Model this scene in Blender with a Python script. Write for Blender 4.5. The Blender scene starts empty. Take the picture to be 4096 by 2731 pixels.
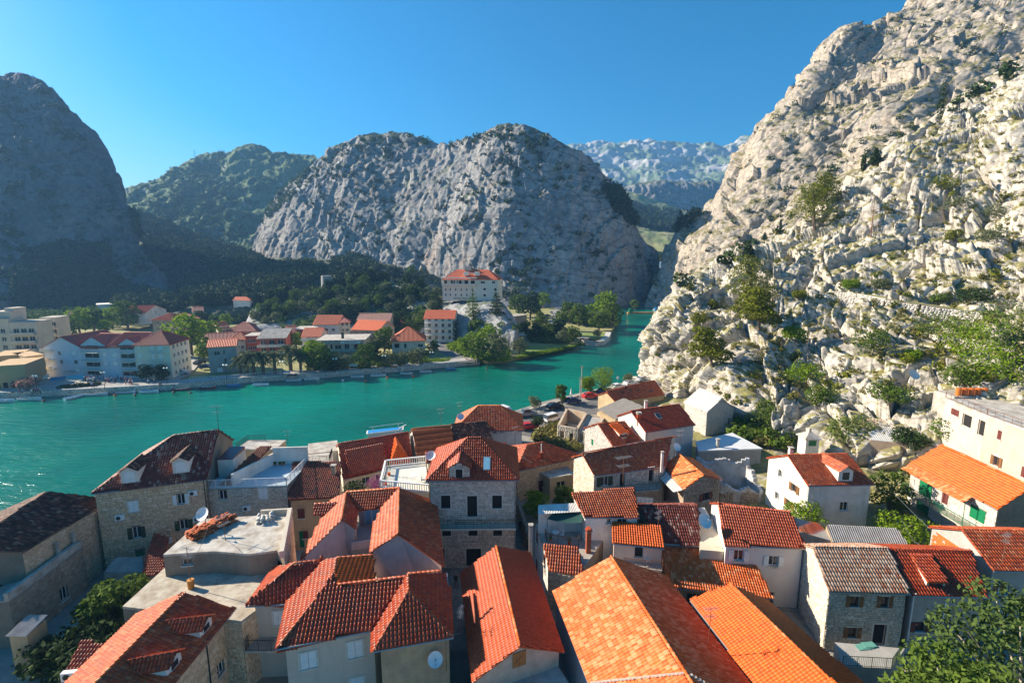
import bpy,math,random
import numpy as np
from mathutils import Vector,Matrix
R=math.radians
random.seed(7);RNG=np.random.default_rng(7)
SC=bpy.context.scene;COL=SC.collection
# ---------------------------------------------------------------- camera
CX,CY,FO,PIT,CAMZ=2048.,1365.5,1985.,R(9.5),40.
cam=bpy.data.objects.new('camera',bpy.data.cameras.new('camera'));COL.objects.link(cam)
cam.location=(0,0,CAMZ);cam.rotation_euler=(R(90) - PIT,0,0)
cam.data.sensor_width=36.;cam.data.lens=36.*FO/4096.
cam.data.clip_start=1.;cam.data.clip_end=20000.
SC.camera=cam
# ---------------------------------------------------------------- sun and sky
SUN_EL,SUN_AZ=R(27.),R(-72.)          # azimuth measured from the viewing direction,negative is left
sd=Vector((math.sin(SUN_AZ)*math.cos(SUN_EL),math.cos(SUN_AZ)*math.cos(SUN_EL),math.sin(SUN_EL)))
sun=bpy.data.objects.new('sun',bpy.data.lights.new('sun','SUN'));COL.objects.link(sun)
sun.data.energy=5.0;sun.data.angle=R(.5);sun.data.color=(1.,.88,.70)
sun.rotation_euler=(-sd).to_track_quat('-Z','Y').to_euler()
wd=bpy.data.worlds.new('World');SC.world=wd;wd.use_nodes=True
nt=wd.node_tree;nt.nodes.clear()
sky=nt.nodes.new('ShaderNodeTexSky');sky.sky_type='NISHITA';sky.sun_disc=False
sky.sun_elevation=SUN_EL;sky.sun_rotation=SUN_AZ
sky.altitude=50;sky.air_density=1.0;sky.dust_density=.9;sky.ozone_density=5.
hsv=nt.nodes.new('ShaderNodeHueSaturation');hsv.inputs['Saturation'].default_value=1.65;hsv.inputs['Hue'].default_value=.49
bg=nt.nodes.new('ShaderNodeBackground');bg.inputs[1].default_value=.064
wo=nt.nodes.new('ShaderNodeOutputWorld')
nt.links.new(sky.outputs[0],hsv.inputs['Color']);gm=nt.nodes.new('ShaderNodeGamma');gm.inputs[1].default_value=1.;nt.links.new(hsv.outputs[0],gm.inputs[0]);nt.links.new(gm.outputs[0],bg.inputs[0]);nt.links.new(bg.outputs[0],wo.inputs[0])
SC.view_settings.view_transform='Standard';SC.view_settings.look='None'
SC.view_settings.gamma=1;SC.view_settings.use_curve_mapping=False
SC.view_settings.exposure=1.36
SC.cycles.max_bounces=5;SC.cycles.diffuse_bounces=3;SC.cycles.glossy_bounces=2
SC.cycles.transmission_bounces=2;SC.cycles.transparent_max_bounces=6;SC.cycles.volume_bounces=0
# ---------------------------------------------------------------- geometry helpers
def ray(u,v):
 x=(u - CX)/FO;y=-(v - CY)/FO
 return Vector((x,math.cos(PIT)+y*math.sin(PIT),-math.sin(PIT)+y*math.cos(PIT)))
def px(u,v,z):                    # photograph point ->point of the place at height z
 d=ray(u,v);t=(z - CAMZ)/d.z
 return Vector((d.x*t,d.y*t,z))
def pt(u,v,t):                    # photograph point ->point at depth t
 return Vector((0,0,CAMZ))+ray(u,v)*t
V=Vector
UP=V((0,0,1))
class MB:
 def __init__(s):s.v=[];s.f=[];s.uv=None
 def face(s,*p):
  n=len(s.v);s.v += [tuple(q) for q in p];s.f.append(tuple(range(n,n+len(p))))
 def hexa(s,a,b):              # a,b:two quads (lists of 4),bottom ccw from above and top
  n=len(s.v);s.v += [tuple(q) for q in a]+[tuple(q) for q in b]
  s.f += [(n+3,n+2,n+1,n),(n+4,n+5,n+6,n+7)]+[(n+i,n+(i+1) % 4,n+4+(i+1) % 4,n+4+i) for i in range(4)]
 def box(s,c,x,y,z,hx,hy,hz):  # centre,axes,half sizes
  c=V(c);x=V(x)*hx;y=V(y)*hy;z=V(z)*hz
  q=[c - x - y,c+x - y,c+x+y,c - x+y]
  s.hexa([p - z for p in q],[p+z for p in q])
 def bx(s,x0,x1,y0,y1,z0,z1):
  s.hexa([V((x0,y0,z0)),V((x1,y0,z0)),V((x1,y1,z0)),V((x0,y1,z0))],[V((x0,y0,z1)),V((x1,y0,z1)),V((x1,y1,z1)),V((x0,y1,z1))])
 def tube(s,a,b,r0,r1=None,n=6,cap=True):
  a=V(a);b=V(b);r1=r0 if r1 is None else r1
  d=(b - a)
  if d.length<1e-6:return
  d.normalize();x=d.orthogonal().normalized();y=d.cross(x)
  k=len(s.v)
  for p,r in ((a,r0),(b,r1)):
   for i in range(n):
    w=2*math.pi*i/n;s.v.append(tuple(p+x*math.cos(w)*r+y*math.sin(w)*r))
  for i in range(n):s.f.append((k+i,k+(i+1) % n,k+n+(i+1) % n,k+n+i))
  if cap:s.f += [tuple(range(k+n - 1,k - 1,-1)),tuple(range(k+n,k+2*n))]
 def path(s,pts,r,n=5):
  for a,b in zip(pts[:-1],pts[1:]):s.tube(a,b,r,r,n)
 def prism(s,poly,z0,z1):     # vertical prism,poly ccw
  n=len(poly);k=len(s.v)
  s.v += [(p[0],p[1],z0) for p in poly]+[(p[0],p[1],z1) for p in poly]
  s.f += [tuple(range(k+n - 1,k - 1,-1)),tuple(range(k+n,k+2*n))]+[(k+i,k+(i+1) % n,k+n+(i+1) % n,k+n+i) for i in range(n)]
 def dome(s,c,r,n=10,m=5,squash=1.,axis=None):
  k=len(s.v);c=V(c)
  for j in range(m+1):
   a=math.pi*j/m
   for i in range(n):
    w=2*math.pi*i/n
    s.v.append((c.x+r*math.sin(a)*math.cos(w),c.y+r*math.sin(a)*math.sin(w),c.z+r*squash*math.cos(a)))
  for j in range(m):
   for i in range(n):s.f.append((k+j*n+i,k+(j+1)*n+i,k+(j+1)*n+(i+1) % n,k+j*n+(i+1) % n))
 def mesh(s,name):
  me=bpy.data.meshes.new(name);me.from_pydata(s.v,[],s.f);return me
 def build(s,name,m,parent=None,**k):
  if not s.f:return None
  me=s.mesh(name)
  return obj(name,me,m,parent,**k)
def obj(name,me,m=None,parent=None,mw=None,label=None,cat=None,group=None,kind=None,smooth=False):
 o=bpy.data.objects.new(name,me);COL.objects.link(o)
 if m is not None and len(me.materials)==0:me.materials.append(m)
 if parent is not None:o.parent=parent
 w=mw if mw is not None else Matrix()
 if parent is not None:o.matrix_local=PW[parent.name].inverted() @ w
 else:o.matrix_local=w
 PW[o.name]=w.copy()
 tag(o,label,cat,group,kind)
 if smooth:me.shade_smooth()
 return o
PW={}
def tag(o,label=None,cat=None,group=None,kind=None):
 if label:o['label']=label
 if cat:o['category']=cat
 if group:o['group']=group
 if kind:o['kind']=kind
 return o
def thing(name,label,cat,loc,rz=0,group=None):
 o=bpy.data.objects.new(name,None);COL.objects.link(o);o.empty_display_size=.3
 m=Matrix.Translation(V(loc)) @ Matrix.Rotation(rz,4,'Z')
 o.matrix_local=m;PW[o.name]=m
 return tag(o,label,cat,group)
KIDS={}
def copy_thing(o,loc,rz=0,s=1.,label=None,group=None,parent=None):
 c=o.copy();COL.objects.link(c)
 if parent is None:
  if not isinstance(s,(tuple,list)):s=(s,s,s)
  c.matrix_local=Matrix.Translation(V(loc)) @ Matrix.Rotation(rz,4,'Z') @ Matrix.Diagonal((s[0],s[1],s[2],1))
  if label:c['label']=label
  if group:c['group']=group
 else:c.parent=parent
 if o.name not in KIDS:KIDS[o.name]=list(o.children)
 for k in KIDS[o.name]:copy_thing(k,None,parent=c)
 return c
# ---------------------------------------------------------------- numpy noise
def _h(i,j,k,s):
 i=i.astype(np.int64).astype(np.uint64);j=j.astype(np.int64).astype(np.uint64);k=k.astype(np.int64).astype(np.uint64)
 with np.errstate(over='ignore'):
  n=(i*np.uint64(0x9E3779B97F4A7C15)) ^ (j*np.uint64(0xC2B2AE3D27D4EB4F)) ^ (k*np.uint64(0x165667B19E3779F9)) ^ np.uint64(s*2654435761+12345)
  n ^= n >>np.uint64(29);n=n*np.uint64(0xBF58476D1CE4E5B9);n ^= n >>np.uint64(32);n=n*np.uint64(0x94D049BB133111EB);n ^= n >>np.uint64(31)
 return (n >>np.uint64(40)).astype(np.float64)/float(1 <<24)
def vnoise(P,s=0):                 # value noise,-1..1
 f=np.floor(P);q=P - f;q=q*q*(3 - 2*q);r=0
 for a in (0,1):
  for b in (0,1):
   for c in (0,1):
    w=(q[:,0] if a else 1 - q[:,0])*(q[:,1] if b else 1 - q[:,1])*(q[:,2] if c else 1 - q[:,2])
    r=r+w*_h(f[:,0]+a,f[:,1]+b,f[:,2]+c,s)
 return r*2 - 1
def fbm(P,o=4,s=0):
 r=0;a=1.;t=0
 for i in range(o):r=r+a*vnoise(P*2**i+i*17.3,s+i);t += a;a *= .5
 return r/t
def ridged(P,o=4,s=0):
 r=0;a=1.;t=0
 for i in range(o):r=r+a*(1 - 2*np.abs(vnoise(P*2**i+i*11.7,s+i)));t += a;a *= .5
 return r/t
def facets(P,s=0,tilt=1.,off=1.):        # cellular blocks:every cell is a plane of its own tilt;returns height and edge distance
 f=np.floor(P);best=np.full(len(P),9.);sec=np.full(len(P),9.);hgt=np.zeros(len(P))
 for a in (-1,0,1):
  for b in (-1,0,1):
   for c in (-1,0,1):
    i,j,k=f[:,0]+a,f[:,1]+b,f[:,2]+c
    dx=P[:,0] - i - _h(i,j,k,s);dy=P[:,1] - j - _h(i,j,k,s+1);dz=P[:,2] - k - _h(i,j,k,s+2)
    d=dx*dx+dy*dy+dz*dz
    h=.5+off*(_h(i,j,k,s+3) - .5)+tilt*(dx*(_h(i,j,k,s+4) - .5)+dy*(_h(i,j,k,s+5) - .5)+dz*(_h(i,j,k,s+6) - .5))
    m=d<best
    sec=np.where(m,best,np.minimum(sec,d));hgt=np.where(m,h,hgt);best=np.where(m,d,best)
 return hgt,np.sqrt(sec) - np.sqrt(best)
def np_mesh(name,verts,quads,attrs=None):
 me=bpy.data.meshes.new(name);verts=np.asarray(verts,np.float32);quads=np.asarray(quads,np.int32)
 n=quads.shape[1]
 me.vertices.add(len(verts));me.vertices.foreach_set('co',verts.ravel())
 me.loops.add(quads.size);me.loops.foreach_set('vertex_index',quads.ravel())
 me.polygons.add(len(quads));me.polygons.foreach_set('loop_start',np.arange(0,quads.size,n,dtype=np.int32))
 try:me.polygons.foreach_set('loop_total',np.full(len(quads),n,np.int32))
 except Exception:pass
 me.update(calc_edges=True)
 for k,a in (attrs or {}).items():
  at=me.attributes.new(k,'FLOAT','POINT');at.data.foreach_set('value',np.asarray(a,np.float32))
 return me
# ---------------------------------------------------------------- materials
def mat(name):
 m=bpy.data.materials.new(name);m.use_nodes=True;n=m.node_tree;b=n.nodes['Principled BSDF']
 return m,n,b
def N(nt,t,**k):
 n=nt.nodes.new(t)
 for a,v in k.items():
  if a.startswith('i_'):
   key=a[2:];n.inputs[int(key) if key.isdigit() else key].default_value=v
  else:setattr(n,a,v)
 return n
def L(nt,a,b):nt.links.new(a,b)
def ramp(nt,fac,stops):
 r=nt.nodes.new('ShaderNodeValToRGB');e=r.color_ramp.elements
 while len(e)<len(stops):e.new(.5)
 for x,(p,c) in zip(e,stops):
  x.position=p;x.color=(c[0],c[1],c[2],1)
 nt.links.new(fac,r.inputs[0]);return r.outputs[0]
def mixc(nt,f,a,b,mode='MIX'):
 m=nt.nodes.new('ShaderNodeMix');m.data_type='RGBA';m.blend_type=mode
 for s,x in ((m.inputs[0],f),(m.inputs[6],a),(m.inputs[7],b)):
  if hasattr(x,'links'):nt.links.new(x,s)
  elif isinstance(x,(int,float)):s.default_value=x
  else:s.default_value=(x[0],x[1],x[2],1)
 return m.outputs[2]
def math_(nt,op,a,b=None,clamp=False):
 m=nt.nodes.new('ShaderNodeMath');m.operation=op;m.use_clamp=clamp
 for s,x in ((m.inputs[0],a),(m.inputs[1],b)):
  if x is None:continue
  if hasattr(x,'links'):nt.links.new(x,s)
  else:s.default_value=x
 return m.outputs[0]
def tex(nt,kind,scale,co='Object',vec=None,**k):
 if vec is None:
  if co=='World':g=nt.nodes.new('ShaderNodeNewGeometry');vec=g.outputs['Position']
  else:g=nt.nodes.new('ShaderNodeTexCoord');vec=g.outputs[co]
 t=nt.nodes.new('ShaderNodeTex'+kind);nt.links.new(vec,t.inputs['Vector']);t.inputs['Scale'].default_value=scale
 for a,v in k.items():t.inputs[a].default_value=v
 return t.outputs[0]
def bump(nt,b,h,s=.3,d=.05):
 n=nt.nodes.new('ShaderNodeBump');n.inputs['Strength'].default_value=s;n.inputs['Distance'].default_value=d
 nt.links.new(h,n.inputs['Height']);nt.links.new(n.outputs[0],b.inputs['Normal'])
MATS={}
def plain(name,c,rough=.6,metal=0.,spec=.5):
 if name in MATS:return MATS[name]
 m,n,b=mat(name);b.inputs['Roughness'].default_value=rough;b.inputs['Metallic'].default_value=metal
 f=tex(n,'Noise',3.,'World',Detail=3.)
 L(n,mixc(n,f,[x*.8 for x in c],[min(1,x*1.2) for x in c]),b.inputs['Base Color']);MATS[name]=m
 return m
def plaster(name,c,stain=(.25,.2,.15),amt=.5,scale=.5):
 if name in MATS:return MATS[name]
 m,n,b=mat(name);b.inputs['Roughness'].default_value=.9
 f=tex(n,'Noise',scale,'World',Detail=6.,Roughness=.65);g=tex(n,'Noise',9.,'World',Detail=4.)
 mp=N(n,'ShaderNodeMapping');gg=N(n,'ShaderNodeNewGeometry');L(n,gg.outputs['Position'],mp.inputs[0]);mp.inputs['Scale'].default_value=(2.2,2.2,.25)
 st=tex(n,'Noise',1.,vec=mp.outputs[0],Detail=5.)
 a=ramp(n,f,[(.42,(0,0,0)),(.72,(1,1,1))]);s2=ramp(n,st,[(.5,(0,0,0)),(.75,(1,1,1))])
 c1=mixc(n,math_(n,'MULTIPLY',a,amt),c,stain);c2=mixc(n,math_(n,'MULTIPLY',s2,amt*.6),c1,[x*.6 for x in c])
 c3=mixc(n,.12,c2,mixc(n,g,(0,0,0),(1,1,1)),'OVERLAY')
 L(n,c3,b.inputs['Base Color']);bump(n,b,g,.25,.02);MATS[name]=m
 return m
def piece_rand(n):                  # one random number per loose piece and per object
 g=N(n,'ShaderNodeNewGeometry');o=N(n,'ShaderNodeObjectInfo')
 return math_(n,'FRACT',math_(n,'ADD',g.outputs['Random Per Island'],o.outputs['Random']))
def tilemat(name,cols,rough=.5,old=.3,oldc=(.08,.07,.06),spec=.28):
 if name in MATS:return MATS[name]
 m,n,b=mat(name);b.inputs['Roughness'].default_value=rough;b.inputs['Specular IOR Level'].default_value=spec
 r=piece_rand(n);k=len(cols)
 c=ramp(n,r,[(i/max(1,k - 1),x) for i,x in enumerate(cols)])
 f=tex(n,'Noise',.9,'World',Detail=6.,Roughness=.7);a=ramp(n,f,[(.45,(0,0,0)),(.75,(1,1,1))])
 c=mixc(n,math_(n,'MULTIPLY',a,old),c,oldc)
 g=tex(n,'Noise',14.,'World',Detail=3.);c=mixc(n,.18,c,mixc(n,g,(.1,.1,.1),(.9,.9,.9)),'OVERLAY');c=mixc(n,1.,c,(.98,.86,.8),'MULTIPLY')
 L(n,c,b.inputs['Base Color']);MATS[name]=m;return m
def stonemat(name,cols,stain=.25):
 if name in MATS:return MATS[name]
 m,n,b=mat(name);b.inputs['Roughness'].default_value=.92
 r=piece_rand(n);k=len(cols)
 c=ramp(n,r,[(i/max(1,k - 1),x) for i,x in enumerate(cols)])
 f=tex(n,'Noise',.6,'World',Detail=6.,Roughness=.7);a=ramp(n,f,[(.45,(0,0,0)),(.75,(1,1,1))])
 c=mixc(n,math_(n,'MULTIPLY',a,stain),c,[x*.45 for x in cols[0]])
 g=tex(n,'Noise',10.,'World',Detail=5.);c=mixc(n,.4,c,mixc(n,g,(.15,.15,.15),(.85,.85,.85)),'OVERLAY')
 L(n,c,b.inputs['Base Color']);bump(n,b,g,.4,.03);MATS[name]=m;return m
def glassmat():
 m,n,b=mat('window glass');b.inputs['Roughness'].default_value=.06;b.inputs['Base Color'].default_value=(.02,.028,.035,1)
 return m
def tilecloth(name,c,c2,scale=2.9):  # far roofs:rows too far to tell apart
 if name in MATS:return MATS[name]
 m,n,b=mat(name);b.inputs['Roughness'].default_value=.65
 f=tex(n,'Noise',.7,'World',Detail=6.);g=tex(n,'Noise',5.,'World',Detail=4.)
 c_=mixc(n,f,c,c2);c_=mixc(n,.35,c_,mixc(n,g,(.1,.1,.1),(.9,.9,.9)),'OVERLAY')
 L(n,c_,b.inputs['Base Color']);MATS[name]=m;return m
GLASS=glassmat()
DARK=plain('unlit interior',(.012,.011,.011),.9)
WHITE=plain('white paint',(.78,.77,.74),.5)
METAL=plain('galvanised metal',(.32,.33,.34),.4,.6)
RUST=plain('rusty metal',(.16,.07,.04),.8)
IRON=plain('dark iron',(.03,.035,.035),.5)
GREENP=plain('green paint',(.0,.16,.06),.5)
GREEND=plain('dark green paint',(.02,.05,.02),.5)
BROWNP=plain('brown shutter wood',(.20,.09,.03),.6)
REDP=plain('dark red shutter paint',(.13,.03,.025),.6)
WOOD=plain('weathered wood',(.35,.15,.04),.7)
LIME=plain('pale limestone frame',(.62,.57,.48),.8)
CONC=plaster('weathered concrete',(.46,.42,.36),(.17,.14,.11),.7,.8)
ROOFC=plaster('bleached concrete roof',(.54,.50,.44),(.22,.16,.10),1.,.7)
GREYC=plaster('grey render',(.40,.38,.35),(.2,.18,.15),.5,.6)
WPL=plaster('white render',(.80,.74,.66),(.42,.33,.24),.6,.5)
CREAM=plaster('cream render',(.70,.62,.48),(.4,.3,.2),.6,.4)
PINK=plaster('faded pink render',(.66,.47,.43),(.36,.25,.22),.6,.5)
SALM=plaster('salmon render',(.62,.42,.33),(.36,.25,.2),.4,.5)
OCHRE=plaster('ochre render',(.52,.38,.22),(.24,.17,.1),.7,.5)
MORTAR=plaster('stone wall mortar',(.24,.20,.15),(.10,.08,.06),.6,.6)
ST_W=stonemat('warm stone blocks',[(.60,.38,.22),(.78,.53,.33),(.66,.43,.26),(.84,.62,.42)])
ST_P=stonemat('pale stone blocks',[(.56,.48,.37),(.68,.60,.48),(.46,.39,.30),(.76,.68,.56)],.3)
ST_H=stonemat('dressed pinkish stone blocks',[(.58,.48,.38),(.68,.58,.47),(.48,.38,.30),(.76,.67,.57),(.60,.50,.40)],.35)
ST_D=stonemat('dark rubble stones',[(.28,.20,.14),(.44,.33,.24),(.36,.26,.18),(.50,.40,.30)],.4)
ST_L=stonemat('light rubble stones',[(.50,.47,.42),(.60,.57,.52),(.44,.40,.36)],.3)
T_RED=tilemat('deep red clay tiles',[(.36,.055,.018),(.44,.085,.026),(.30,.042,.015),(.40,.07,.02),(.38,.10,.045),(.33,.05,.018),(.24,.06,.035),(.42,.075,.024)],.36,.12,(.12,.03,.02))
T_BRK=tilemat('brick red clay tiles',[(.42,.08,.022),(.52,.115,.03),(.36,.06,.018),(.48,.12,.04),(.50,.19,.09),(.40,.07,.02),(.26,.075,.04),(.46,.10,.03)],.5,.3,(.12,.06,.04))
T_ORG=tilemat('bright orange clay tiles',[(.64,.115,.008),(.74,.15,.012),(.56,.095,.008),(.68,.14,.016)],.5,.05,(.3,.08,.03))
T_MIX=tilemat('mottled orange tiles with pale edges',[(.62,.13,.02),(.70,.20,.06),(.55,.10,.014),(.66,.16,.025),(.76,.34,.16),(.62,.13,.018)],.6,.12,(.34,.10,.04))
T_OLD=tilemat('weathered old clay tiles',[(.045,.024,.02),(.09,.04,.03),(.03,.02,.018),(.13,.045,.03),(.05,.03,.025),(.26,.10,.06),(.07,.035,.03),(.34,.24,.18)],.7,.5,(.04,.035,.03))
T_DRK=tilemat('lichened maroon tiles',[(.17,.035,.022),(.21,.045,.03),(.13,.028,.02),(.25,.06,.04),(.16,.035,.025),(.48,.32,.26)],.55,.45,(.09,.06,.05))
T_PAL=tilemat('lichen-pale half round tiles',[(.44,.33,.24),(.55,.45,.36),(.38,.20,.12),(.50,.40,.31),(.36,.13,.06)],.7,.35,(.2,.17,.13))
T_FAR=tilecloth('far orange roof tiles',(.55,.085,.02),(.66,.14,.035))
T_FRD=tilecloth('far red roof tiles',(.36,.06,.035),(.46,.10,.05))
T_FOL=tilecloth('far brown roof tiles',(.20,.10,.07),(.36,.17,.12))
MORT=plain('pale ridge mortar',(.55,.45,.36),.9)
def corr(name,c,c2):return plaster(name,c,c2,.6,.9)
ASB=corr('grey corrugated sheet',(.42,.39,.36),(.2,.18,.16));CWH=corr('pale corrugated sheet',(.66,.64,.6),(.4,.36,.3))
CRU=corr('rust brown corrugated sheet',(.33,.12,.05),(.2,.08,.04))
# ---------------------------------------------------------------- laid pieces (tiles,stones):300 nearest as parts,the rest joined
def tile_template(prof='roman',w=.25,l=.40,lift=.035):
 if prof=='roman':P=[(-.125,.0),(-.09,.045),(-.045,.06),(0,.045),(.03,.006),(.125,0)]
 elif prof=='barrel':P=[(-.125,-.01),(-.085,.05),(-.03,.075),(.03,.05),(.06,-.01),(.125,-.01)]
 else:P=[(-.125,.012),(-.075,.028),(-.03,.012),(.03,.012),(.075,.028),(.125,.012)]
 P=[(x*w/.25*1.02,z) for x,z in P]
 v=[(x,-l/2 - .03,z+lift) for x,z in P]+[(x,l/2+.01,z+.004) for x,z in P]+[(x,-l/2 - .03,z+lift - .04) for x,z in P]
 n=len(P)
 f=[(i,i+1,n+i+1,n+i) for i in range(n - 1)]+[(2*n+i,2*n+i+1,i+1,i) for i in range(n - 1)]
 return np.array(v),np.array(f)
def stone_template(k):
 r=random.Random(k);b=.10
 o=[(-.5,-.5),(.5,-.5),(.5,.5),(-.5,.5)]
 v=[(x+r.uniform(-.03,.03),y+r.uniform(-.04,.04),0) for x,y in o]+[(x*(1 - 2*b)+r.uniform(-.05,.05),y*(1 - 2.6*b)+r.uniform(-.06,.06),1+r.uniform(-.2,.3)) for x,y in o]
 return np.array(v),np.array([(4,5,6,7),(0,1,5,4),(1,2,6,5),(2,3,7,6),(3,0,4,7)])
def ridge_template():
 v=[];n=5
 for y,r,lf in ((-.22,.125,.03),(.22,.10,0.)):
  for i in range(n):a=math.pi*i/(n - 1);v.append((r*math.cos(a),y,r*.8*math.sin(a)+lf - .02))
 v += [(r_[0]*.85,-.22,r_[2] - .035) for r_ in v[:n]]
 f=[(i,i+1,n+i+1,n+i) for i in range(n - 1)]+[(2*n+i,2*n+i+1,i+1,i)[::1] for i in range(n - 1)]
 return np.array(v),np.array(f)
TPL={'roman':tile_template('roman'),'barrel':tile_template('barrel',lift=.05),'flat':tile_template('flat'),'ridge':ridge_template()}
for k in range(4):TPL['stone%d' % k]=stone_template(k)
TPL['slab']=(np.array([(-.5,-.5,0),(.5,-.5,0),(.5,.5,0),(-.5,.5,0),(-.46,-.47,1),(.47,-.46,1),(.46,.46,1),(-.47,.47,1)]),np.array([(4,5,6,7),(0,1,5,4),(1,2,6,5),(2,3,7,6),(3,0,4,7)]))
TMESH={}
CAMP=np.array([0,0,CAMZ])
def pieces(name,tpls,mats,m,parent,singles=300,size=.25,minpx=10.,rest=None):
 """mats: (n,4,4). The largest-looking ones become parts, all others one joined part."""
 mats=np.asarray(mats)
 if not len(mats):return
 d=np.linalg.norm(mats[:,:3,3] - CAMP,axis=1);order=np.argsort(d)
 k=0
 if singles:k=int(min(singles,np.sum(size*FO/d>=minpx)))
 pw=PW[parent.name].inverted() if parent is not None else Matrix()
 for i in order[:k]:
  t=tpls[i % len(tpls)];key=(t,m.name)
  if key not in TMESH:
   v,f=TPL[t];me=np_mesh(name,v,f);me.materials.append(m);TMESH[key]=me
  o=bpy.data.objects.new(name,TMESH[key]);COL.objects.link(o);o.parent=parent
  o.matrix_local=pw @ Matrix(mats[i].tolist())
 vs=[];fs=[];n=0;rest_i=order[k:]
 for q,t in enumerate(tpls):
  idx=rest_i[rest_i % len(tpls)==q]
  if not len(idx):continue
  v,f=TPL[t];A=mats[idx]
  vv=np.einsum('nij,kj->nki',A[:,:3,:3],v)+A[:,None,:3,3]
  ff=f[None]+(np.arange(len(idx))*len(v))[:,None,None]+n
  vs.append(vv.reshape(-1,3));fs.append(ff.reshape(-1,f.shape[1]));n += len(idx)*len(v)
 if vs:
  me=np_mesh(rest or name+'s',np.concatenate(vs),np.concatenate(fs))
  return obj(rest or name+'s',me,m,parent,kind='stuff')
def inpoly(P,poly):
 r=np.zeros(len(P),bool);n=len(poly)
 for i in range(n):
  x1,y1=poly[i];x2,y2=poly[(i+1) % n]
  if y1==y2:continue
  c=((y1>P[:,1]) != (y2>P[:,1])) & (P[:,0]<(x2 - x1)*(P[:,1] - y1)/(y2 - y1)+x1);r ^= c
 return r
def frame(poly):
 n=V((0,0,0))
 for i in range(len(poly)):n += poly[i].cross(poly[(i+1) % len(poly)])
 n.normalize()
 if n.z<0:n=-n
 c=UP.cross(n)
 if c.length<1e-4:c=V((1,0,0))
 c.normalize();u=n.cross(c).normalized()      # c along the courses,u up the slope
 return c,u,n
def tile_mats(poly,tw=.25,tl=.36,jit=0.,seed=0,holes=()):
 c,u,n=frame(poly);o=poly[0]
 P2=[((p - o).dot(c),(p - o).dot(u)) for p in poly]
 x0=min(p[0] for p in P2);x1=max(p[0] for p in P2);y0=min(p[1] for p in P2);y1=max(p[1] for p in P2)
 nx=int((x1 - x0)/tw)+1;ny=int((y1 - y0)/tl)+1
 gx,gy=np.meshgrid(x0+(np.arange(nx)+.5)*tw,y0+(np.arange(ny)+.5)*tl);G=np.stack([gx.ravel(),gy.ravel()],1)
 G=G[inpoly(G,P2)]
 for h in holes:
  H2=[((p - o).dot(c),(p - o).dot(u)) for p in h];G=G[~inpoly(G,H2)]
 k=len(G);rg=np.random.default_rng(seed+k)
 A=np.zeros((k,4,4));A[:,3,3]=1;ja=rg.normal(0,jit,k);C=np.array(c);U=np.array(u);NN=np.array(n)
 A[:,:3,0]=C*np.cos(ja)[:,None]+U*np.sin(ja)[:,None];A[:,:3,1]=U*np.cos(ja)[:,None] - C*np.sin(ja)[:,None];A[:,:3,2]=NN
 A[:,:3,0] *= tw/.25;A[:,:3,1] *= tl/.40
 A[:,:3,3]=np.array(o)+G[:,:1]*C+G[:,1:]*U+NN*(.03+np.abs(rg.normal(0,jit*.5,k)))[:,None]
 return A
def line_mats(a,b,step=.40,up=None,s=1.,off=.05):
 d=b - a;n=max(1,int(d.length/step));y=d.normalized();x=y.cross(UP).normalized();z=x.cross(y)
 if z.z<0:z=-z;x=-x
 A=np.zeros((n,4,4));A[:,3,3]=1
 for i in range(n):
  A[i,:3,0]=np.array(x)*s;A[i,:3,1]=np.array(y)*(d.length/n)/.40;A[i,:3,2]=np.array(z)*s;A[i,:3,3]=np.array(a+d*((i+.5)/n)+V((0,0,off)))
 return A
def roof(parent,polys,m,style='roman',ridges=(),tw=.25,tl=.36,jit=0.,th=.12,holes=(),singles=300,rm=None,under=None,name='roof',lab=None,rs=1.):
 """polys: planar slopes (lists of Vectors). Solid deck under laid tiles, ridge tiles along ridges."""
 mb=MB();flat=[]
 for p in polys:           # every slope exactly planar
  c,u,n=frame(p);g=sum(p,V((0,0,0)))/len(p);flat.append([V((x.x,x.y,g.z - ((x.x - g.x)*n.x+(x.y - g.y)*n.y)/n.z)) for x in p])
 polys=flat
 for p in polys:
  c,u,n=frame(p)
  q=p if (p[1] - p[0]).cross(p[2] - p[1]).dot(n)>0 else p[::-1]
  k=len(mb.v);N_=len(q)
  mb.v += [tuple(x) for x in q]+[tuple(x - V((0,0,th))) for x in q]
  mb.f += [tuple(range(k,k+N_)),tuple(range(k+2*N_ - 1,k+N_ - 1,-1))]+[(k+i,k+N_+i,k+N_+(i+1) % N_,k+(i+1) % N_) for i in range(N_)]
 r=mb.build(name,under or m,parent,label=lab)
 if style in ('roman','barrel','flat'):
  A=np.concatenate([tile_mats(p,tw,tl,jit,i,holes) for i,p in enumerate(polys)])
  pieces('tile',[style],A,m,r,singles,tw)
 if ridges:
  A=np.concatenate([line_mats(a,b,.40,s=rs) for a,b in ridges])
  pieces('ridge_tile',['ridge'],A,rm or m,r,120,.4,rest='ridge_tiles')
 return r
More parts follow.
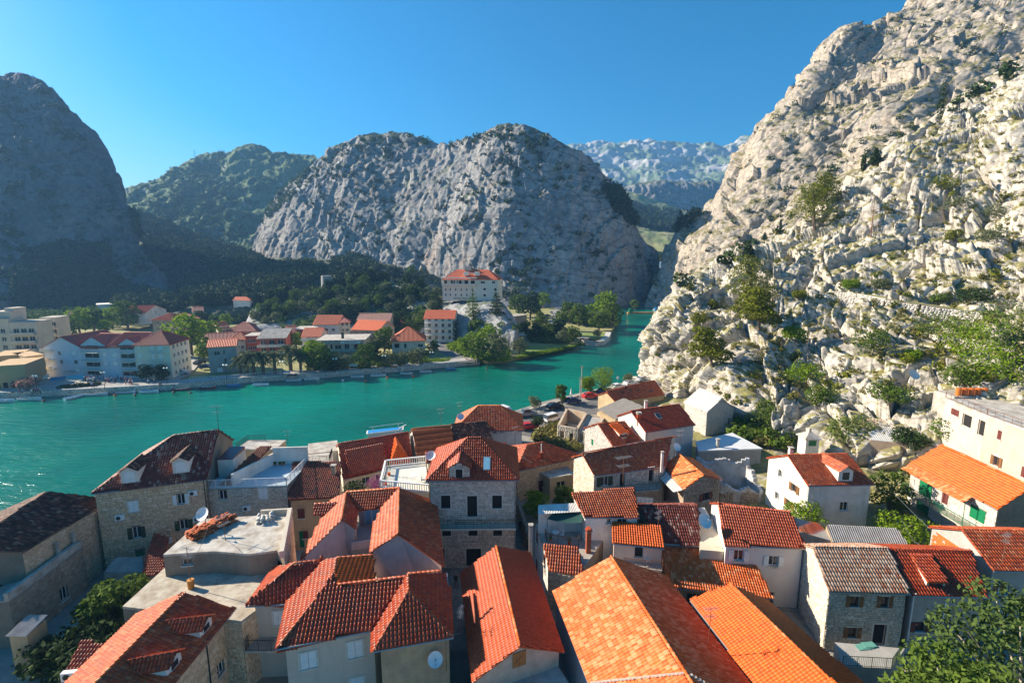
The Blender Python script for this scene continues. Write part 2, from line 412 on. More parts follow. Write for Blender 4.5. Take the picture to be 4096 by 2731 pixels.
def corrugated(parent,poly,m,pitch=.18,amp=.03,name='roof',lab=None):
 c,u,n=frame(poly);o=poly[0];P2=[((p - o).dot(c),(p - o).dot(u)) for p in poly]
 x0=min(p[0] for p in P2);x1=max(p[0] for p in P2)
 mb=MB();k=int((x1 - x0)/(pitch/2))
 def span(x):
  ys=[]
  for i in range(len(P2)):
   (ax,ay),(bx_,by)=P2[i],P2[(i+1) % len(P2)]
   if (ax - x)*(bx_ - x)<=0 and ax != bx_:ys.append(ay+(by - ay)*(x - ax)/(bx_ - ax))
  return (min(ys),max(ys)) if len(ys)>1 else None
 prev=None
 for i in range(k+1):
  x=min(max(x0+i*pitch/2,x0+1e-3),x1 - 1e-3);s=span(x)
  if not s:continue
  h=amp*(1 if i % 2 else -1)
  a=o+c*x+u*s[0]+n*h;b=o+c*x+u*s[1]+n*h
  if prev:mb.face(prev[0],a,b,prev[1])
  prev=(a,b)
 r=mb.build(name,m,parent,label=lab)
 return r
# ---------------------------------------------------------------- walls with real openings
def wall_panel(mb,a,b,z0,z1,ops,depth=.22):
 """wall from a to b (xy), outside on the right of a->b; ops: (s0,s1,h0,h1) metres along and heights."""
 d=V((b[0] - a[0],b[1] - a[1],0));Lg=d.length;d.normalize();nrm=V((d.y,-d.x,0))
 A=V((a[0],a[1],0))
 xs=sorted({0,Lg} | {min(max(o[0],0),Lg) for o in ops} | {min(max(o[1],0),Lg) for o in ops});zs=sorted({z0,z1} | {min(max(o[2],z0),z1) for o in ops} | {min(max(o[3],z0),z1) for o in ops})
 P=lambda s,z,k=0:A+d*s+V((0,0,z)) - nrm*k
 for i in range(len(xs) - 1):
  for j in range(len(zs) - 1):
   cx,cz=(xs[i]+xs[i+1])/2,(zs[j]+zs[j+1])/2
   if any(o[0]<cx<o[1] and o[2]<cz<o[3] for o in ops):continue
   mb.face(P(xs[i],zs[j]),P(xs[i+1],zs[j]),P(xs[i+1],zs[j+1]),P(xs[i],zs[j+1]))
 for s0,s1,h0,h1 in ops:
  h0=max(h0,z0);h1=min(h1,z1)
  for q in ((P(s0,h0),P(s0,h1),P(s0,h1,depth),P(s0,h0,depth)),(P(s1,h1),P(s1,h0),P(s1,h0,depth),P(s1,h1,depth)),
     (P(s0,h1),P(s1,h1),P(s1,h1,depth),P(s0,h1,depth)),(P(s1,h0),P(s0,h0),P(s0,h0,depth),P(s1,h0,depth))):mb.face(*q)
def stones(parent,a,b,z0,z1,ops,m,sw=.42,sh=.24,gable=None,singles=300,proud=.045,seed=0,jag=0.):
 d=V((b[0] - a[0],b[1] - a[1],0));Lg=d.length;d.normalize();nrm=V((d.y,-d.x,0));r=random.Random(seed)
 out=[];z=z0;top=max(z1,gable[1] if gable else z1)
 while z<top - .05:
  h=sh*r.uniform(.8,1.25);s=-r.uniform(0,sw)
  while s<Lg:
   w=sw*r.uniform(.55,1.5);c=s+w/2;zc=z+h/2
   x0=max(s,0);x1=min(s+w,Lg)
   ok=x1 - x0>.1
   lim=z1
   if gable:lim=z1+(gable[1] - z1)*(1 - abs(c/Lg - gable[0])/(gable[0] if c/Lg<gable[0] else 1 - gable[0]))
   if jag:lim -= jag*(.5+.5*math.sin(c*1.7+seed)*math.cos(c*.9))
   if zc>lim - h*.3:ok=False
   if any(x1>o[0] - .02 and x0<o[1]+.02 and z+h>o[2] - .02 and z<o[3]+.02 for o in ops):
    for o in ops:     # trim against the opening side
     if x1>o[0] and x0<o[1] and z+h>o[2]+.05 and z<o[3] - .05:
      if x0<o[0] - .12:x1=o[0] - .02
      elif x1>o[1]+.12:x0=o[1]+.02
      else:ok=False
    if x1 - x0<.1:ok=False
   if ok:
    A=np.eye(4);cc=V((a[0],a[1],z+h/2))+d*((x0+x1)/2)+nrm*.002
    A[:3,0]=np.array(d)*(x1 - x0 - .03);A[:3,1]=(0,0,h - .03);A[:3,2]=np.array(nrm)*proud*r.uniform(.6,1.5);A[:3,3]=np.array(cc)
    out.append(A)
   s += w
  z += h
 if out:pieces('stone',['stone0','stone1','stone2','stone3'],np.array(out),m,parent,singles,sw)
def cobbles(parent):pass
# window/door kinds
def opening(parent,a,d,nrm,o,kind,z0):
 s0,s1,h0,h1=o;w=s1 - s0;h=h1 - h0;A=V((a[0],a[1],0))
 P=lambda s,z,k=0.:A+d*s+V((0,0,z))+nrm*k      # k outward
 isdoor=kind[0]=='d'
 nm='door' if isdoor else 'window'
 f=MB();fr=.07
 surround=kind in ('stone','dstone','void','dvoid','brown','dbrownv')
 k=-.18
 if kind in ('void','dvoid'):
  fm=LIME;m=.13
  f.box(P((s0+s1)/2,h1+m/2,.02),d,nrm,UP,w/2+m,.05,m/2);f.box(P((s0+s1)/2,h0 - m/2,.02),d,nrm,UP,w/2+m,.06,m/2)
  f.box(P(s0 - m/2,(h0+h1)/2,.02),d,nrm,UP,m/2,.05,h/2);f.box(P(s1+m/2,(h0+h1)/2,.02),d,nrm,UP,m/2,.05,h/2)
  wn=f.build(nm,LIME,parent)
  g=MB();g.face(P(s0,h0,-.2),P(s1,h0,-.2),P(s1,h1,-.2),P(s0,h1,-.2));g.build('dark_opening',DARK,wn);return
 for c_,hx,hz in (((s0+fr/2,(h0+h1)/2),fr/2,h/2),((s1 - fr/2,(h0+h1)/2),fr/2,h/2),(((s0+s1)/2,h0+fr/2),w/2 - fr,fr/2),(((s0+s1)/2,h1 - fr/2),w/2 - fr,fr/2)):
  f.box(P(c_[0],c_[1],k),d,nrm,UP,hx,.03,hz)
 if w>.75 and not isdoor:f.box(P((s0+s1)/2,(h0+h1)/2,k),d,nrm,UP,fr/2,.03,h/2 - fr)
 fm={'green':WHITE,'brown':BROWNP,'red':REDP,'closedred':REDP}.get(kind,WHITE)
 if isdoor:fm=LIME if kind in ('dstone','ddark') else WHITE
 wn=f.build(nm,fm,parent)
 g=MB();g.face(P(s0+fr,h0+fr,k),P(s1 - fr,h0+fr,k),P(s1 - fr,h1 - fr,k),P(s0+fr,h1 - fr,k))
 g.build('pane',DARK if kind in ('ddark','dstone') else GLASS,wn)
 if not isdoor:
  s=MB();s.box(P((s0+s1)/2,h0 - .05,.03),d,nrm,UP,w/2+.1,.10,.045);s.build('sill',LIME,wn)
 sm={'green':GREEND,'brgreen':GREENP,'closedgreen':GREENP,'white':WHITE,'closed':WHITE,'brown':BROWNP,'red':REDP,'closedred':REDP,'dgreen':GREENP,'grey':GREYC}.get(kind)
 if kind in ('stone','dstone','closed','brown'):
  t=MB();m=.14
  t.box(P((s0+s1)/2,h1+m/2,.02),d,nrm,UP,w/2+m,.045,m/2)
  t.box(P(s0 - m/2,(h0+h1)/2,.02),d,nrm,UP,m/2,.04,h/2);t.box(P(s1+m/2,(h0+h1)/2,.02),d,nrm,UP,m/2,.04,h/2);t.build('surround',LIME,wn)
 if sm is None:return
 if kind in ('closed','closedred','closedgreen','dgreen'):
  for q in (0,1):
   t=MB();c=s0+w*(.25+.5*q)
   t.box(P(c,(h0+h1)/2,.0),d,nrm,UP,w/4 - .015,.02,h/2 - .01)
   for j in range(int(h/.12)):t.box(P(c,h0+.08+j*.12,.025),d,nrm,UP,w/4 - .06,.012,.035)
   t.build('shutter',sm,wn)
 else:
  for q in (-1,1):
   t=MB();e=s0 if q<0 else s1;c=e+q*(w/4+.01)
   ang=.25*q;dd=(d*math.cos(ang)+nrm*math.sin(ang)*q*q).normalized() if kind=='brown' else d
   t.box(P(c,(h0+h1)/2,.06),d,nrm,UP,w/4,.02,h/2)
   for j in range(int(h/.14)):t.box(P(c,h0+.09+j*.14,.085),d,nrm,UP,w/4 - .04,.01,.04)
   t.build('shutter',sm,wn)
REG={'R1':(0,1947,2.),'R2':(900,1947,2.),'R3':(1800,1947,2.),'R4':(2920,1947,2.),'R5':(300,1500,2.),'R6':(1200,1500,2.),'R7':(2100,1500,2.),'R8':(2920,1500,1.143),
  'F1':(0,1000,2.24),'F2':(900,1000,2.24),'F3':(1700,1000,2.24),'S':(0,0,1.),'T':(2500,900,1.4737),'U':(2500,0,1.4255)}
def Q(r,x,y):o=REG[r];return (o[0]+x/o[2],o[1]+y/o[2])
def wallray(a,b,u,v):
 d=V((b[0] - a[0],b[1] - a[1],0));Lg=d.length;d.normalize();n=V((d.y,-d.x,0));r=ray(u,v);o=V((0,0,CAMZ));A=V((a[0],a[1],0))
 t=(A - o).dot(n)/r.dot(n);p=o+r*t;return (p - A).dot(d),p.z
def wallhit(a,b,q,z0):
 r,x0,y0,x1,y1=q;u0,v0=Q(r,x0,y0);u1,v1=Q(r,x1,y1);um=(u0+u1)/2;vm=(v0+v1)/2
 s0=wallray(a,b,u0,vm)[0];s1=wallray(a,b,u1,vm)[0];zt=wallray(a,b,um,v0)[1];zb=wallray(a,b,um,v1)[1]
 return (max(1.01,(s0+s1)/2),max(zb - z0,0),abs(s1 - s0),zt - zb)
def solve_ridge(A,B,RA,RB,ze,sl):
 a,b=px(*A,ze),px(*B,ze);d=(b - a).normalized();n=V((-d.y,d.x,0));best=None
 for i in range(5,700):
  zr=ze+i*.01;e=abs(((px(*RA,zr) - a).dot(n)+(px(*RB,zr) - a).dot(n))/2 - (zr - ze)/sl)
  if best is None or e<best[0]:best=(e,zr)
 return best[1]
def gable4(A,B,RA,RB,ze,sl=.42,dbg=''):
 """eave A-B and ridge RA-RB as seen in the photograph -> footprint (A,B,C,D), ridge height"""
 zr=solve_ridge(A,B,RA,RB,ze,sl);a,b=px(*A,ze),px(*B,ze);ra,rb=px(*RA,zr),px(*RB,zr)
 c=b+(rb - b)*2;d=a+(ra - a)*2
 if dbg:print(dbg,'len %.1f dep %.1f rise %.1f' % ((b - a).length,(rb - b).to_2d().length*2,zr - ze))
 return [V((p.x,p.y)) for p in (a,b,c,d)],zr - ze
def shift_in(F,k,ends=.25):
 """eave outline -> wall outline"""
 A,B,C,D=F;ab=(B - A).normalized();ad=(D - A).normalized();bc=(C - B).normalized()
 return [A+ab*ends+ad*k,B - ab*ends+bc*k,C - ab*ends - bc*k,D+ab*ends - ad*k]
def rectify(A,B,C):
 """near-left A, near-right B, a far-right point C -> rectangle (xy vectors) A,B,C',D'"""
 A,B,C=V(A[:2]).to_2d(),V(B[:2]).to_2d(),V(C[:2]).to_2d()
 d=(B - A).normalized();n=V((-d.y,d.x));
 dep=(C - B).dot(n)
 return [A,B,B+n*dep,A+n*dep]
def house(name,label,foot,z0,ze,rise=None,kind='gable',axis=0,wallm=WPL,tiles=T_RED,style='roman',stone=None,ops=(),over=.35,oveh=.2,cat='house',gutters=True,
   ridge_at=.5,hipf=.9,tw=.25,tl=.36,jit=0.018,singles=300,holes=(),stonewalls=(0,1,3),group=None,sw=.42,sh=.24,rm=None,roofname='roof',far=False,chimney=(),extra=None):
 """foot: A near-left, B near-right, C far-right, D far-left (xy, ccw). axis 0: ridge parallel to AB. Walls 0=AB 1=BC 2=CD 3=DA."""
 F2=[V((p[0],p[1])) for p in foot]
 c=sum(F2,V((0,0)))/4
 H=thing(name,label,cat,(c.x,c.y,z0),0,group)
 e=[F2[1] - F2[0],F2[2] - F2[1]];l0,l1=e[0].length,e[1].length;dx,dy=e[0]/l0,e[1]/l1
 if rise is None:rise=.45*(l1 if axis==0 else l0)/2*(1 if kind != 'shed' else 1)
 zr=ze+rise
 byw={0:[],1:[],2:[],3:[]}
 for o in ops:
  if isinstance(o[1],str):       # (wall,region,x0,y0,x1,y1,kind):seen rectangle projected on the wall
   w=o[0];a,b=F2[w],F2[(w+1) % 4];o=(w,)+wallhit(a,b,o[1:6],z0)+(o[6],)
  byw[o[0]].append(o)
 mb=MB();P3=lambda p,z:V((p[0],p[1],z))
 lens=[l0,l1,l0,l1];OPS={}
 for w in range(4):
  a,b=F2[w],F2[(w+1) % 4];L_=lens[w];oo=[]
  for o in byw[w]:
   _,s,h,ww,hh,kd=o;s=s*L_ if s<=1 else s;s=min(max(s,ww/2+.1),L_ - ww/2 - .1);hh=min(hh,ze - .08 - z0 - h) if not (kind=='gable' and False) else hh;oo.append((s - ww/2,s+ww/2,z0+h,z0+h+hh))
  OPS[w]=oo
  top=ze - .03
  wall_panel(mb,a,b,z0 - .6,top,oo)
 g0={}
 hiplen=0
 if kind=='halfhip':kind='gable';hiplen=l1*.45
 if kind=='gable':
  pr=((1,) if hiplen else (1,3) if axis==0 else (0,2))
  for w in pr:
   a,b=F2[w],F2[(w+1) % 4];fr_=ridge_at if w in (1,0) else 1 - ridge_at
   m_=a+(b - a)*fr_
   mb.face(P3(a,ze - .03),P3(b,ze - .03),P3(m_,zr - .05));g0[w]=(fr_,zr)
 if kind=='shed':
  for w in ((1,3) if axis==0 else (0,2)):
   a,b=F2[w],F2[(w+1) % 4]
   hi=b if w in (1,0) else a
   mb.face(P3(a,ze - .03),P3(b,ze - .03),P3(hi,zr - .05))
  w=2 if axis==0 else 1;a,b=F2[w],F2[(w+1) % 4]
  mb.face(P3(a,ze - .03),P3(b,ze - .03),P3(b,zr - .05),P3(a,zr - .05))
 W_=mb.build('wall',wallm if not stone else MORTAR,H)
 if stone:
  for w in stonewalls:stones(W_,F2[w],F2[(w+1) % 4],z0,ze - .05,OPS[w],stone,sw,sh,g0.get(w),singles//max(1,len(stonewalls)),seed=w)
 for w in range(4):
  a,b=F2[w],F2[(w+1) % 4];d=(b - a).normalized();d=V((d.x,d.y,0));nrm=V((d.y,-d.x,0))
  for o,s in zip(byw[w],OPS[w]):opening(W_ if False else H,a,d,nrm,s,o[5],z0)
 A,B,C,D=F2
 if axis==0:A_,B_,C_,D_,la,lb=A,B,C,D,l0,l1
 else:A_,B_,C_,D_,la,lb=B,C,D,A,l1,l0     # rotate so that "AB" is wall 1
 q=ridge_at if axis==0 else 1 - ridge_at
 def pp(s,t,z):
  a_,b_=s/la,t/lb
  p=A_*(1 - a_)*(1 - b_)+B_*a_*(1 - b_)+C_*a_*b_+D_*(1 - a_)*b_;return V((p.x,p.y,z))
 e1=over if kind != 'hip' else over
 if kind=='gable':
  sl=rise/(lb*q);sl2=rise/(lb*(1 - q))
  e_=oveh
  p1=[pp(-e_,-over,ze - sl*over),pp(la+e_,-over,ze - sl*over),pp(la+e_,lb*q,zr),pp(-e_,lb*q,zr)]
  p2=[pp(la+e_,lb+over,ze - sl2*over),pp(-e_,lb+over,ze - sl2*over),pp(-e_,lb*q,zr),pp(la+e_,lb*q,zr)]
  polys=[p1,p2];rd=[(pp(-e_,lb*q,zr+.02),pp(la+e_,lb*q,zr+.02))]
  if hiplen:
   hs=pp(hiplen,lb*q,zr);p1[3]=hs;p2[2]=hs;polys.append([p2[1],p1[0],hs]);rd=[(hs,rd[0][1]),(p1[0],hs),(p2[1],hs)]
 elif kind=='hip':
  sl=rise/(lb/2);hi=lb/2*hipf;o_=over;z_=ze - sl*o_
  if la<lb:hi=min(hi,la/2 - .01)
  r1,r2=pp(hi,lb/2,zr),pp(la - hi,lb/2,zr)
  a,b,c_,d_=pp(-o_,-o_,z_),pp(la+o_,-o_,z_),pp(la+o_,lb+o_,z_),pp(-o_,lb+o_,z_)
  polys=[[a,b,r2,r1],[b,c_,r2],[c_,d_,r1,r2],[d_,a,r1]]
  rd=[(r1,r2),(a,r1),(b,r2),(c_,r2),(d_,r1)] if (r2 - r1).length>.3 else [(a,r1),(b,r2),(c_,r2),(d_,r1)]
 elif kind=='shed':
  sl=rise/lb
  polys=[[pp(-oveh,-over,ze - sl*over),pp(la+oveh,-over,ze - sl*over),pp(la+oveh,lb+.1,zr+sl*.1),pp(-oveh,lb+.1,zr+sl*.1)]];rd=[]
 if kind=='flat':
  m2=MB();o_=over
  q4=[pp(-o_,-o_,ze),pp(la+o_,-o_,ze),pp(la+o_,lb+o_,ze),pp(-o_,lb+o_,ze)]
  m2.hexa(q4,[p+V((0,0,.22)) for p in q4]);rf=m2.build(roofname,tiles,H);polys=[q4]
 else:
  if style=='corr':
   rf=None
   for p in polys:rf=corrugated(H,p,tiles)
  else:
   rf=roof(H,polys,tiles,style,rd,tw,tl,jit,singles=singles,holes=holes,rm=rm)
   if far:
    m2=MB()          # rows of tiles as low ribs,joined
    for p in polys:
     c_,u_,n_=frame(p);o=p[0];P2=[((x - o).dot(c_),(x - o).dot(u_)) for x in p]
     x0=min(x[0] for x in P2);x1=max(x[0] for x in P2);x=x0+.25
     while x<x1:
      ys=[]
      for i in range(len(P2)):
       (ax_,ay_),(bx_,by_)=P2[i],P2[(i+1) % len(P2)]
       if (ax_ - x)*(bx_ - x)<=0 and ax_ != bx_:ys.append(ay_+(by_ - ay_)*(x - ax_)/(bx_ - ax_))
      if len(ys)>1:
       g,h=o+c_*x+u_*min(ys)+n_*.004,o+c_*x+u_*max(ys)+n_*.004
       k_=c_*.16;m2.face(g - k_,g+n_*.11,h+n_*.11,h - k_);m2.face(g+n_*.11,g+k_,h+k_,h+n_*.11)
      x += .5
    m2.build('tile_rows',tiles,rf,kind='stuff')
  if gutters and kind != 'flat':
   g=MB()
   for p in polys[:2] if kind=='gable' else polys:
    if len(p)>=4 or kind=='hip':g.tube(p[0] - V((0,0,.1)),p[1] - V((0,0,.1)),.07,.07,5)
   g.build('gutter',METAL,H)
 for (s,t,w,h,m) in chimney:chim(H,pp(s*la,t*lb,ze),rise*(1 - abs(t - .5)*2) if kind != 'flat' else .2,w,h,m)
 if extra:extra(H,pp,la,lb,ze,zr)
 return H,dict(pp=pp,la=la,lb=lb,ze=ze,zr=zr,F=F2,z0=z0,roof=rf)
def chim(H,p,z,w,h,m):
 b=MB();b.bx(p.x - w/2,p.x+w/2,p.y - w/2,p.y+w/2,p.z+z - .5,p.z+z+h);c=b.build('chimney',m,H)
 t=MB();t.bx(p.x - w*.7,p.x+w*.7,p.y - w*.7,p.y+w*.7,p.z+z+h+.002,p.z+z+h+.08)
 for sx in (-1,1):
  for sy in (-1,1):t.bx(p.x+sx*w*.35 - .04,p.x+sx*w*.35+.04,p.y+sy*w*.35 - .04,p.y+sy*w*.35+.04,p.z+z+h+.082,p.z+z+h+.25)
 t.bx(p.x - w*.7,p.x+w*.7,p.y - w*.7,p.y+w*.7,p.z+z+h+.252,p.z+z+h+.33);t.build('chimney_cap',CONC,c)
def railing(parent,pts,h=1.,m=None,bar=.13,rr=.018,name='railing',dense=True):
 b=MB();m=m or IRON
 for a,c in zip(pts[:-1],pts[1:]):
  a,c=V(a),V(c);Lg=(c - a).length;n=max(1,int(Lg/bar))
  b.tube(a+UP*h,c+UP*h,rr*1.5,None,4);b.tube(a+UP*.1,c+UP*.1,rr,None,4)
  for i in range(n+1):
   p=a+(c - a)*i/n;r_=rr*.7 if i % 8 else rr*1.6
   b.tube(p,p+UP*h,r_,None,4,cap=False)
 return b.build(name,m,parent)
def flatbox(parent,name,m,poly,z0,z1,**k):
 b=MB();b.prism(poly,z0,z1);return b.build(name,m,parent,**k)
# ---------------------------------------------------------------- rock,forest and ground materials
def rockmat(name,a,b_,green,gscale,gamt,streak=.35,ochre=(.55,.33,.17),sc=1.,rough=.95,gslope=.35,bs=.35,crack=0):
 m,n,b=mat(name);b.inputs['Roughness'].default_value=rough;b.inputs['Specular IOR Level'].default_value=.25
 f=tex(n,'Noise',.05*sc,'World',Detail=9.,Roughness=.7)
 g=tex(n,'Noise',.5*sc,'World',Detail=9.,Roughness=.75)
 c=mixc(n,ramp(n,f,[(.35,(0,0,0)),(.65,(1,1,1))]),a,b_)
 c=mixc(n,.75,c,mixc(n,ramp(n,g,[(.3,(0,0,0)),(.7,(1,1,1))]),(.18,.18,.18),(.8,.8,.8)),'OVERLAY')
 mp=N(n,'ShaderNodeMapping');gg=N(n,'ShaderNodeNewGeometry');L(n,gg.outputs['Position'],mp.inputs[0]);mp.inputs['Scale'].default_value=(.16*sc,.16*sc,.022*sc)
 st=tex(n,'Noise',1.,vec=mp.outputs[0],Detail=7.,Roughness=.65)
 c=mixc(n,math_(n,'MULTIPLY',ramp(n,st,[(.55,(0,0,0)),(.72,(1,1,1))]),streak),c,ochre)
 mp2=N(n,'ShaderNodeMapping');L(n,gg.outputs['Position'],mp2.inputs[0]);mp2.inputs['Scale'].default_value=(.5*sc,.5*sc,.05*sc)
 s2=tex(n,'Noise',1.,vec=mp2.outputs[0],Detail=5.,Roughness=.6)
 c=mixc(n,math_(n,'MULTIPLY',ramp(n,s2,[(.52,(0,0,0)),(.7,(1,1,1))]),.5),c,[x*.45 for x in a])
 sep=N(n,'ShaderNodeSeparateXYZ');L(n,gg.outputs['Normal'],sep.inputs[0])
 v=tex(n,'Noise',gscale,'World',Detail=8.,Roughness=.72)
 k=math_(n,'ADD',v,math_(n,'MULTIPLY',math_(n,'SUBTRACT',sep.outputs[2],.5),gslope))
 k=math_(n,'MULTIPLY',ramp(n,k,[(1 - gamt,(0,0,0)),(1 - gamt+.08,(1,1,1))]),.9)
 gc=mixc(n,g,green,[x*1.9 for x in green])
 c=mixc(n,k,c,gc)
 L(n,c,b.inputs['Base Color'])
 h=tex(n,'Noise',1.4*sc,'World',Detail=8.,Roughness=.7);bump(n,b,h,bs,.35/sc)
 if crack:
  mr=N(n,'ShaderNodeMapping');nz=N(n,'ShaderNodeTexNoise');nz.inputs['Scale'].default_value=.25*crack;L(n,gg.outputs['Position'],nz.inputs['Vector'])
  va=N(n,'ShaderNodeVectorMath',operation='SCALE');L(n,nz.outputs['Color'],va.inputs[0]);va.inputs['Scale'].default_value=3./crack
  vb=N(n,'ShaderNodeVectorMath',operation='ADD');L(n,va.outputs[0],vb.inputs[0]);L(n,gg.outputs['Position'],vb.inputs[1]);L(n,vb.outputs[0],mr.inputs[0]);mr.inputs['Rotation'].default_value=(0,R(38),0);mr.inputs['Scale'].default_value=(.10*crack,.2*crack,.42*crack)
  vo=N(n,'ShaderNodeTexVoronoi',feature='DISTANCE_TO_EDGE');L(n,mr.outputs[0],vo.inputs['Vector']);vo.inputs['Scale'].default_value=1.
  k=ramp(n,vo.outputs['Distance'],[(0.,(1,1,1)),(.07,(0,0,0))]);L(n,mixc(n,math_(n,'MULTIPLY',k,.55),c,[x*.22 for x in a]),b.inputs['Base Color'])
 return m
ROCK_R=rockmat('pale limestone',(.53,.485,.42),(.43,.39,.34),(.15,.135,.035),.35,.46,.25,(.55,.38,.24),crack=1.)
ROCK_B=rockmat('pale limestone cliff',(.43,.37,.30),(.32,.28,.235),(.11,.10,.032),.16,.46,.55,(.58,.36,.19),.8,crack=.45)
ROCK_C=rockmat('grey limestone cliff',(.36,.345,.33),(.20,.20,.205),(.04,.06,.022),.07,.44,.7,(.45,.30,.21),.45,bs=.7,crack=.25)
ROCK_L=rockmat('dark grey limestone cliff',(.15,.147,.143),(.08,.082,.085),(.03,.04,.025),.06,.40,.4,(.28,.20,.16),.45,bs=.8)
ROCK_K=rockmat('knoll limestone',(.36,.36,.36),(.26,.26,.26),(.05,.07,.025),.12,.36,.1,(.4,.3,.2),1.)
ROCK_G=rockmat('scrub covered rock',(.28,.29,.27),(.22,.23,.22),(.05,.085,.022),.04,.63,.2,(.35,.26,.18),.3)
ROCK_F=rockmat('far limestone range',(.44,.42,.40),(.34,.33,.32),(.07,.11,.05),.006,.49,.1,(.4,.35,.3),.05,gslope=.2)
def groundmat(name,a,b_,s=.08,rough=.95,det=6.):
 m,n,b=mat(name);b.inputs['Roughness'].default_value=rough
 f=tex(n,'Noise',s,'World',Detail=det,Roughness=.7);g=tex(n,'Noise',s*12,'World',Detail=4.)
 c=mixc(n,ramp(n,f,[(.38,(0,0,0)),(.62,(1,1,1))]),a,b_);c=mixc(n,.3,c,mixc(n,g,(.1,.1,.1),(.9,.9,.9)),'OVERLAY')
 L(n,c,b.inputs['Base Color']);return m
SOIL=groundmat('dry ground',(.17,.14,.09),(.09,.10,.04));FORESTF=groundmat('forest floor',(.04,.055,.025),(.07,.08,.045),.05)
GRASS=groundmat('green grass',(.13,.20,.03),(.20,.24,.06),.12);DRYG=groundmat('dry grass',(.35,.30,.13),(.20,.22,.07),.15)
ASPH=groundmat('asphalt',(.11,.105,.10),(.17,.16,.15),.3);PAVE=groundmat('pale paving',(.42,.39,.35),(.33,.31,.28),.4)
QUAYS=groundmat('quay stone',(.40,.39,.37),(.27,.27,.26),.9);ALLEY=groundmat('worn alley stone',(.24,.22,.19),(.33,.30,.26),.7)
FIELD=groundmat('far fields',(.16,.22,.07),(.30,.27,.13),.02)
def leafmat(name,cols,tr=.25):
 m,n,b=mat(name);b.inputs['Roughness'].default_value=.85;b.inputs['Specular IOR Level'].default_value=.08
 g=N(n,'ShaderNodeNewGeometry');o=N(n,'ShaderNodeObjectInfo');r=math_(n,'FRACT',math_(n,'ADD',g.outputs['Random Per Island'],0))
 k=len(cols);c=ramp(n,r,[(i/(k - 1),x) for i,x in enumerate(cols)])
 f=tex(n,'Noise',.25,'World',Detail=3.);c=mixc(n,.35,c,mixc(n,f,(.15,.15,.15),(.85,.85,.85)),'OVERLAY')
 L(n,c,b.inputs['Base Color'])
 t=N(n,'ShaderNodeBsdfTranslucent');L(n,c,t.inputs[0]);mx=N(n,'ShaderNodeMixShader');mx.inputs[0].default_value=tr
 out=n.nodes['Material Output'];L(n,b.outputs[0],mx.inputs[1]);L(n,t.outputs[0],mx.inputs[2]);L(n,mx.outputs[0],out.inputs[0]);return m
LF_MID=leafmat('mid green leaves',[(.05,.09,.015),(.09,.14,.02),(.13,.19,.03),(.07,.11,.02)])
LF_BRI=leafmat('bright green leaves',[(.10,.17,.01),(.17,.26,.015),(.22,.32,.02),(.13,.2,.015)],.35)
LF_OLV=leafmat('grey green olive leaves',[(.10,.12,.05),(.15,.17,.08),(.19,.21,.11),(.08,.10,.04)])
LF_DRK=leafmat('dark evergreen leaves',[(.02,.04,.012),(.035,.06,.018),(.05,.08,.02),(.025,.045,.015)],.1)
LF_PIN=leafmat('pine needles',[(.09,.11,.01),(.15,.17,.015),(.20,.21,.02),(.07,.09,.01)],.2)
LF_DRY=leafmat('dry scrub',[(.22,.20,.05),(.14,.15,.04),(.30,.24,.09),(.12,.14,.03)],.2)
LF_FOR=leafmat('forest canopy',[(.025,.045,.018),(.04,.065,.022),(.055,.08,.03),(.03,.05,.02)],.1)
LF_RIM=leafmat('rim shrubs',[(.05,.085,.02),(.08,.12,.03),(.04,.07,.02)],.15)
FLOW=leafmat('purple flowers',[(.35,.06,.25),(.45,.10,.35),(.30,.05,.2),(.08,.13,.03)],.3)
OLEA=leafmat('pink flowering shrub',[(.5,.2,.22),(.10,.14,.04),(.6,.3,.3),(.07,.1,.03)],.3)
BARK=plain('tree bark',(.14,.10,.07),.9);BARKP=plain('pale plane bark',(.42,.36,.27),.8)
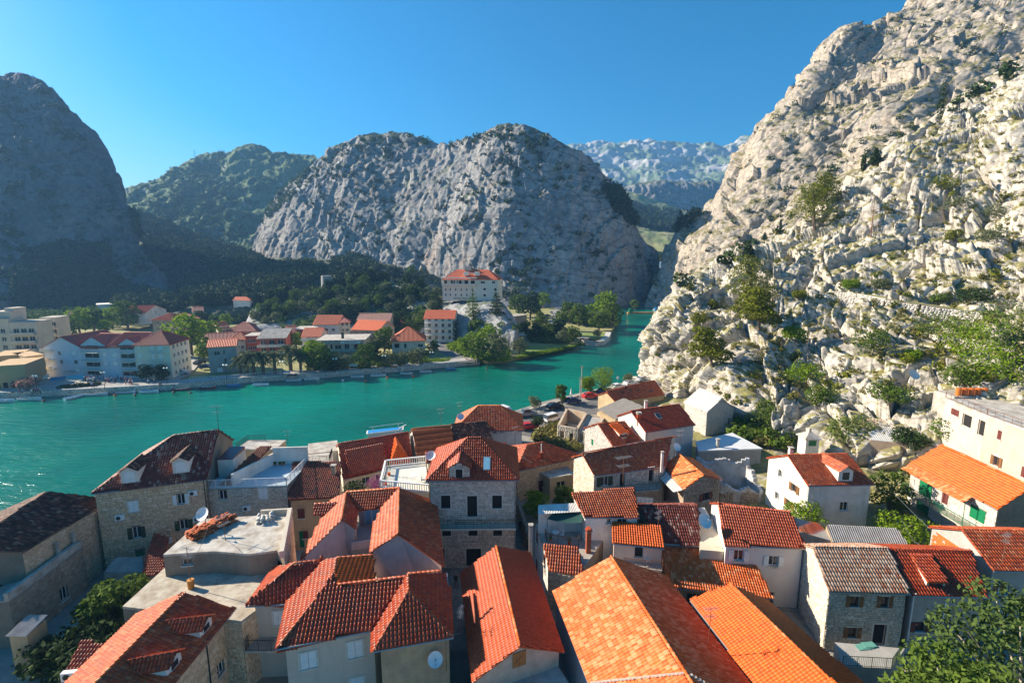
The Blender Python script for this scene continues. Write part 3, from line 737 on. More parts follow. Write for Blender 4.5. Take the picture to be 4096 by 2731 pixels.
# ---------------------------------------------------------------- lofted hills
def cr(P,t):                        # Catmull-Rom through rows of P at parameters t
 n=len(P);x=np.clip(t,0,n - 1 - 1e-6);i=x.astype(int);f=(x - i)[:,None]
 s=(len(t),)+(1,)*(P.ndim - 1);f=(x - i).reshape(s)
 Q=np.concatenate([[2*P[0] - P[1]],P,[2*P[-1] - P[-2]]])
 p0,p1,p2,p3=Q[i],Q[i+1],Q[i+2],Q[i+3]
 return .5*(2*p1+(p2 - p0)*f+(2*p0 - 5*p1+4*p2 - p3)*f*f+(3*p1 - p0 - 3*p2+p3)*f**3)
HILLS=[]
def loft(name,cols,nu,nv,disp,m,back=120,drop=60,kind='structure'):
 C=[[np.array(pt(*p)) for p in c] for c in cols]
 for c in C:
  d=c[-1] - np.array([0,0,CAMZ]);d[2]=0;d /= np.linalg.norm(d)
  c.append(c[-1]+d*back*.3+np.array([0,0,-drop*.1]));c.append(c[-1]+d*back+np.array([0,0,-drop]))
  b=c[0] - d*0;c.insert(0,np.array([b[0],b[1],b[2] - 12]) - d*4)
 C=np.array(C)                   # (i,j,3)
 a=np.linspace(0,len(C) - 1,nu);A=cr(C,a)            # nu,j,3
 bq=np.linspace(0,C.shape[1] - 1,nv);B=cr(A.transpose(1,0,2),bq).transpose(1,0,2)   # nu,nv,3
 du=np.gradient(B,axis=0);dv=np.gradient(B,axis=1);nn=np.cross(du,dv);nn /= np.linalg.norm(nn,axis=2,keepdims=True)+1e-9
 toc=np.array([0,0,CAMZ]) - B
 nn *= np.where((nn*toc).sum(2,keepdims=True).mean()<0,-1,1)
 P=B.reshape(-1,3);Nn=nn.reshape(-1,3)
 P=P+disp(P,Nn)
 I=np.arange(nu*nv).reshape(nu,nv)
 q=np.stack([I[:-1,:-1],I[1:,:-1],I[1:,1:],I[:-1,1:]],-1).reshape(-1,4)
 me=np_mesh(name,P,q)
 o=obj(name,me,m,kind=kind,smooth=False)
 HILLS.append((P,q));return o
def rot(P,ax,an):
 M=np.array(Matrix.Rotation(an,3,ax));return P @ M.T
def D_right(P,Nn):                  # tilted slabs and boulders
 Q=rot(rot(P,'Y',R(38)),'Z',R(20))
 w=1.6*np.stack([vnoise(P/9.,31),vnoise(P/9.,32),vnoise(P/9.,33)],1)
 h1,e1=facets((Q+w)/np.array([22.,14.,8.]),1,2.4,.4);h2,e2=facets((Q+w*.5)/np.array([6.,4.,2.2]),9,2.2,.5);h3,e3=facets(Q/np.array([2.2,1.5,.8]),19,2.,.6)
 sw=Q[:,2]/7.5+1.1*vnoise(P/16.,61)+.35*vnoise(P/5.,62);sa=sw - np.floor(sw);ba=_h(np.floor(sw),np.floor(Q[:,0]/30+vnoise(P/12.,63)),np.zeros(len(P)),64)
 d=3.4*(sa*(.35+ba))+3.0*(h1 - .5) - 1.8*np.clip(.06 - e1,0,1)/.06+1.2*(h2 - .5) - .7*np.clip(.09 - e2,0,1)/.09+6.*fbm(P/34.,2,5)+.5*(h3 - .5) - .25*np.clip(.1 - e3,0,1)/.1
 return Nn*d[:,None]
def D_cliff(P,Nn,s=1.,k=1.):
 w=5.*s*np.stack([vnoise(P/(20.*s),41),vnoise(P/(20.*s),42),vnoise(P/(20.*s),43)],1)
 Q=P+w
 h1,e1=facets(Q/(np.array([24.,24.,60.])*s),3,2.,.5);h2,e2=facets(Q/(np.array([8.,8.,18.])*s),13,2.,.5)
 sw=(P[:,2]+.3*P[:,0])/(42.*s)+1.4*vnoise(P/(60.*s),81);sa=sw - np.floor(sw);ba=_h(np.floor(sw),np.floor(P[:,0]/(70*s)+vnoise(P/40.,83)),np.zeros(len(P)),84)
 d=4.*sa*(ba+.1)+3.*(h1 - .5) - 1.*np.clip(.07 - e1,0,1)/.07+1.6*(h2 - .5) - .6*np.clip(.1 - e2,0,1)/.1+13*fbm(P/np.array([75.,75.,190.])/s,3,6)+1.9*ridged(P/np.array([10.,10.,50.])/s,5,7)
 return Nn*(d*s*k)[:,None]
def D_soft(P,Nn,s=1.,a=6.):return Nn*(a*fbm(P/(30.*s),6,3)+a*.3*ridged(P/(9.*s),3,4))[:,None]
def D_back(P,Nn):
 Q=rot(P,'Y',R(30));w=3*np.stack([vnoise(P/12.,51),vnoise(P/12.,52),vnoise(P/12.,53)],1)
 h1,e1=facets((Q+w)/np.array([26.,22.,18.]),21,2.,.5);h2,e2=facets((Q+w)/np.array([8.,7.,5.]),27,2.,.5)
 sw=(P[:,2] - .35*P[:,0])/26.+1.3*vnoise(P/45.,71)+.3*vnoise(P/14.,72);sa=sw - np.floor(sw);ba=_h(np.floor(sw),np.floor(P[:,0]/60+vnoise(P/30.,73)),np.zeros(len(P)),74)
 d=8.*sa*(.2+ba)+4.*(h1 - .5) - 1.4*np.clip(.08 - e1,0,1)/.08+1.0*(h2 - .5) - .5*np.clip(.1 - e2,0,1)/.1+13*fbm(P/62.,4,15)+1.0*ridged(P/np.array([7.,7.,24.]),4,18)
 return Nn*d[:,None]
C_RB=[[(2640,1232,480),(2690,1087,490),(2790,947,500),(2920,821,510),(3050,620,520),(3230,370,540),(3350,200,550)],
 [(2570,1236,404),(2635,1087,408),(2740,947,415),(2862,821,425),(3000,596,440),(3180,375,455),(3290,230,465)],
 [(2640,1290,330),(2720,1130,345),(2830,970,355),(2980,760,370),(3130,520,390),(3260,330,410),(3372,130,430)],
 [(2760,1290,270),(2880,1130,285),(3020,960,300),(3170,720,320),(3300,480,350),(3450,270,380),(3560,70,400)],
 [(2900,1250,240),(3060,1060,250),(3200,870,265),(3370,640,290),(3520,400,310),(3700,150,340),(3800,-120,370)],
 [(3150,1150,220),(3330,960,225),(3460,770,235),(3620,560,250),(3790,350,270),(3960,100,300),(4080,-200,330)],
 [(3500,950,200),(3700,780,205),(3830,620,215),(3960,450,230),(4120,250,250),(4300,20,270),(4400,-250,300)],
 [(4000,800,180),(4200,620,185),(4300,450,200),(4400,300,210),(4600,100,225),(4700,-100,240),(4800,-350,260)]]
C_RF=[[(2640,1500,185),(2660,1420,200),(2670,1340,215),(2690,1290,225),(2720,1270,235),(2760,1250,240)],
 [(2586,1530,155),(2604,1440,158),(2618,1350,162),(2629,1290,168),(2650,1256,176),(2704,1215,185)],
 [(2680,1580,132),(2700,1480,136),(2715,1380,142),(2735,1280,150),(2765,1190,160),(2800,1118,176)],
 [(2830,1620,118),(2845,1520,122),(2860,1400,130),(2880,1280,140),(2890,1170,155),(2900,1060,175)],
 [(3000,1680,100),(3020,1560,108),(3040,1420,118),(3060,1280,132),(3090,1120,150),(3120,960,176)],
 [(3220,1760,92),(3230,1620,98),(3240,1480,110),(3260,1300,126),(3290,1080,148),(3330,820,176)],
 [(3420,1850,82),(3440,1700,88),(3460,1500,100),(3490,1260,120),(3530,960,146),(3590,620,178)],
 [(3680,1830,78),(3700,1680,84),(3720,1480,94),(3760,1200,114),(3830,850,142),(3900,410,180)],
 [(3950,1800,73),(3980,1620,79),(4010,1400,90),(4050,1100,108),(4080,720,135),(4100,280,175)],
 [(4300,1750,66),(4330,1560,72),(4370,1320,82),(4420,1000,100),(4500,600,125),(4600,120,160)]]
C_LM=[[(-700,1250,330),(-700,1000,370),(-600,750,420),(-500,500,480),(-400,300,520),(-300,150,560)],
 [(-150,1240,330),(-150,1050,370),(-120,850,420),(-100,600,470),(-60,420,510),(-40,300,545)],
 [(120,1240,340),(110,1080,375),(100,880,420),(90,640,465),(80,430,505),(70,292,540)],
 [(330,1235,350),(330,1120,375),(300,930,415),(260,700,455),(215,480,495),(190,335,530)],
 [(520,1225,360),(500,1130,380),(450,980,410),(385,790,445),(332,620,480),(292,480,515)],
 [(680,1215,365),(620,1120,385),(540,1010,410),(470,860,440),(430,740,470),(400,621,505)],
 [(760,1205,372),(695,1168,390),(618,1055,410),(538,990,430),(505,852,455),(440,690,490)],
 [(700,1190,450),(650,1150,470),(580,1060,490),(500,990,510),(460,860,540),(400,720,560)]]
C_M2=[[(420,1000,700),(450,930,740),(480,880,790),(490,840,830),(480,810,870)],
 [(620,1020,700),(620,920,740),(620,830,790),(620,770,840),(620,722,880)],
 [(800,1050,690),(800,950,730),(800,840,790),(795,730,850),(792,646,900)],
 [(1000,1080,680),(1000,960,720),(995,850,780),(985,720,850),(982,602,910)],
 [(1200,1100,680),(1190,980,710),(1180,860,770),(1160,740,840),(1130,606,900)],
 [(1400,1100,700),(1380,980,730),(1350,880,790),(1320,760,850),(1262,626,900)]]
C_M3=[[(1000,1060,600),(1000,1010,620),(1020,950,640),(1060,880,655),(1100,810,665),(1150,750,675),(1200,712,690)],
 [(1180,1080,540),(1160,1010,560),(1170,920,580),(1190,830,600),(1220,750,620),(1250,680,640),(1280,636,665)],
 [(1350,1090,510),(1340,1010,530),(1340,920,550),(1350,820,570),(1370,730,590),(1400,640,615),(1453,566,645)],
 [(1560,1120,480),(1560,1030,500),(1560,930,520),(1570,830,540),(1590,730,560),(1610,640,585),(1640,556,620)],
 [(1780,1180,440),(1780,1080,460),(1780,960,480),(1790,850,505),(1800,740,530),(1820,640,560),(1850,558,600)],
 [(1980,1215,400),(1980,1110,420),(1985,980,445),(1990,860,470),(2000,740,500),(2005,620,530),(2010,525,570)],
 [(2180,1218,395),(2180,1120,410),(2180,1000,430),(2180,880,455),(2175,760,480),(2170,650,510),(2160,558,550)],
 [(2380,1214,405),(2380,1130,415),(2375,1030,430),(2365,930,445),(2350,820,465),(2330,730,490),(2305,640,530)],
 [(2510,1212,430),(2520,1150,440),(2530,1080,450),(2530,1000,460),(2500,900,475),(2465,800,500),(2405,722,530)],
 [(2600,1209,470),(2620,1150,480),(2632,1080,490),(2630,1010,500),(2580,955,520),(2505,875,540),(2465,770,560)],
 [(2560,1207,560),(2580,1150,570),(2600,1080,580),(2600,1020,590),(2560,980,610),(2480,890,620),(2440,790,640)]]
C_VA=[[(460,1270,300),(480,1200,400),(500,1090,500),(500,980,600),(480,870,700)],
 [(560,1262,300),(600,1190,400),(600,1080,500),(590,960,600),(560,860,700)],
 [(760,1250,300),(760,1180,380),(740,1100,460),(700,1000,560),(690,905,680)],
 [(950,1230,300),(950,1170,350),(940,1110,430),(900,1050,520),(860,975,660)],
 [(1150,1220,300),(1150,1160,340),(1150,1110,400),(1130,1060,480),(1080,1020,620)],
 [(1400,1215,300),(1400,1160,330),(1400,1110,380),(1390,1070,440),(1370,1035,560)],
 [(1650,1220,290),(1650,1180,320),(1650,1140,360),(1650,1110,410),(1650,1070,500)],
 [(1850,1240,300),(1860,1220,330),(1860,1200,360),(1860,1180,400),(1860,1150,460)],
 [(1990,1262,300),(2000,1245,330),(2000,1228,360),(2000,1222,390),(2000,1200,430)]]
C_KN=[[(1010,1300,265),(1020,1285,275),(1025,1265,285),(1030,1250,295)],
 [(985,1310,235),(995,1290,245),(1005,1262,255),(1012,1244,265)],
 [(1150,1320,230),(1150,1280,240),(1150,1235,255),(1150,1192,272)],
 [(1300,1330,228),(1300,1280,238),(1300,1215,255),(1300,1160,275)],
 [(1450,1330,225),(1450,1270,238),(1450,1200,255),(1450,1138,275)],
 [(1600,1330,222),(1600,1270,235),(1600,1200,252),(1600,1138,272)],
 [(1750,1340,218),(1750,1280,225),(1750,1225,238),(1750,1190,256)],
 [(1880,1345,213),(1890,1290,217),(1900,1232,223),(1900,1206,246)],
 [(2000,1340,212),(2010,1290,216),(2005,1240,224),(1992,1212,244)],
 [(2070,1330,215),(2065,1305,222),(2050,1278,230),(2030,1255,242)],
 [(2050,1325,240),(2045,1308,246),(2030,1285,250),(2020,1270,256)]]
C_KN=[[(u,v,t+20 - max(0,(u - 1780))*.07) for u,v,t in c] for c in C_KN]
C_F1=[[(2150,760,2300),(2160,700,2500),(2180,640,2700),(2200,600,2850)],
 [(2300,760,2200),(2300,700,2400),(2300,640,2650),(2310,590,2800)],
 [(2450,770,2150),(2450,710,2400),(2450,650,2600),(2450,590,2850)],
 [(2600,770,2150),(2600,710,2350),(2600,640,2600),(2610,578,2850)],
 [(2780,760,2200),(2780,700,2400),(2780,650,2600),(2770,600,2900)],
 [(2950,760,2200),(2950,690,2400),(2950,640,2650),(2940,566,2900)],
 [(3150,760,2300),(3150,690,2500),(3150,600,2700),(3150,520,3000)]]
C_F2=[[(2380,1000,700),(2400,930,850),(2420,870,1000),(2440,800,1200),(2450,775,1300)],
 [(2500,1010,700),(2500,930,850),(2500,870,1000),(2500,800,1200),(2500,762,1300)],
 [(2620,1010,700),(2620,950,850),(2620,900,1000),(2620,830,1200),(2620,790,1300)],
 [(2740,1010,700),(2740,960,850),(2740,920,1000),(2740,870,1150),(2740,830,1300)],
 [(2860,1010,750),(2860,960,850),(2860,920,1000),(2860,880,1150),(2860,850,1300)]]
C_F3=[[(2420,840,1290),(2420,800,1300),(2420,770,1310)],[(2494,820,1290),(2494,785,1300),(2494,756,1310)],[(2573,845,1270),(2573,790,1290),(2573,742,1310)],[(2718,870,1270),(2718,800,1290),(2718,745,1310)],
 [(2855,880,1270),(2855,810,1290),(2855,744,1310)],[(3000,890,1280),(3000,820,1300),(3000,750,1320)]]
def steep(C,k):return [[(u,v,c[0][2]+(t - c[0][2])*k) for u,v,t in c] for c in C]
C_RB=[[(u,v,t*k) for u,v,t in c] for c,k in zip(C_RB,(1.14,1.1,1.1,1.18,1.27,1.33,1.38,1.4))]
C_M3=steep(C_M3,.5);C_LM=steep(C_LM,.62)
loft('cliff_hill',C_RF,480,880,D_right,ROCK_R,60,20)
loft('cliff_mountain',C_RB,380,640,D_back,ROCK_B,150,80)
loft('left_mountain',C_LM,300,300,lambda P,N_:D_cliff(P,N_,1.,.85),ROCK_L,150,100)
loft('scrub_hill',C_M2,240,160,lambda P,N_:D_soft(P,N_,1.6,16)+D_cliff(P,N_,1.,.35),ROCK_G,200,80)
loft('gorge_cliff',C_M3,560,330,lambda P,N_:D_cliff(P,N_,.9,1.)*np.clip((P[:,2:3] - 0)/25,.15,1),ROCK_C,150,60)
loft('valley_slope',C_VA,200,120,lambda P,N_:D_soft(P,N_,.8,5),FORESTF,100,30)
loft('rocky_knoll',C_KN,260,110,lambda P,N_:.28*D_cliff(P,N_,.45),ROCK_K,25,22)
loft('far_mountains',C_F1,220,130,lambda P,N_:D_soft(P,N_,6,70),ROCK_F,600,200)
loft('far_slope',C_F2,120,100,lambda P,N_:D_soft(P,N_,2,8),FIELD,100,20)
loft('far_cliff',C_F3,160,60,lambda P,N_:D_cliff(P,N_,1.6),ROCK_C,200,40)
from mathutils.bvhtree import BVHTree
_v=[];_q=[];_n=0
for P,q in HILLS:_v.append(P);_q.append(q+_n);_n += len(P)
_V=np.concatenate(_v);BVH=BVHTree.FromPolygons(_V.tolist(),np.concatenate(_q).tolist())
BV=[BVHTree.FromPolygons(P.tolist(),q.tolist()) for P,q in (HILLS[i] for i in (0,1,3,4,5,6))]
def hit(u,v,tree=None):
 h=(tree or BVH).ray_cast(V((0,0,CAMZ)),ray(u,v).normalized())
 return (h[0],h[1]) if h[0] is not None else (None,None)
# ---------------------------------------------------------------- water
def watermat():
 m,n,b=mat('river water');b.inputs['Roughness'].default_value=.12;b.inputs['Specular IOR Level'].default_value=.5;b.inputs['IOR'].default_value=1.33
 f=tex(n,'Noise',.018,'World',Detail=4.);c=mixc(n,ramp(n,f,[(.35,(0,0,0)),(.7,(1,1,1))]),(.0,.10,.07),(.0,.235,.16))
 L(n,c,b.inputs['Base Color']);rf=tex(n,'Noise',.03,'World',Detail=5.);L(n,ramp(n,rf,[(.4,(.05,.05,.05)),(.62,(.24,.24,.24))]),b.inputs['Roughness'])
 mp=N(n,'ShaderNodeMapping');g=N(n,'ShaderNodeNewGeometry');L(n,g.outputs['Position'],mp.inputs[0]);mp.inputs['Rotation'].default_value=(0,0,R(-18));mp.inputs['Scale'].default_value=(.35,1.,1.)
 w1=tex(n,'Noise',.9,vec=mp.outputs[0],Detail=5.,Roughness=.62);w2=tex(n,'Noise',.12,vec=mp.outputs[0],Detail=3.)
 w3=tex(n,'Noise',.33,vec=mp.outputs[0],Detail=3.,Roughness=.5);h=math_(n,'ADD',w1,math_(n,'ADD',math_(n,'MULTIPLY',w2,.8),math_(n,'MULTIPLY',w3,1.4)));bump(n,b,h,.7,.5);return m
mb=MB();mb.face((-2500,-60,0),(2500,-60,0),(2500,1500,0),(-2500,1500,0));mb.build('river',watermat(),kind='structure')
mb=MB();mb.face((-2600,-70,-6),(2600,-70,-6),(2600,1600,-6),(-2600,1600,-6));mb.build('riverbed',SOIL,kind='structure')
# ---------------------------------------------------------------- far bank
QZ=2.0
qline=[(-1500,1700),(-400,1625),(0,1596),(350,1580),(701,1560),(1024,1529),(1300,1512),(1600,1488),(1919,1458)]
QP=[px(u,v,0) for u,v in qline]
bank=[px(u,v,0) for u,v in [(1950,1457),(2035,1446),(2110,1430),(2180,1412),(2254,1397),(2338,1371),(2358,1366),(2395,1369),(2418,1362),(2440,1340),(2446,1333),(2459,1312),(2464,1290),(2440,1275),(2400,1262),(2340,1252),(2290,1243),(2260,1236),(2330,1228),(2390,1221),(2420,1212),(2560,1207)]]
land=[(p.x,p.y) for p in [q+V((0,2.5,0)) for q in QP]+bank]+[(500,1000),(-2400,1000),(-2400,100)]
def prism_poly(name,poly,z0,z1,m,kind='structure',parent=None):
 b=MB();b.prism(poly,z0,z1);return b.build(name,m,parent,kind=kind)
prism_poly('far_bank',land,-3,1.6,DRYG)
# promenade:quay wall+paving,stone coping blocks
def offset(P,d):
 out=[]
 for i,p in enumerate(P):
  a=P[max(i-1,0)];b=P[min(i+1,len(P)-1)];t=(b - a);t.z=0;t.normalize();out.append(V((p.x - t.y*d,p.y+t.x*d,0)))
 return out
def strip(name,P,Q,z0,z1,m,kind='structure'):
 b=MB()
 for i in range(len(P) - 1):
  q=[P[i],P[i+1],Q[i+1],Q[i]];b.hexa([V((p.x,p.y,z0)) for p in q],[V((p.x,p.y,z1)) for p in q])
 return b.build(name,m,kind=kind)
q0=offset(QP,.15);q1=offset(QP,1.0);q2=offset(QP,6.2)
strip('quay_wall',q0,q1,-3,1.95,QUAYS)
strip('promenade',q1,q2,1.2,1.9,PAVE)
A=[]
for i in range(2,len(QP) - 1):
 a,b=q0[i],q0[i+1];d=(b - a);n_=int(d.length/1.1);d.normalize();nr=V((d.y,-d.x,0))
 for r_ in range(3):
  for k in range(n_):
   M=np.eye(4);M[:3,0]=np.array(d)*1.05*random.uniform(.7,1);M[:3,1]=(0,0,.52);M[:3,2]=np.array(nr)*random.uniform(.04,.14)
   c=a+d*(k+.5+.5*(r_ % 2))*1.1;M[:3,3]=(c.x,c.y,.4+.56*r_);A.append(M)
pieces('quay_stone',['stone0','stone1','stone2'],A,ST_P,bpy.data.objects['quay_wall'],0,1.)
# ================================================================the old town
def groundh(x,y):
 k=max(0,min(1,(x - 30)/45.));m=max(0,min(1,(y - 40)/60.))*max(0,min(1,(x - 22)/30.))
 return 4.0+3.2*k*k+3.5*m
mb=MB();n1,n2=60,60
gx=np.linspace(-110,130,n1);gy=np.linspace(-25,165,n2)
shore=[px(*q,0) for q in [(-900,2900),(-100,2190),(150,2110),(365,2085),(700,1990),(1140,1885),(1500,1835),(1800,1775),(2057,1705),(2160,1668),(2262,1640),(2420,1602),(2560,1558),(2640,1500)]]
for p in shore[1:9]:mb
poly=[(p.x,p.y) for p in shore]
town=[(-110,-25),(140,-25),(140,165),(60,165)]+poly[::-1]
prism_poly('old_town_ground',town,-4,3.9,ALLEY)
gv=[];I={}
m2=MB()
for i,x in enumerate(np.linspace(24,100,40)):
 for j,y in enumerate(np.linspace(15,120,50)):I[i,j]=len(m2.v);m2.v.append((x,y,groundh(x,y) - .03+.45*math.sin(x*.9+math.sin(y))*math.sin(y*.7+x*.3)*min(1,max(0,(y - 50)/15)) if x>26 else 3.2))
for i in range(39):
 for j in range(49):m2.f.append((I[i,j],I[i+1,j],I[i+1,j+1],I[i,j+1]))
m2.build('sloping_ground',ROCK_R,kind='structure')
# lane paving slabs
A=[]
for (x0,x1,y0,y1) in [(1.6,5.2,30,58),(-12,8,46,53.0)]:
 y=y0
 while y<y1:
  x=x0
  while x<x1:
   w=random.uniform(.5,1.0);M=np.eye(4);M[:3,0]=(w - .04,0,0);M[:3,1]=(0,.46,0);M[:3,2]=(0,0,.03);M[:3,3]=(x+w/2,y+.25,3.905);A.append(M);x += w
  y += .5
pieces('paving_slab',['slab'],A,stonemat('worn lane slabs',[(.26,.24,.21),(.33,.31,.27),(.29,.26,.23)]),bpy.data.objects['old_town_ground'],200,.6)
PARK=[px(*q,3.95) for q in [(2000,1722),(2040,1675),(2160,1648),(2262,1622),(2420,1592),(2560,1552),(2640,1560),(2440,1640),(2300,1675),(2240,1700),(2235,1725),(2120,1745)]]
b_=MB();b_.face(*[p+V((0,0,0)) for p in PARK]);b_.build('riverside_road',ASPH,kind='structure')
# ---- small things that sit on houses
def dish_proto(r=.5,post=.9):
 t=thing('satellite_dish','white satellite dish on a roof','satellite dish',(0,0,0));d=MB();n=14;rings=4;k0=0
 ax=V((0,-.78,.62));x=V((1,0,0));y=ax.cross(x).normalized();c=V((0,-.15,post+.1))
 pts=[[c+(x*math.cos(2*math.pi*i/n)+y*math.sin(2*math.pi*i/n))*r*j/rings+ax*(.28*r*(j/rings)**2) for i in range(n)] for j in range(rings+1)]
 for j in range(rings):
  for i in range(n):d.face(pts[j][i],pts[j+1][i],pts[j+1][(i+1) % n],pts[j][(i+1) % n]) if j else d.face(pts[0][0],pts[1][i],pts[1][(i+1) % n])
 d.build('dish',WHITE,t)
 m=MB();m.tube((0,0,-.3),(0,0,post),.03);m.tube((0,0,post),c,.03);m.build('mast',METAL,t)
 f=MB();e=c+ax*r*1.1;f.tube(c - y*r*.95,e,.012);f.tube(c+x*r*.3 ,e,.01);f.box(e,x,y,ax,.05,.05,.07);f.build('feed_arm',METAL,t)
 return t
def antenna_proto(h=2.6):
 t=thing('tv_antenna','d','antenna',(0,0,0));m=MB();m.tube((0,0,-.3),(0,0,h),.028,.022);m.build('mast',RUST,t)
 for z,Lg,n_ in ((h - .1,1.1,9),(h - .7,.8,6)):
  a=MB();a.tube((-Lg/2,0,z),(Lg/2,0,z),.018,None,4)
  for i in range(n_):x=-Lg/2+Lg*i/(n_ - 1);a.tube((x,-.28+.012*i,z),(x,.28 - .012*i,z),.012,None,4)
  a.build('aerial',METAL,t)
 return t
def ac_proto():
 t=thing('air_conditioner','white air conditioner on a wall','air conditioner',(0,0,0));m=MB();m.bx(-.42,.42,-.32,-.02,0,.56);m.build('casing',WHITE,t)
 g=MB();n=14;c=V((-.1,-.325,.28))
 for i in range(n):
  a,b=2*math.pi*i/n,2*math.pi*(i+1)/n;g.face(c,c+V((math.cos(b)*.2,0,math.sin(b)*.2)),c+V((math.cos(a)*.2,0,math.sin(a)*.2)))
 for r_ in (.08,.14,.2):g.path([c+V((math.cos(2*math.pi*i/n)*r_,-.012,math.sin(2*math.pi*i/n)*r_)) for i in range(n+1)],.008,4)
 g.build('fan_grille',IRON,t);k=MB()
 k.bx(-.36,.36,-.34,0,-.05,-.001);k.build('bracket',METAL,t);return t
def chair_proto(m):
 t=thing('garden_chair','d','chair',(0,0,0));s=MB();s.bx(-.23,.23,-.22,.22,.40,.43);s.build('seat',m,t)
 b=MB();
 for i in range(5):b.bx(-.22+i*.1,-.17+i*.1,.21,.24,.432,.85)
 b.bx(-.23,.23,.205,.245,.852,.9);b.build('backrest',m,t)
 a=MB()
 for s_ in (-1,1):a.bx(s_*.25 - .025,s_*.25+.025,-.2,.22,.62,.65)
 a.build('armrests',m,t)
 for x in (-.22,.22):
  for y in (-.2,.2):l=MB();l.tube((x,y,0),(x*.92,y*.92,.40),.022);l.build('leg',m,t)
 return t
def table_proto(m):
 t=thing('garden_table','d','table',(0,0,0));s=MB();s.tube((0,0,.7),(0,0,.73),.42,.42,16);s.build('tabletop',m,t)
 for i in range(4):w=i*math.pi/2;l=MB();l.tube((math.cos(w)*.3,math.sin(w)*.3,0),(math.cos(w)*.1,math.sin(w)*.1,.7),.02);l.build('leg',m,t)
 return t
def leafblob(pts,size,n,rg,flat=0.):
 """n leaf quads of given size scattered in ellipsoids pts=[(c,(rx,ry,rz))...] -> verts, quads"""
 w=np.array([p[1][0]*p[1][1] for p in pts]);w=w/w.sum();idx=rg.choice(len(pts),n,p=w)
 C=np.array([p[0] for p in pts])[idx];S=np.array([p[1] for p in pts])[idx]
 d=rg.normal(size=(n,3));d /= np.linalg.norm(d,axis=1,keepdims=True);r=rg.uniform(.35,1,(n,1))**.45
 P=C+d*S*r
 a=d*.5+rg.normal(size=(n,3))*.6;a[:,2] += .35;a /= np.linalg.norm(a,axis=1,keepdims=True)
 b=np.cross(a,rg.normal(size=(n,3)));b /= np.linalg.norm(b,axis=1,keepdims=True);c=np.cross(a,b)
 s=size*rg.uniform(.6,1.4,(n,1));b=b*s;c=c*s*.6
 v=np.stack([P - b,P - c*.9+b*.1,P+b,P+c*.9+b*.1],1).reshape(-1,3);q=np.arange(4*n).reshape(n,4)
 return v,q
def crown_mesh(name,pts,size,n,seed):rg=np.random.default_rng(seed);v,q=leafblob(pts,size,n,rg);return np_mesh(name,v,q)
def tree_at(name,label,p,h,w,lm,bark=BARK,n=2600,ls=.16,seed=0,trunkf=.35,group=None,cat='tree',lobes=11,dense=1.):
 r=random.Random(seed);t=thing(name,label,cat,p,0,group);p=V(p)
 L_=[];tb=MB();base=p;top=p+V((r.uniform(-.1,.1)*w,r.uniform(-.1,.1)*w,h*(trunkf+.25)))
 tb.tube(base - UP*.3,base+(top - base)*.5,w*.045,w*.033,7);tb.tube(base+(top - base)*.5,top,w*.033,w*.018,6)
 for i in range(lobes):
  a=2.4*i+r.uniform(-.4,.4);zz=(i+.5)/lobes;rr=w*.5*math.sin(math.pi*(.18+.72*zz))*r.uniform(.45,.78)
  c=p+V((math.cos(a)*rr,math.sin(a)*rr,h*(trunkf+(1 - trunkf)*zz*.88)))
  s=w*r.uniform(.17,.27);L_.append((tuple(c),(s,s,s*.75)))
  tb.tube(base+(top - base)*(.35+.6*zz),c,w*.014,w*.005,4,False)
 tb.build('trunk',bark,t);me=crown_mesh('crown',L_,ls,int(n*dense),seed+5);obj('crown',me,lm,t);return t
def bush_at(name,label,p,w,h,lm,n=900,ls=.13,seed=0,group=None,cat='bush'):
 r=random.Random(seed);t=thing(name,label,cat,p,0,group);p=V(p);L_=[];sb=MB()
 for i in range(7):
  a=2.4*i;c=p+V((math.cos(a)*w*.28*r.uniform(.3,1),math.sin(a)*w*.28*r.uniform(.3,1),h*r.uniform(.35,.72)));s=w*r.uniform(.2,.3);L_.append((tuple(c),(s,s,min(s,h*.35))));sb.tube(p - UP*.2,c,.04,.015,4)
 sb.build('stem',BARK,t);obj('foliage',crown_mesh('foliage',L_,ls,n,seed+3),lm,t);return t
DISH=dish_proto();ANT=antenna_proto();ACU=ac_proto()
_used=set()
def put(proto,loc,rz,label,s=1.,group=None):
 if proto.name not in _used:
  _used.add(proto.name);proto.matrix_local=Matrix.Translation(V(loc)) @ Matrix.Rotation(rz,4,'Z') @ Matrix.Diagonal((s,s,s,1));proto['label']=label
  if group:proto['group']=group
  return proto
 return copy_thing(proto,loc,rz,s,label,group)
def on_wall(i,w,q,off=0.):         # point on wall w of house i seen at q
 F=i['F'];a,b=F[w],F[(w+1) % 4];s,z=wallray(a,b,*Q(*q));d=(b - a).normalized();n=V((d.y,-d.x));p=a+d*s+n*off
 return V((p.x,p.y,z)),math.atan2(d.y,d.x)
def ac_on(i,w,q,label,s=1.):p,rz=on_wall(i,w,q);put(ACU,p - UP*.25,rz,label,s,'air conditioners on house walls')
def gh(name,label,A,B,RA,RB,z0,ze,sl=.42,over=.3,ends=.2,**k):
 F,rise=gable4(A,B,RA,RB,ze,sl);F=shift_in(F,over,ends);return house(name,label,F,z0,ze+sl*over,rise - sl*over if k.get('kind') != 'shed' else k.pop('rise',rise),over=over,oveh=ends,**k)
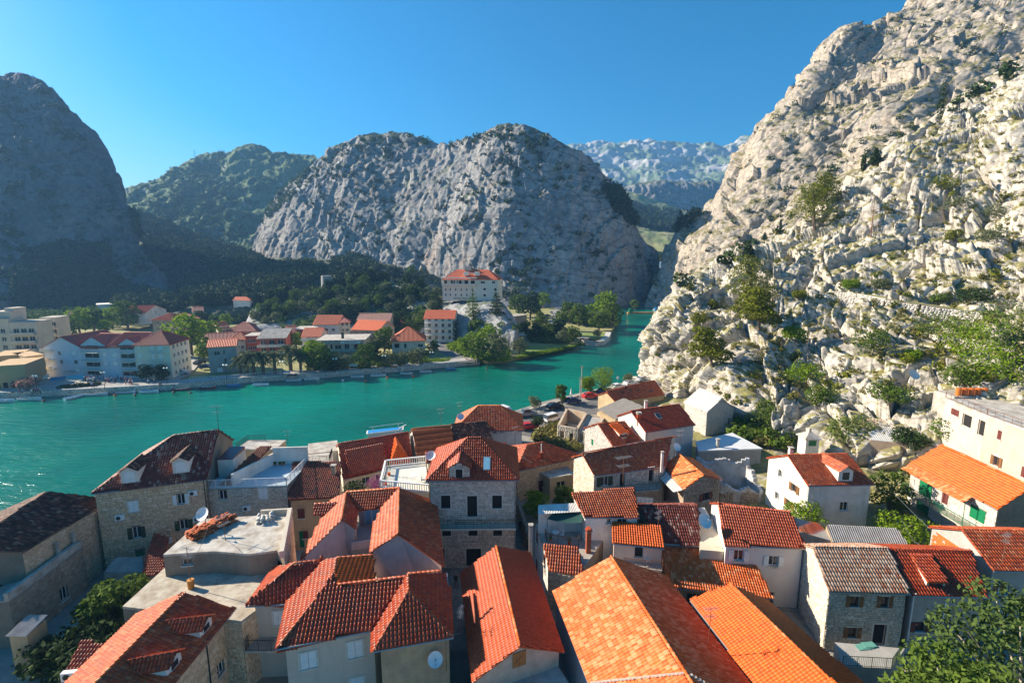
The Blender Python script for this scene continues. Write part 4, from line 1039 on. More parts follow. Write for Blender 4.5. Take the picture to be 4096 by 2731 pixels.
# ---- C:near gable house,orange-red
G_,info=gh('gable_house','narrow house with brick red gabled roof and boarded attic hatch above the lane',Q('R3',85,690),Q('R3',185,1560),Q('R3',370,478),Q('R3',558,1272),3.9,9.4,.47,
 wallm=plaster('beige render',(.55,.45,.34),(.3,.22,.15),.6,.7),tiles=tilemat('smooth brick orange tiles',[(.40,.075,.025),(.46,.10,.035),(.36,.065,.02)],.45,.15,(.2,.06,.03)),tw=.24,tl=.33,rm=T_MIX)
F=info['F'];a,b=F[1],F[2];d=(b - a).normalized();d3=V((d.x,d.y,0));n3=V((d.y,-d.x,0));m_=(a+b)/2;mc=V((m_.x,m_.y,info['ze']+.35))
for i in range(4):
 h_=MB();h_.box(mc+d3*(-.42+.28*i)+n3*.05,d3,n3,UP,.13,.02,.62);h_.build('hatch_board',WOOD,G_)
h_=MB();h_.box(mc+n3*.09,(d3*.7+UP*.7).normalized(),n3,(UP*.7 - d3*.7).normalized(),.5,.02,.07);h_.build('hatch_brace',WOOD,G_)
h_=MB();h_.box(mc - UP*2.0+n3*1.1,d3,n3,UP,3.4,1.1,.12);h_.build('lower_terrace',CONC,G_)
# ---- D:big orange roof
G_,info=gh('large_gable_house','large house with mottled bright orange roof and a pale mortar band across it, bottom centre',Q('R3',822,832),Q('R3',1200,1800),Q('R3',1290,560),Q('R3',2085,1800),3.9,9.0,.47,
 wallm=plaster('blue grey render',(.38,.42,.48),(.3,.3,.3),.3),tiles=T_MIX,style='roman',tw=.27,tl=.42,rm=T_MIX,singles=300,jit=.02)
A_=[]
for s0,s1 in ((.52,.0),(.52,1.)):
 pp=info['pp'];la,lb=info['la'],info['lb'];hh=info['zr']
 for i in range(24):
  t_=i/24*.5 if s1==0 else 1 - i/24*.5
  p=pp(la*.83,lb*t_,info['ze']+(hh - info['ze'])*(t_ if t_<.5 else 1 - t_)*2+.10);M=np.eye(4);M[:3,0]=(.42,.05,0);M[:3,1]=(-.05,.2,0);M[:3,2]=(0,0,.03);M[:3,3]=p;A_.append(M)
pieces('mortar_patch',['stone0','stone1'],A_,MORT,info['roof'],48,.3)
# ---- G:bright orange long roof
G_,info=gh('long_gable_house','long house with plain bright orange gabled roof, below the low orange lean-to roof',Q('R3',1915,905),Q('R4',300,1700),Q('R3',2240,772),Q('R4',960,1700),3.9,9.0,.45,
 wallm=MORTAR,tiles=T_ORG,tw=.24,tl=.33,stone=ST_D,stonewalls=(0,1),rm=T_MIX)
# ---- H:low roof behind it
G_,info=gh('low_house','low house under one ribbed orange slope left of the white shuttered house',Q('R3',1785,803),Q('R4',350,898),Q('R3',1700,568),Q('R4',248,655),3.9,8.0,.40,
 kind='shed',wallm=OCHRE,tiles=T_MIX,tw=.24,tl=.36,ops=[(0,.25,2.2,.9,1.3,'green')])
# ---- E:white and pink house
G_,info=gh('white_shuttered_house','white house with ridged red roof, white window shutters and a rose tinted left corner',Q('R3',2197,455),Q('R4',612,490),Q('R3',2142,140),Q('R4',488,200),3.9,11.3,.5,
 wallm=plaster('pink tinted white render',(.72,.66,.62),(.6,.4,.36),.3),tiles=tilemat('red ribbed tiles',[(.40,.08,.03),(.48,.12,.05),(.36,.06,.025),(.44,.10,.04)],.42,.25,(.2,.08,.05)),style='barrel',tw=.25,tl=.38,ops=[(0,'R3',2270,505,2350,590,'white'),(0,'R4',308,552,388,630,'white'),(0,.62,0,1.1,2.1,'dw')],singles=300)
# ---- I:pale roof stone house
G_,ii=gh('rubble_stone_house','rubble stone house with lichen pale ribbed roof and three brown shuttered windows',Q('R4',790,832),Q('R4',1445,852),Q('R4',662,478),Q('R4',1268,492),3.9,10.6,.5,
 stone=ST_P,tiles=T_PAL,style='barrel',tw=.26,tl=.45,jit=.02,sw=.36,sh=.2,ops=[(0,'R4',960,870,1030,955,'brown'),(0,'R4',1205,872,1268,962,'brown'),(0,'R4',940,1120,1012,1202,'brown'),(0,'R4',1140,1095,1245,1262,'dstone')])
# ---- J:concrete house with shed dormer
G_,ij=gh('concrete_house','grey rendered house with deep red roof and shed dormer, right of the rubble house',Q('R4',1462,866),Q('R4',2060,880),Q('R4',1268,495),Q('R4',1930,515),3.9,10.4,.5,
 wallm=GREYC,tiles=T_RED,style='barrel',tw=.27,tl=.42,ops=[(0,'R4',1478,1078,1562,1155,'red')])
def shed_dormer(i,s0,s1,t0,t1,m,style='barrel',H=None,win=True,wallm=WPL):
 pp,la,lb,ze,zr=i['pp'],i['la'],i['lb'],i['ze'],i['zr'];z=lambda t:ze+(zr - ze)*2*t/1.0
 top=t1;za=ze+(zr - ze)*2*t0+.75;zb=ze+(zr - ze)*2*t1+.12
 a,b,c,d=pp(la*s0,lb*t0,za),pp(la*s1,lb*t0,za),pp(la*s1,lb*t1,zb),pp(la*s0,lb*t1,zb)
 o=MB();low=ze+(zr - ze)*2*t0
 al,bl=pp(la*s0,lb*t0,low - .1),pp(la*s1,lb*t0,low - .1)
 o.face(al,bl,b,a);o.face(d,al,a);o.face(bl,c,b);dn=o.build('dormer',wallm,H)
 e=(a - d).normalized()*.35;x=(b - a).normalized()*.12
 roof(dn,[[a+e - x,b+e+x,c+x,d - x]],m,style,[],.26,.4,.01,singles=60)
 if win:
  w=MB();dd=(b - a).normalized();nn=V((dd.y,-dd.x,0));mid=(a+b+al+bl)/4;hw=(b - a).length/2 - .25
  w.box(mid+nn*.03,dd,nn,UP,hw,.03,.3);w.build('window',GLASS,dn)
shed_dormer(ij,.22,.48,.06,.42,T_RED,H=G_)
# ---- K:far right
G_,ik=gh('plastered_house','house with bright ribbed roof and sunlit exposed hollow brick gable at the right edge',Q('R4',2110,668),Q('R4',2900,690),Q('R4',1850,338),Q('R4',2600,355),5.2,11.4,.5,
 wallm=GREYC,tiles=T_BRK,style='barrel',tw=.26,tl=.42,ops=[(0,.12,3.6,1.5,1.1,'w')])
F=ik['F'];b_=[];a,b=F[3],F[0];d=(b - a).normalized();nn=V((d.y,-d.x,0));Lg=(b - a).length
for r_ in range(22):
 for c_ in range(int(Lg*.62/.30)):
  z=ik['z0']+1.6+r_*.21;s=.3+c_*.30+(r_ % 2)*.12
  if z>ik['ze'] - .3+s*.25 or random.random()<.05:continue
  M=np.eye(4);M[:3,0]=(d.x*.28,d.y*.28,0);M[:3,1]=(0,0,.19);M[:3,2]=(nn.x*.04,nn.y*.04,0);M[:3,3]=(a.x+d.x*s,a.y+d.y*s,z);b_.append(M)
pieces('brick',['slab'],b_,tilemat('hollow clay bricks',[(.60,.16,.03),(.66,.20,.05),(.54,.13,.03)],.8,.1),G_.children[0],260,.28)
# ---- L:green shutter house
G_,il=gh('green_shutter_house','white stone house with green doors and shutters, balcony railing and long orange roof',Q('R8',820,402),Q('R8',1225,614),Q('R8',966,320),Q('R8',1380,510),5.5,12.0,.42,
 stone=ST_L,tiles=T_ORG,style='roman',tw=.3,tl=.42,stonewalls=(0,),rm=T_MIX,ops=[(0,'R8',865,480,925,555,'closedgreen'),(0,'R8',968,540,998,588,'closedred'),(0,'R8',1095,605,1170,665,'closedgreen'),(0,'R8',852,575,910,630,'closedgreen')],sw=.5,sh=.28)
pp,la,lb=il['pp'],il['la'],il['lb'];zb=8.2
rp=[pp(la*.0,-1.6,il['ze'] - .75),pp(la*.76,-1.6,il['ze'] - .75),pp(la*.76,-.05,il['ze'] - .15),pp(0,-.05,il['ze'] - .15)]
roof(G_,[rp],T_MIX,'roman',[],.26,.36,.01,singles=80,name='porch_roof',th=.06)
bb=MB();bb.hexa([pp(0,-1.3,zb),pp(la*.9,-1.3,zb),pp(la*.9,-.01,zb),pp(0,-.01,zb)],[pp(0,-1.3,zb+.15),pp(la*.9,-1.3,zb+.15),pp(la*.9,-.01,zb+.15),pp(0,-.01,zb+.15)]);bb.build('balcony',CONC,G_)
railing(G_,[pp(0,-.1,zb+.15),pp(0,-1.27,zb+.15),pp(la*.9,-1.27,zb+.15)],1.,GREENP)
for s_ in (0,.38,.76):
 bb=MB();bb.tube(pp(la*s_+.05,-1.25,zb+.15),pp(la*s_+.05,-1.4,il['ze'] - .7),.04);bb.build('post',GREENP,G_)
# ---- M:white house with dormer
G_,im=gh('white_dormer_house','tall white house with bright sunlit left wall and one small gabled dormer',Q('R8',357,506),Q('R8',660,500),Q('R8',262,365),Q('R8',540,360),4.6,11.8,.5,
 wallm=WPL,tiles=T_BRK,style='roman',tw=.26,tl=.38,ops=[(0,'R8',502,580,540,620,'w'),(3,.33,5.6,.9,1.1,'w'),(3,.7,5.0,1.,1.1,'brown'),(3,.62,2.4,1.,1.1,'brown'),(3,.3,2.2,.9,1.1,'w')],rm=T_BRK)
def gable_dormer(H,i,s,t0,w,h,m,win='w',wallm=WPL,style='roman',depth=None,shm=None):
 pp,la,lb,ze,zr=i['pp'],i['la'],i['lb'],i['ze'],i['zr'];low=ze+(zr - ze)*2*t0
 sl=(zr - ze)*2/lb;pk=w*.32;c=la*s;dp=(h+pk)/sl
 f=lambda x,y,z:pp(c+x,lb*t0+y,z)
 o=MB();o.face(f(-w/2,0,low - .15),f(w/2,0,low - .15),f(w/2,0,low+h),f(0,0,low+h+pk),f(-w/2,0,low+h))
 hh=h/sl;o.face(f(-w/2,hh,low+h),f(-w/2,0,low - .15),f(-w/2,0,low+h));o.face(f(w/2,0,low - .15),f(w/2,hh,low+h),f(w/2,0,low+h))
 dn=o.build('dormer',wallm,H)
 k=w*.08;e=-.25
 P=[[f(-w/2 - k,e,low+h - .05),f(0,e,low+h+pk+.03),f(0,dp,low+h+pk+.03),f(-w/2 - k,hh,low+h - .05)],[f(w/2+k,e,low+h - .05),f(w/2+k,hh,low+h - .05),f(0,dp,low+h+pk+.03),f(0,e,low+h+pk+.03)]]
 roof(dn,P,m,style,[(f(0,e,low+h+pk+.04),f(0,dp,low+h+pk+.04))],.25,.36,.01,th=.05,singles=40,rs=.8)
 dd=(f(1,0,0) - f(0,0,0)).normalized();nn=V((dd.y,-dd.x,0));cw=f(0,0,low+h*.52)
 b=MB();b.box(cw+nn*.02,dd,nn,UP,w*.3,.03,h*.40);wn=b.build('window',WHITE,dn)
 if shm is None:g=MB();g.box(cw+nn*.04,dd,nn,UP,w*.24,.02,h*.33);g.build('pane',GLASS if win != 'void' else DARK,wn)
 else:
  for q in (-1,1):
   g=MB();g.box(cw+nn*.06+dd*q*w*.13,dd,nn,UP,w*.12,.015,h*.36);g.build('shutter',shm,wn)
 return dn
gable_dormer(G_,im,.60,.02,1.9,1.5,T_BRK)
# ---- N
G_,inn=gh('streaked_roof_house','dark stained wall house with ridged maroon roof half in shadow, left of the satellite dish',Q('R7',1095,1342),Q('R7',1402,1365),Q('R7',918,1040),Q('R7',1370,1042),3.9,9.8,.5,
 wallm=plaster('stained grey render',(.30,.25,.22),(.08,.06,.05),.9,1.2),tiles=T_DRK,style='barrel',tw=.26,tl=.4,ops=[(0,.15,3.4,1.,.6,'w'),(0,.55,3.2,.9,.6,'w'),(0,.8,3.0,.7,.6,'closedred')])
p=px(*Q('R7',1408,1270),11.2);put(DISH,p,R(25),'large white satellite dish standing between the maroon roof and the white shuttered house',1.6)
# flat between N and E
bb=MB();q_=[px(*Q('R7',1400,1395),10.0),px(*Q('R7',1590,1410),10.0),px(*Q('R7',1500,1150),10.0),px(*Q('R7',1385,1150),10.0)]
t=thing('flat_annex','small annex with bare cream roof between the maroon roof and the white shuttered house','annex',(q_[0].x,q_[0].y,3.9));bb.hexa([V((p.x,p.y,3.4)) for p in q_],q_);bb.build('wall',plaster('cream roof screed',(.62,.54,.40),(.4,.33,.2),.3),t)
corrugated(t,[px(*Q('R7',1465,1168),10.5),px(*Q('R7',1490,1160),10.5),px(*Q('R7',1440,1060),11),px(*Q('R7',1375,1058),11)],CWH,name='corrugated_cover')
# ---- O/P terrace house complex
G_,io=gh('terrace_house','white walled upper storey under a ridged red roof, behind the roof terrace',Q('R7',475,1142),Q('R7',916,1142),Q('R7',422,1008),Q('R7',892,986),3.9,12.2,.42,
 kind='shed',wallm=WPL,tiles=T_BRK,style='barrel',tw=.26,tl=.38,ops=[(0,'R7',652,1147,690,1185,'w'),(0,'R7',738,1150,816,1205,'w')])
zt=9.4
q_=[px(*Q('R7',195,1560),zt - .9),px(*Q('R7',690,1445),zt),px(*Q('R7',700,1290),zt),px(*Q('R7',100,1180),zt)]
foot=[px(*Q('R7',190,1530),8.6),px(*Q('R7',470,1590),8.6),px(*Q('R7',640,1290),9.6),px(*Q('R7',85,1060),11.4)]
P_=thing('terrace_building','pale stone building with roof terrace, green awning and iron railing on the lane corner','building',(foot[0].x,foot[0].y,3.9))
fl=[V((p.x,p.y)) for p in foot]
w_=MB()
for i in range(4):
 ops_=[]
 if i==3:
  for q in (('R7',85,1260,100,1330),('R7',85,1480,105,1560),('R7',150,1430,165,1520)):
   s,h,ww,hh=wallhit(fl[3],fl[0],q,3.9);ops_.append((s - .4,s+.4,3.9+h,3.9+h+1.2))
 wall_panel(w_,fl[i],fl[(i+1) % 4],3.3,9.3,ops_)
 if i==3:sv=ops_
W_=w_.build('wall',MORTAR,P_)
stones(W_,fl[0],fl[1],3.9,8.6,[],ST_P,.5,.28,singles=150);stones(W_,fl[3],fl[0],3.9,9.3,sv,ST_L,.5,.28,singles=150,proud=.02)
d=(fl[0] - fl[3]).normalized()
for o in sv:opening(P_,fl[3],V((d.x,d.y,0)),V((d.y,-d.x,0)),o,'closedred',3.9)
b=MB();b.prism([(p.x,p.y) for p in foot],9.2,9.38);b.build('terrace_floor',CONC,P_)
pl=[px(*Q('R7',195,1562),9.3),px(*Q('R7',470,1600),9.3),px(*Q('R7',425,1375),10.4),px(*Q('R7',150,1358),10.4)]
roof(P_,[pl],T_BRK,'barrel',[],.26,.4,.015,singles=200,name='lower_roof')
c2=[px(*Q('R7',108,1112),12.2),px(*Q('R7',455,1090),12.2),px(*Q('R7',418,1020),12.5),px(*Q('R7',105,1038),12.5)]
corrugated(P_,c2,CWH,name='corrugated_roof')
b=MB();a_,b2=c2[3],c2[2];b.hexa([V((p.x,p.y,9.4)) for p in (c2[0]+V((.1,.8,0)),c2[1]+V((0,.8,0)),b2,a_)],[V((p.x,p.y,12.15)) for p in (c2[0]+V((.1,.8,0)),c2[1]+V((0,.8,0)),b2,a_)]);b.build('terrace_wall',WPL,P_)
aw=[px(*Q('R7',178,1150),11.7),px(*Q('R7',455,1178),11.7),px(*Q('R7',470,1095),12.1),px(*Q('R7',232,1092),12.1)]
b=MB();m8=6
for i in range(m8):
 for j in range(2):
  f=lambda s,t:(aw[0]*(1-s)+aw[1]*s)*(1-t)+(aw[3]*(1-s)+aw[2]*s)*t - UP*.22*math.sin(math.pi*s)*(1 - .5*t)
  b.face(f(i/m8,j/2),f((i+1)/m8,j/2),f((i+1)/m8,(j+1)/2),f(i/m8,(j+1)/2))
aw_=b.build('awning',plain('dark green awning cloth',(.01,.06,.05),.8),None);tag(aw_,'sagging dark green awning cloth over the roof terrace','awning')
b=MB();b.tube(aw[0],V((aw[0].x,aw[0].y,9.4)),.03);b.tube(aw[0],aw[3],.02);b.tube(aw[1],V((aw[1].x,aw[1].y,9.4)),.03);b.build('awning_post',IRON,P_)
rl=[px(*Q('R7',160,1290),9.4),px(*Q('R7',175,1340),9.4),px(*Q('R7',430,1375),9.4),px(*Q('R7',436,1300),9.4)]
railing(P_,rl,1.0,RUST,.14)
T1=table_proto(WHITE);put(T1,px(*Q('R7',245,1300),9.4),0,'small round white table under the green awning')
C1=chair_proto(WHITE);put(C1,px(*Q('R7',978,1505),9.2),R(10),'white plastic chair on the narrow balcony of the salmon annex');put(C1,px(*Q('R7',292,1300),9.4),R(-80),'white plastic chair beside the round table under the green awning')
# brick chimney
p=px(*Q('R7',505,1400),9.6);t=thing('brick_chimney','slim red brick chimney with tiled cap on the terrace edge','chimney',p);b=MB();b.bx(p.x-.24,p.x+.24,p.y-.24,p.y+.24,p.z-.4,p.z+2.3);st=b.build('stack',MORTAR,t)
A_=[]
for r_ in range(24):
 for fx,fy in ((1,0),(-1,0),(0,1),(0,-1)):
  for k_ in (-.12,.12):
   M=np.eye(4);M[:3,0]=np.array((-fy,fx,0))*.23;M[:3,1]=(0,0,.085);M[:3,2]=np.array((fx,fy,0))*.02;M[:3,3]=(p.x+fx*.241 - fy*k_,p.y+fy*.241+fx*k_,p.z - .2+r_*.1);A_.append(M)
pieces('brick',['slab'],A_,T_BRK,st,120,.24)
b=MB();b.bx(p.x-.34,p.x+.34,p.y-.34,p.y+.34,p.z+2.302,p.z+2.37);b.bx(p.x-.2,p.x+.2,p.y-.34,p.y+.34,p.z+2.372,p.z+2.55);b.build('cap',T_BRK,t)
# salmon annex
q_=[px(*Q('R7',708,1470),9.2),px(*Q('R7',1088,1510),9.2)]
dq=(q_[1] - q_[0]).normalized();nq=V((-dq.y,dq.x,0));F_=[q_[0].to_2d(),q_[1].to_2d(),(q_[1]+nq*3).to_2d(),(q_[0]+nq*3).to_2d()]
G_,isa=house('salmon_annex','small salmon coloured annex with a tiled parapet and dark door opening on a balcony',F_,3.9,11.2,.35,'shed',0,plaster('light salmon render',(.66,.46,.36),(.4,.28,.2),.3),T_ORG,'barrel',None,[(0,'R7',875,1310,950,1462,'ddark'),(0,'R7',822,1310,868,1352,'w')],over=.3,tl=.4,singles=60)
bb=MB();bb.hexa([q - UP*.15 for q in (q_[0] - nq*1.1,q_[1] - nq*1.1,q_[1] - nq*.01,q_[0] - nq*.01)],[q for q in (q_[0] - nq*1.1,q_[1] - nq*1.1,q_[1] - nq*.01,q_[0] - nq*.01)]);bb.build('balcony',CONC,G_)
railing(G_,[q_[0] - nq*1.08+dq,q_[1] - nq*1.08,q_[1] - nq*.1],.95,RUST)
p=px(*Q('R7',1062,1270),11.4);put(ANT,p,R(50),'rusty tv antenna on the tiled parapet of the salmon annex',1.)
# ---- Q long stone house
G_,iq=gh('long_stone_house','long pale stone house with dull red roof, dark green shuttered window and rear gallery',Q('R7',552,812),Q('R7',1120,735),Q('R7',462,622),Q('R7',1175,500),3.9,11.2,.47,
 stone=ST_P,tiles=T_BRK,style='flat',tw=.24,tl=.36,jit=.012,ops=[(0,'R7',605,812,668,885,'green'),(0,'R7',755,785,800,890,'dstone'),(0,'R7',988,735,1028,852,'dstone')],sw=.4,sh=.24,rm=T_DRK)
pp,la,lb=iq['pp'],iq['la'],iq['lb']
zg=on_wall(iq,0,('R7',770,900))[0].z
bb=MB();bb.hexa([pp(0,-2.0,zg-.2),pp(la,-2.6,zg-.2),pp(la,-.01,zg-.2),pp(0,-.01,zg-.2)],[pp(0,-2.,zg),pp(la,-2.6,zg),pp(la,-.01,zg),pp(0,-.01,zg)]);bb.build('gallery',CONC,G_)
railing(G_,[pp(0,-.1,zg),pp(0,-1.95,zg),pp(la,-2.55,zg)],1.,GREEND)
p=px(*Q('R7',765,905),zg);put(ANT,p+V((0,-1.2,0)),R(20),'tall twin tv antenna standing on the gallery of the long stone house',2.0)
# laundry
p0,p1=px(*Q('R7',700,945),8.6),px(*Q('R7',1110,985),8.6)
t=thing('laundry_line','line of white laundry strung across the courtyard','laundry',p0);b=MB();b.path([p0,(p0+p1)/2 - UP*.1,p1],.012,4);b.build('cord',METAL,t)
for i,s in enumerate((.30,.42,.52,.60,.68,.76)):
 c=p0+(p1-p0)*s - UP*.12;b=MB();dd=(p1-p0).normalized();b.face(c - dd*.25,c+dd*.25,c+dd*.22 - UP*.8,c - dd*.24 - UP*.75);b.face(c - dd*.25+V((0,.03,0)),c - dd*.24 - UP*.75+V((0,.12,0)),c+dd*.22 - UP*.8+V((0,.12,0)),c+dd*.25+V((0,.03,0)));b.build('cloth',WHITE,t)
# ---- R small house
G_,ir=gh('small_stone_house','small dark stone house with mottled orange gable roof and metal lean-to',Q('R7',1110,722),Q('R7',1265,912),Q('R7',1232,632),Q('R7',1430,802),3.9,10.4,.42,
 stone=ST_D,tiles=T_MIX,style='flat',tw=.26,tl=.42,jit=.02,stonewalls=(1,0),ops=[(1,'R7',1420,938,1470,1000,'red')],sw=.34,sh=.18)
corrugated(G_,[px(*Q('R7',1185,935),9.6),px(*Q('R7',1262,915),10.2),px(*Q('R7',1095,730),10.2),px(*Q('R7',1025,765),9.6)],CWH,name='lean_to_roof')
p=px(*Q('R7',1205,632),12.3);put(DISH,p,R(15),'white satellite dish on the ridge of the small dark stone house',1.15)
p=px(*Q('R7',1555,1000),8);put(ANT,p,R(70),'tv antenna beside the small dark stone house window',1.2)
# ---- T
G_,it_=gh('skylight_house','white house with tall smooth red roof, skylight and brick chimney',Q('R7',965,457),Q('R7',1365,397),Q('R7',847,287),Q('R7',1235,233),4.5,11.6,.5,
 wallm=plaster('pale grey render',(.62,.57,.52),(.4,.34,.28),.25),tiles=T_RED,style='roman',tw=.28,tl=.4)
def skylight(H,i,s,t,w,l,glass=None,side=0):
 pp,la,lb,ze,zr=i['pp'],i['la'],i['lb'],i['ze'],i['zr']
 f=lambda x,y,o:pp(la*s+x,lb*t+y,ze+(zr - ze)*2*(lb*t+y)/lb+o)
 b=MB();b.hexa([f(-w/2,-l/2,.05),f(w/2,-l/2,.05),f(w/2,l/2,.05),f(-w/2,l/2,.05)],[f(-w/2,-l/2,.2),f(w/2,-l/2,.2),f(w/2,l/2,.2),f(-w/2,l/2,.2)]);fr=b.build('skylight',METAL,H)
 g=MB();k=.08;g.face(f(-w/2+k,-l/2+k,.205),f(w/2-k,-l/2+k,.205),f(w/2-k,l/2-k,.205),f(-w/2+k,l/2-k,.205));g.build('pane',glass or GLASS,fr)
SKYG=plain('glass with painted sky reflection',(.20,.42,.55),.05)  # blue base colour stands in for the reflected sky
skylight(G_,it_,.42,.28,.9,1.2)
chim(G_,it_['pp'](.3,it_['lb']*.3,it_['ze']),.5,.6,1.6,T_BRK)
# ---- U
G_,iu=gh('sunlit_stone_house','small stone house with green shutters and a wide shed dormer in its orange roof',Q('R7',700,562),Q('R7',930,522),Q('R7',580,392),Q('R7',800,370),3.9,9.8,.5,
 stone=ST_L,tiles=T_BRK,style='barrel',tw=.28,tl=.4,ops=[(3,.35,3.6,.6,1.1,'closedgreen'),(3,.75,2.2,.6,1.2,'closedgreen')])
shed_dormer(iu,.38,.72,.12,.46,T_ORG,H=G_)
# ---- V old stone house
G_,iv=gh('old_stone_roof_house','ancient stone house with steep pale stone slab roof, at the foot of the cliff',Q('R7',1270,217),Q('R7',1457,302),Q('R7',1397,107),Q('R7',1577,182),4.5,10.6,.75,
 stone=ST_L,tiles=ST_L,style='flat',tw=.3,tl=.3,jit=.05,ops=[(1,'R7',1560,235,1582,268,'w'),(1,'R7',1625,350,1642,412,'w')],over=.15,sw=.4,sh=.24,gutters=False,singles=200,stonewalls=(0,1))
# ---- W damaged roof
G_,iw=gh('damaged_roof_house','long low house with broken holes in its dull red roof, nearest the parking lot',Q('R7',722,222),Q('R7',1122,150),Q('R7',648,128),Q('R7',1035,45),3.9,7.2,.45,
 wallm=OCHRE,tiles=T_BRK,style='flat',tw=.3,tl=.4,jit=.03,gutters=False)
rf=iw['roof']
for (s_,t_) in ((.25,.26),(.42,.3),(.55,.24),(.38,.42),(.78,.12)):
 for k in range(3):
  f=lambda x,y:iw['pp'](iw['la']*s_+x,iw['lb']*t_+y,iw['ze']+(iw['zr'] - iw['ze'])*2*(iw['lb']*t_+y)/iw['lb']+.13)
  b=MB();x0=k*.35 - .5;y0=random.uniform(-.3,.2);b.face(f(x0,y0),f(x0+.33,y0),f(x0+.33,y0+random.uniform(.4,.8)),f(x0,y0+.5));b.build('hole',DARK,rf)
# ---- X grey slab roof
q_=[px(*Q('R7',722,352),7.6),px(*Q('R7',955,270),7.6),px(*Q('R7',790,182),9.0),px(*Q('R7',577,290),7.9)]
t=thing('grey_roof_shed','low building with weathered grey plank-like roof below the damaged red roof','shed',(q_[0].x,q_[0].y,3.9));b=MB();b.hexa([V((p.x,p.y,3.4)) for p in q_],[p - UP*.15 for p in q_]);b.build('wall',OCHRE,t)
corrugated(t,q_,plaster('grey board roof',(.30,.27,.23),(.15,.13,.1),.5,1.),.6,.05)
# ---- Y ruin with flat roofs by the road
for nm,lb_,c4,z in (('roofless_ruin','cream stone ruin with open top and empty window holes beside the road',[('R7',258,400),('R7',425,430),('R7',500,300),('R7',330,262)],7.4),('flat_roof_ruin','crumbling brick patched house with flat grey roof next to the open ruin',[('R7',418,440),('R7',560,470),('R7',640,330),('R7',505,315)],7.0)):
 q_=[px(*Q(*c),z) for c in c4];fl=[V((p.x,p.y)) for p in q_]
 t=thing(nm,lb_,'ruin',(q_[0].x,q_[0].y,3.9));w=MB();sv=[]
 for i in range(4):
  Lg=(fl[(i+1) % 4] - fl[i]).length;ops_=[(Lg*.25-.4,Lg*.25+.4,5.0,6.3),(Lg*.7-.35,Lg*.7+.35,5.0,6.2)] if i in (0,3) else []
  wall_panel(w,fl[i],fl[(i+1) % 4],3.4,z,ops_,.4);sv.append(ops_)
  a,b2=fl[i],fl[(i+1) % 4];d=(b2 - a).normalized();n_=V((-d.y,d.x))*.45;w.face(V((a.x,a.y,z)),V((b2.x,b2.y,z)),V((b2.x+n_.x,b2.y+n_.y,z)),V((a.x+n_.x,a.y+n_.y,z)))
  w.face(V((b2.x+n_.x,b2.y+n_.y,3.4)),V((a.x+n_.x,a.y+n_.y,3.4)),V((a.x+n_.x,a.y+n_.y,z)),V((b2.x+n_.x,b2.y+n_.y,z)))
 W_=w.build('wall',plaster('ruined cream render',(.55,.45,.32),(.45,.2,.1),.7,.7),t)
 stones(W_,fl[0],fl[1],3.9,z,sv[0],ST_P,.5,.25,singles=60);
 b=MB();b.prism([(p.x,p.y) for p in q_],z - (3. if nm[0]=='r' else .35),z - (2.9 if nm[0]=='r' else .2));b.build('roof_slab',CONC,t)
# ---- ruin S
q_=[('R7',1545,1000),('R7',1900,985),('R7',1790,690),('R7',1370,690)]
fl=[px(*Q(*c),z) for c,z in zip(q_,(5.,5.5,9.5,8.5))];fl=[V((p.x,p.y)) for p in fl]
t=thing('roofless_stone_ruin','roofless stone ruin with blue-white plaster left inside its broken walls','ruin',(fl[0].x,fl[0].y,3.9))
w=MB();hs=[(7.2,6.4),(6.4,9.8),(9.8,8.8),(8.8,7.4)]
for i in range(4):
 a,b2=fl[i],fl[(i+1) % 4];d=(b2 - a);Lg=d.length;d.normalize();n_=V((-d.y,d.x))*.55;k=14
 for j in range(k):
  s0,s1=Lg*j/k,Lg*(j+1)/k;h=hs[i][0]+(hs[i][1] - hs[i][0])*j/k+.35*math.sin(j*.9+i)+random.uniform(-.12,.12)
  p,q=a+d*s0,a+d*s1;w.hexa([V((p.x,p.y,3.4)),V((q.x,q.y,3.4)),V((q.x+n_.x,q.y+n_.y,3.4)),V((p.x+n_.x,p.y+n_.y,3.4))],[V((p.x,p.y,h)),V((q.x,q.y,h)),V((q.x+n_.x,q.y+n_.y,h)),V((p.x+n_.x,p.y+n_.y,h))])
W_=w.build('wall',plaster('peeling blue white plaster',(.50,.52,.54),(.28,.22,.17),.9,.7),t)
stones(W_,fl[0],fl[1],3.9,6.6,[(2.2,3.1,5.0,6.0)],ST_D,.34,.2,singles=200,proud=.06,jag=.4)
p_=(fl[3] - fl[0]).normalized()
stones(W_,fl[3],fl[0],3.9,7.6,[],ST_D,.34,.2,singles=60,proud=.06,jag=.6)
b=MB();a,b2=fl[0],fl[1];d=(b2 - a).normalized()
# ---- Z white flat terrace roof
q_=[px(*Q('R7',1395,600),8.6),px(*Q('R7',1890,585),8.6),px(*Q('R7',1655,462),8.6),px(*Q('R7',1372,530),8.6)]
t=thing('flat_white_roof_house','low house with broad bleached white flat roof and round chimney pot','house',(q_[0].x,q_[0].y,4));b=MB();b.hexa([V((p.x,p.y,3.4)) for p in q_],[p - UP*.25 for p in q_]);b.build('wall',GREYC,t)
b=MB();c_=sum(q_,V((0,0,0)))/4;b.hexa([c_+(p - c_)*1.04 - UP*.25 for p in q_],[c_+(p - c_)*1.04 for p in q_]);b.build('roof',plaster('white roof screed',(.66,.66,.66),(.42,.42,.42),.5,.4),t)
p=px(*Q('R7',1540,575),8.6);b=MB();b.tube(p,p+UP*1.3,.3,.26,10);b.tube(p+UP*1.3,p+UP*1.5,.38,.38,10);b.build('chimney',GREYC,t)
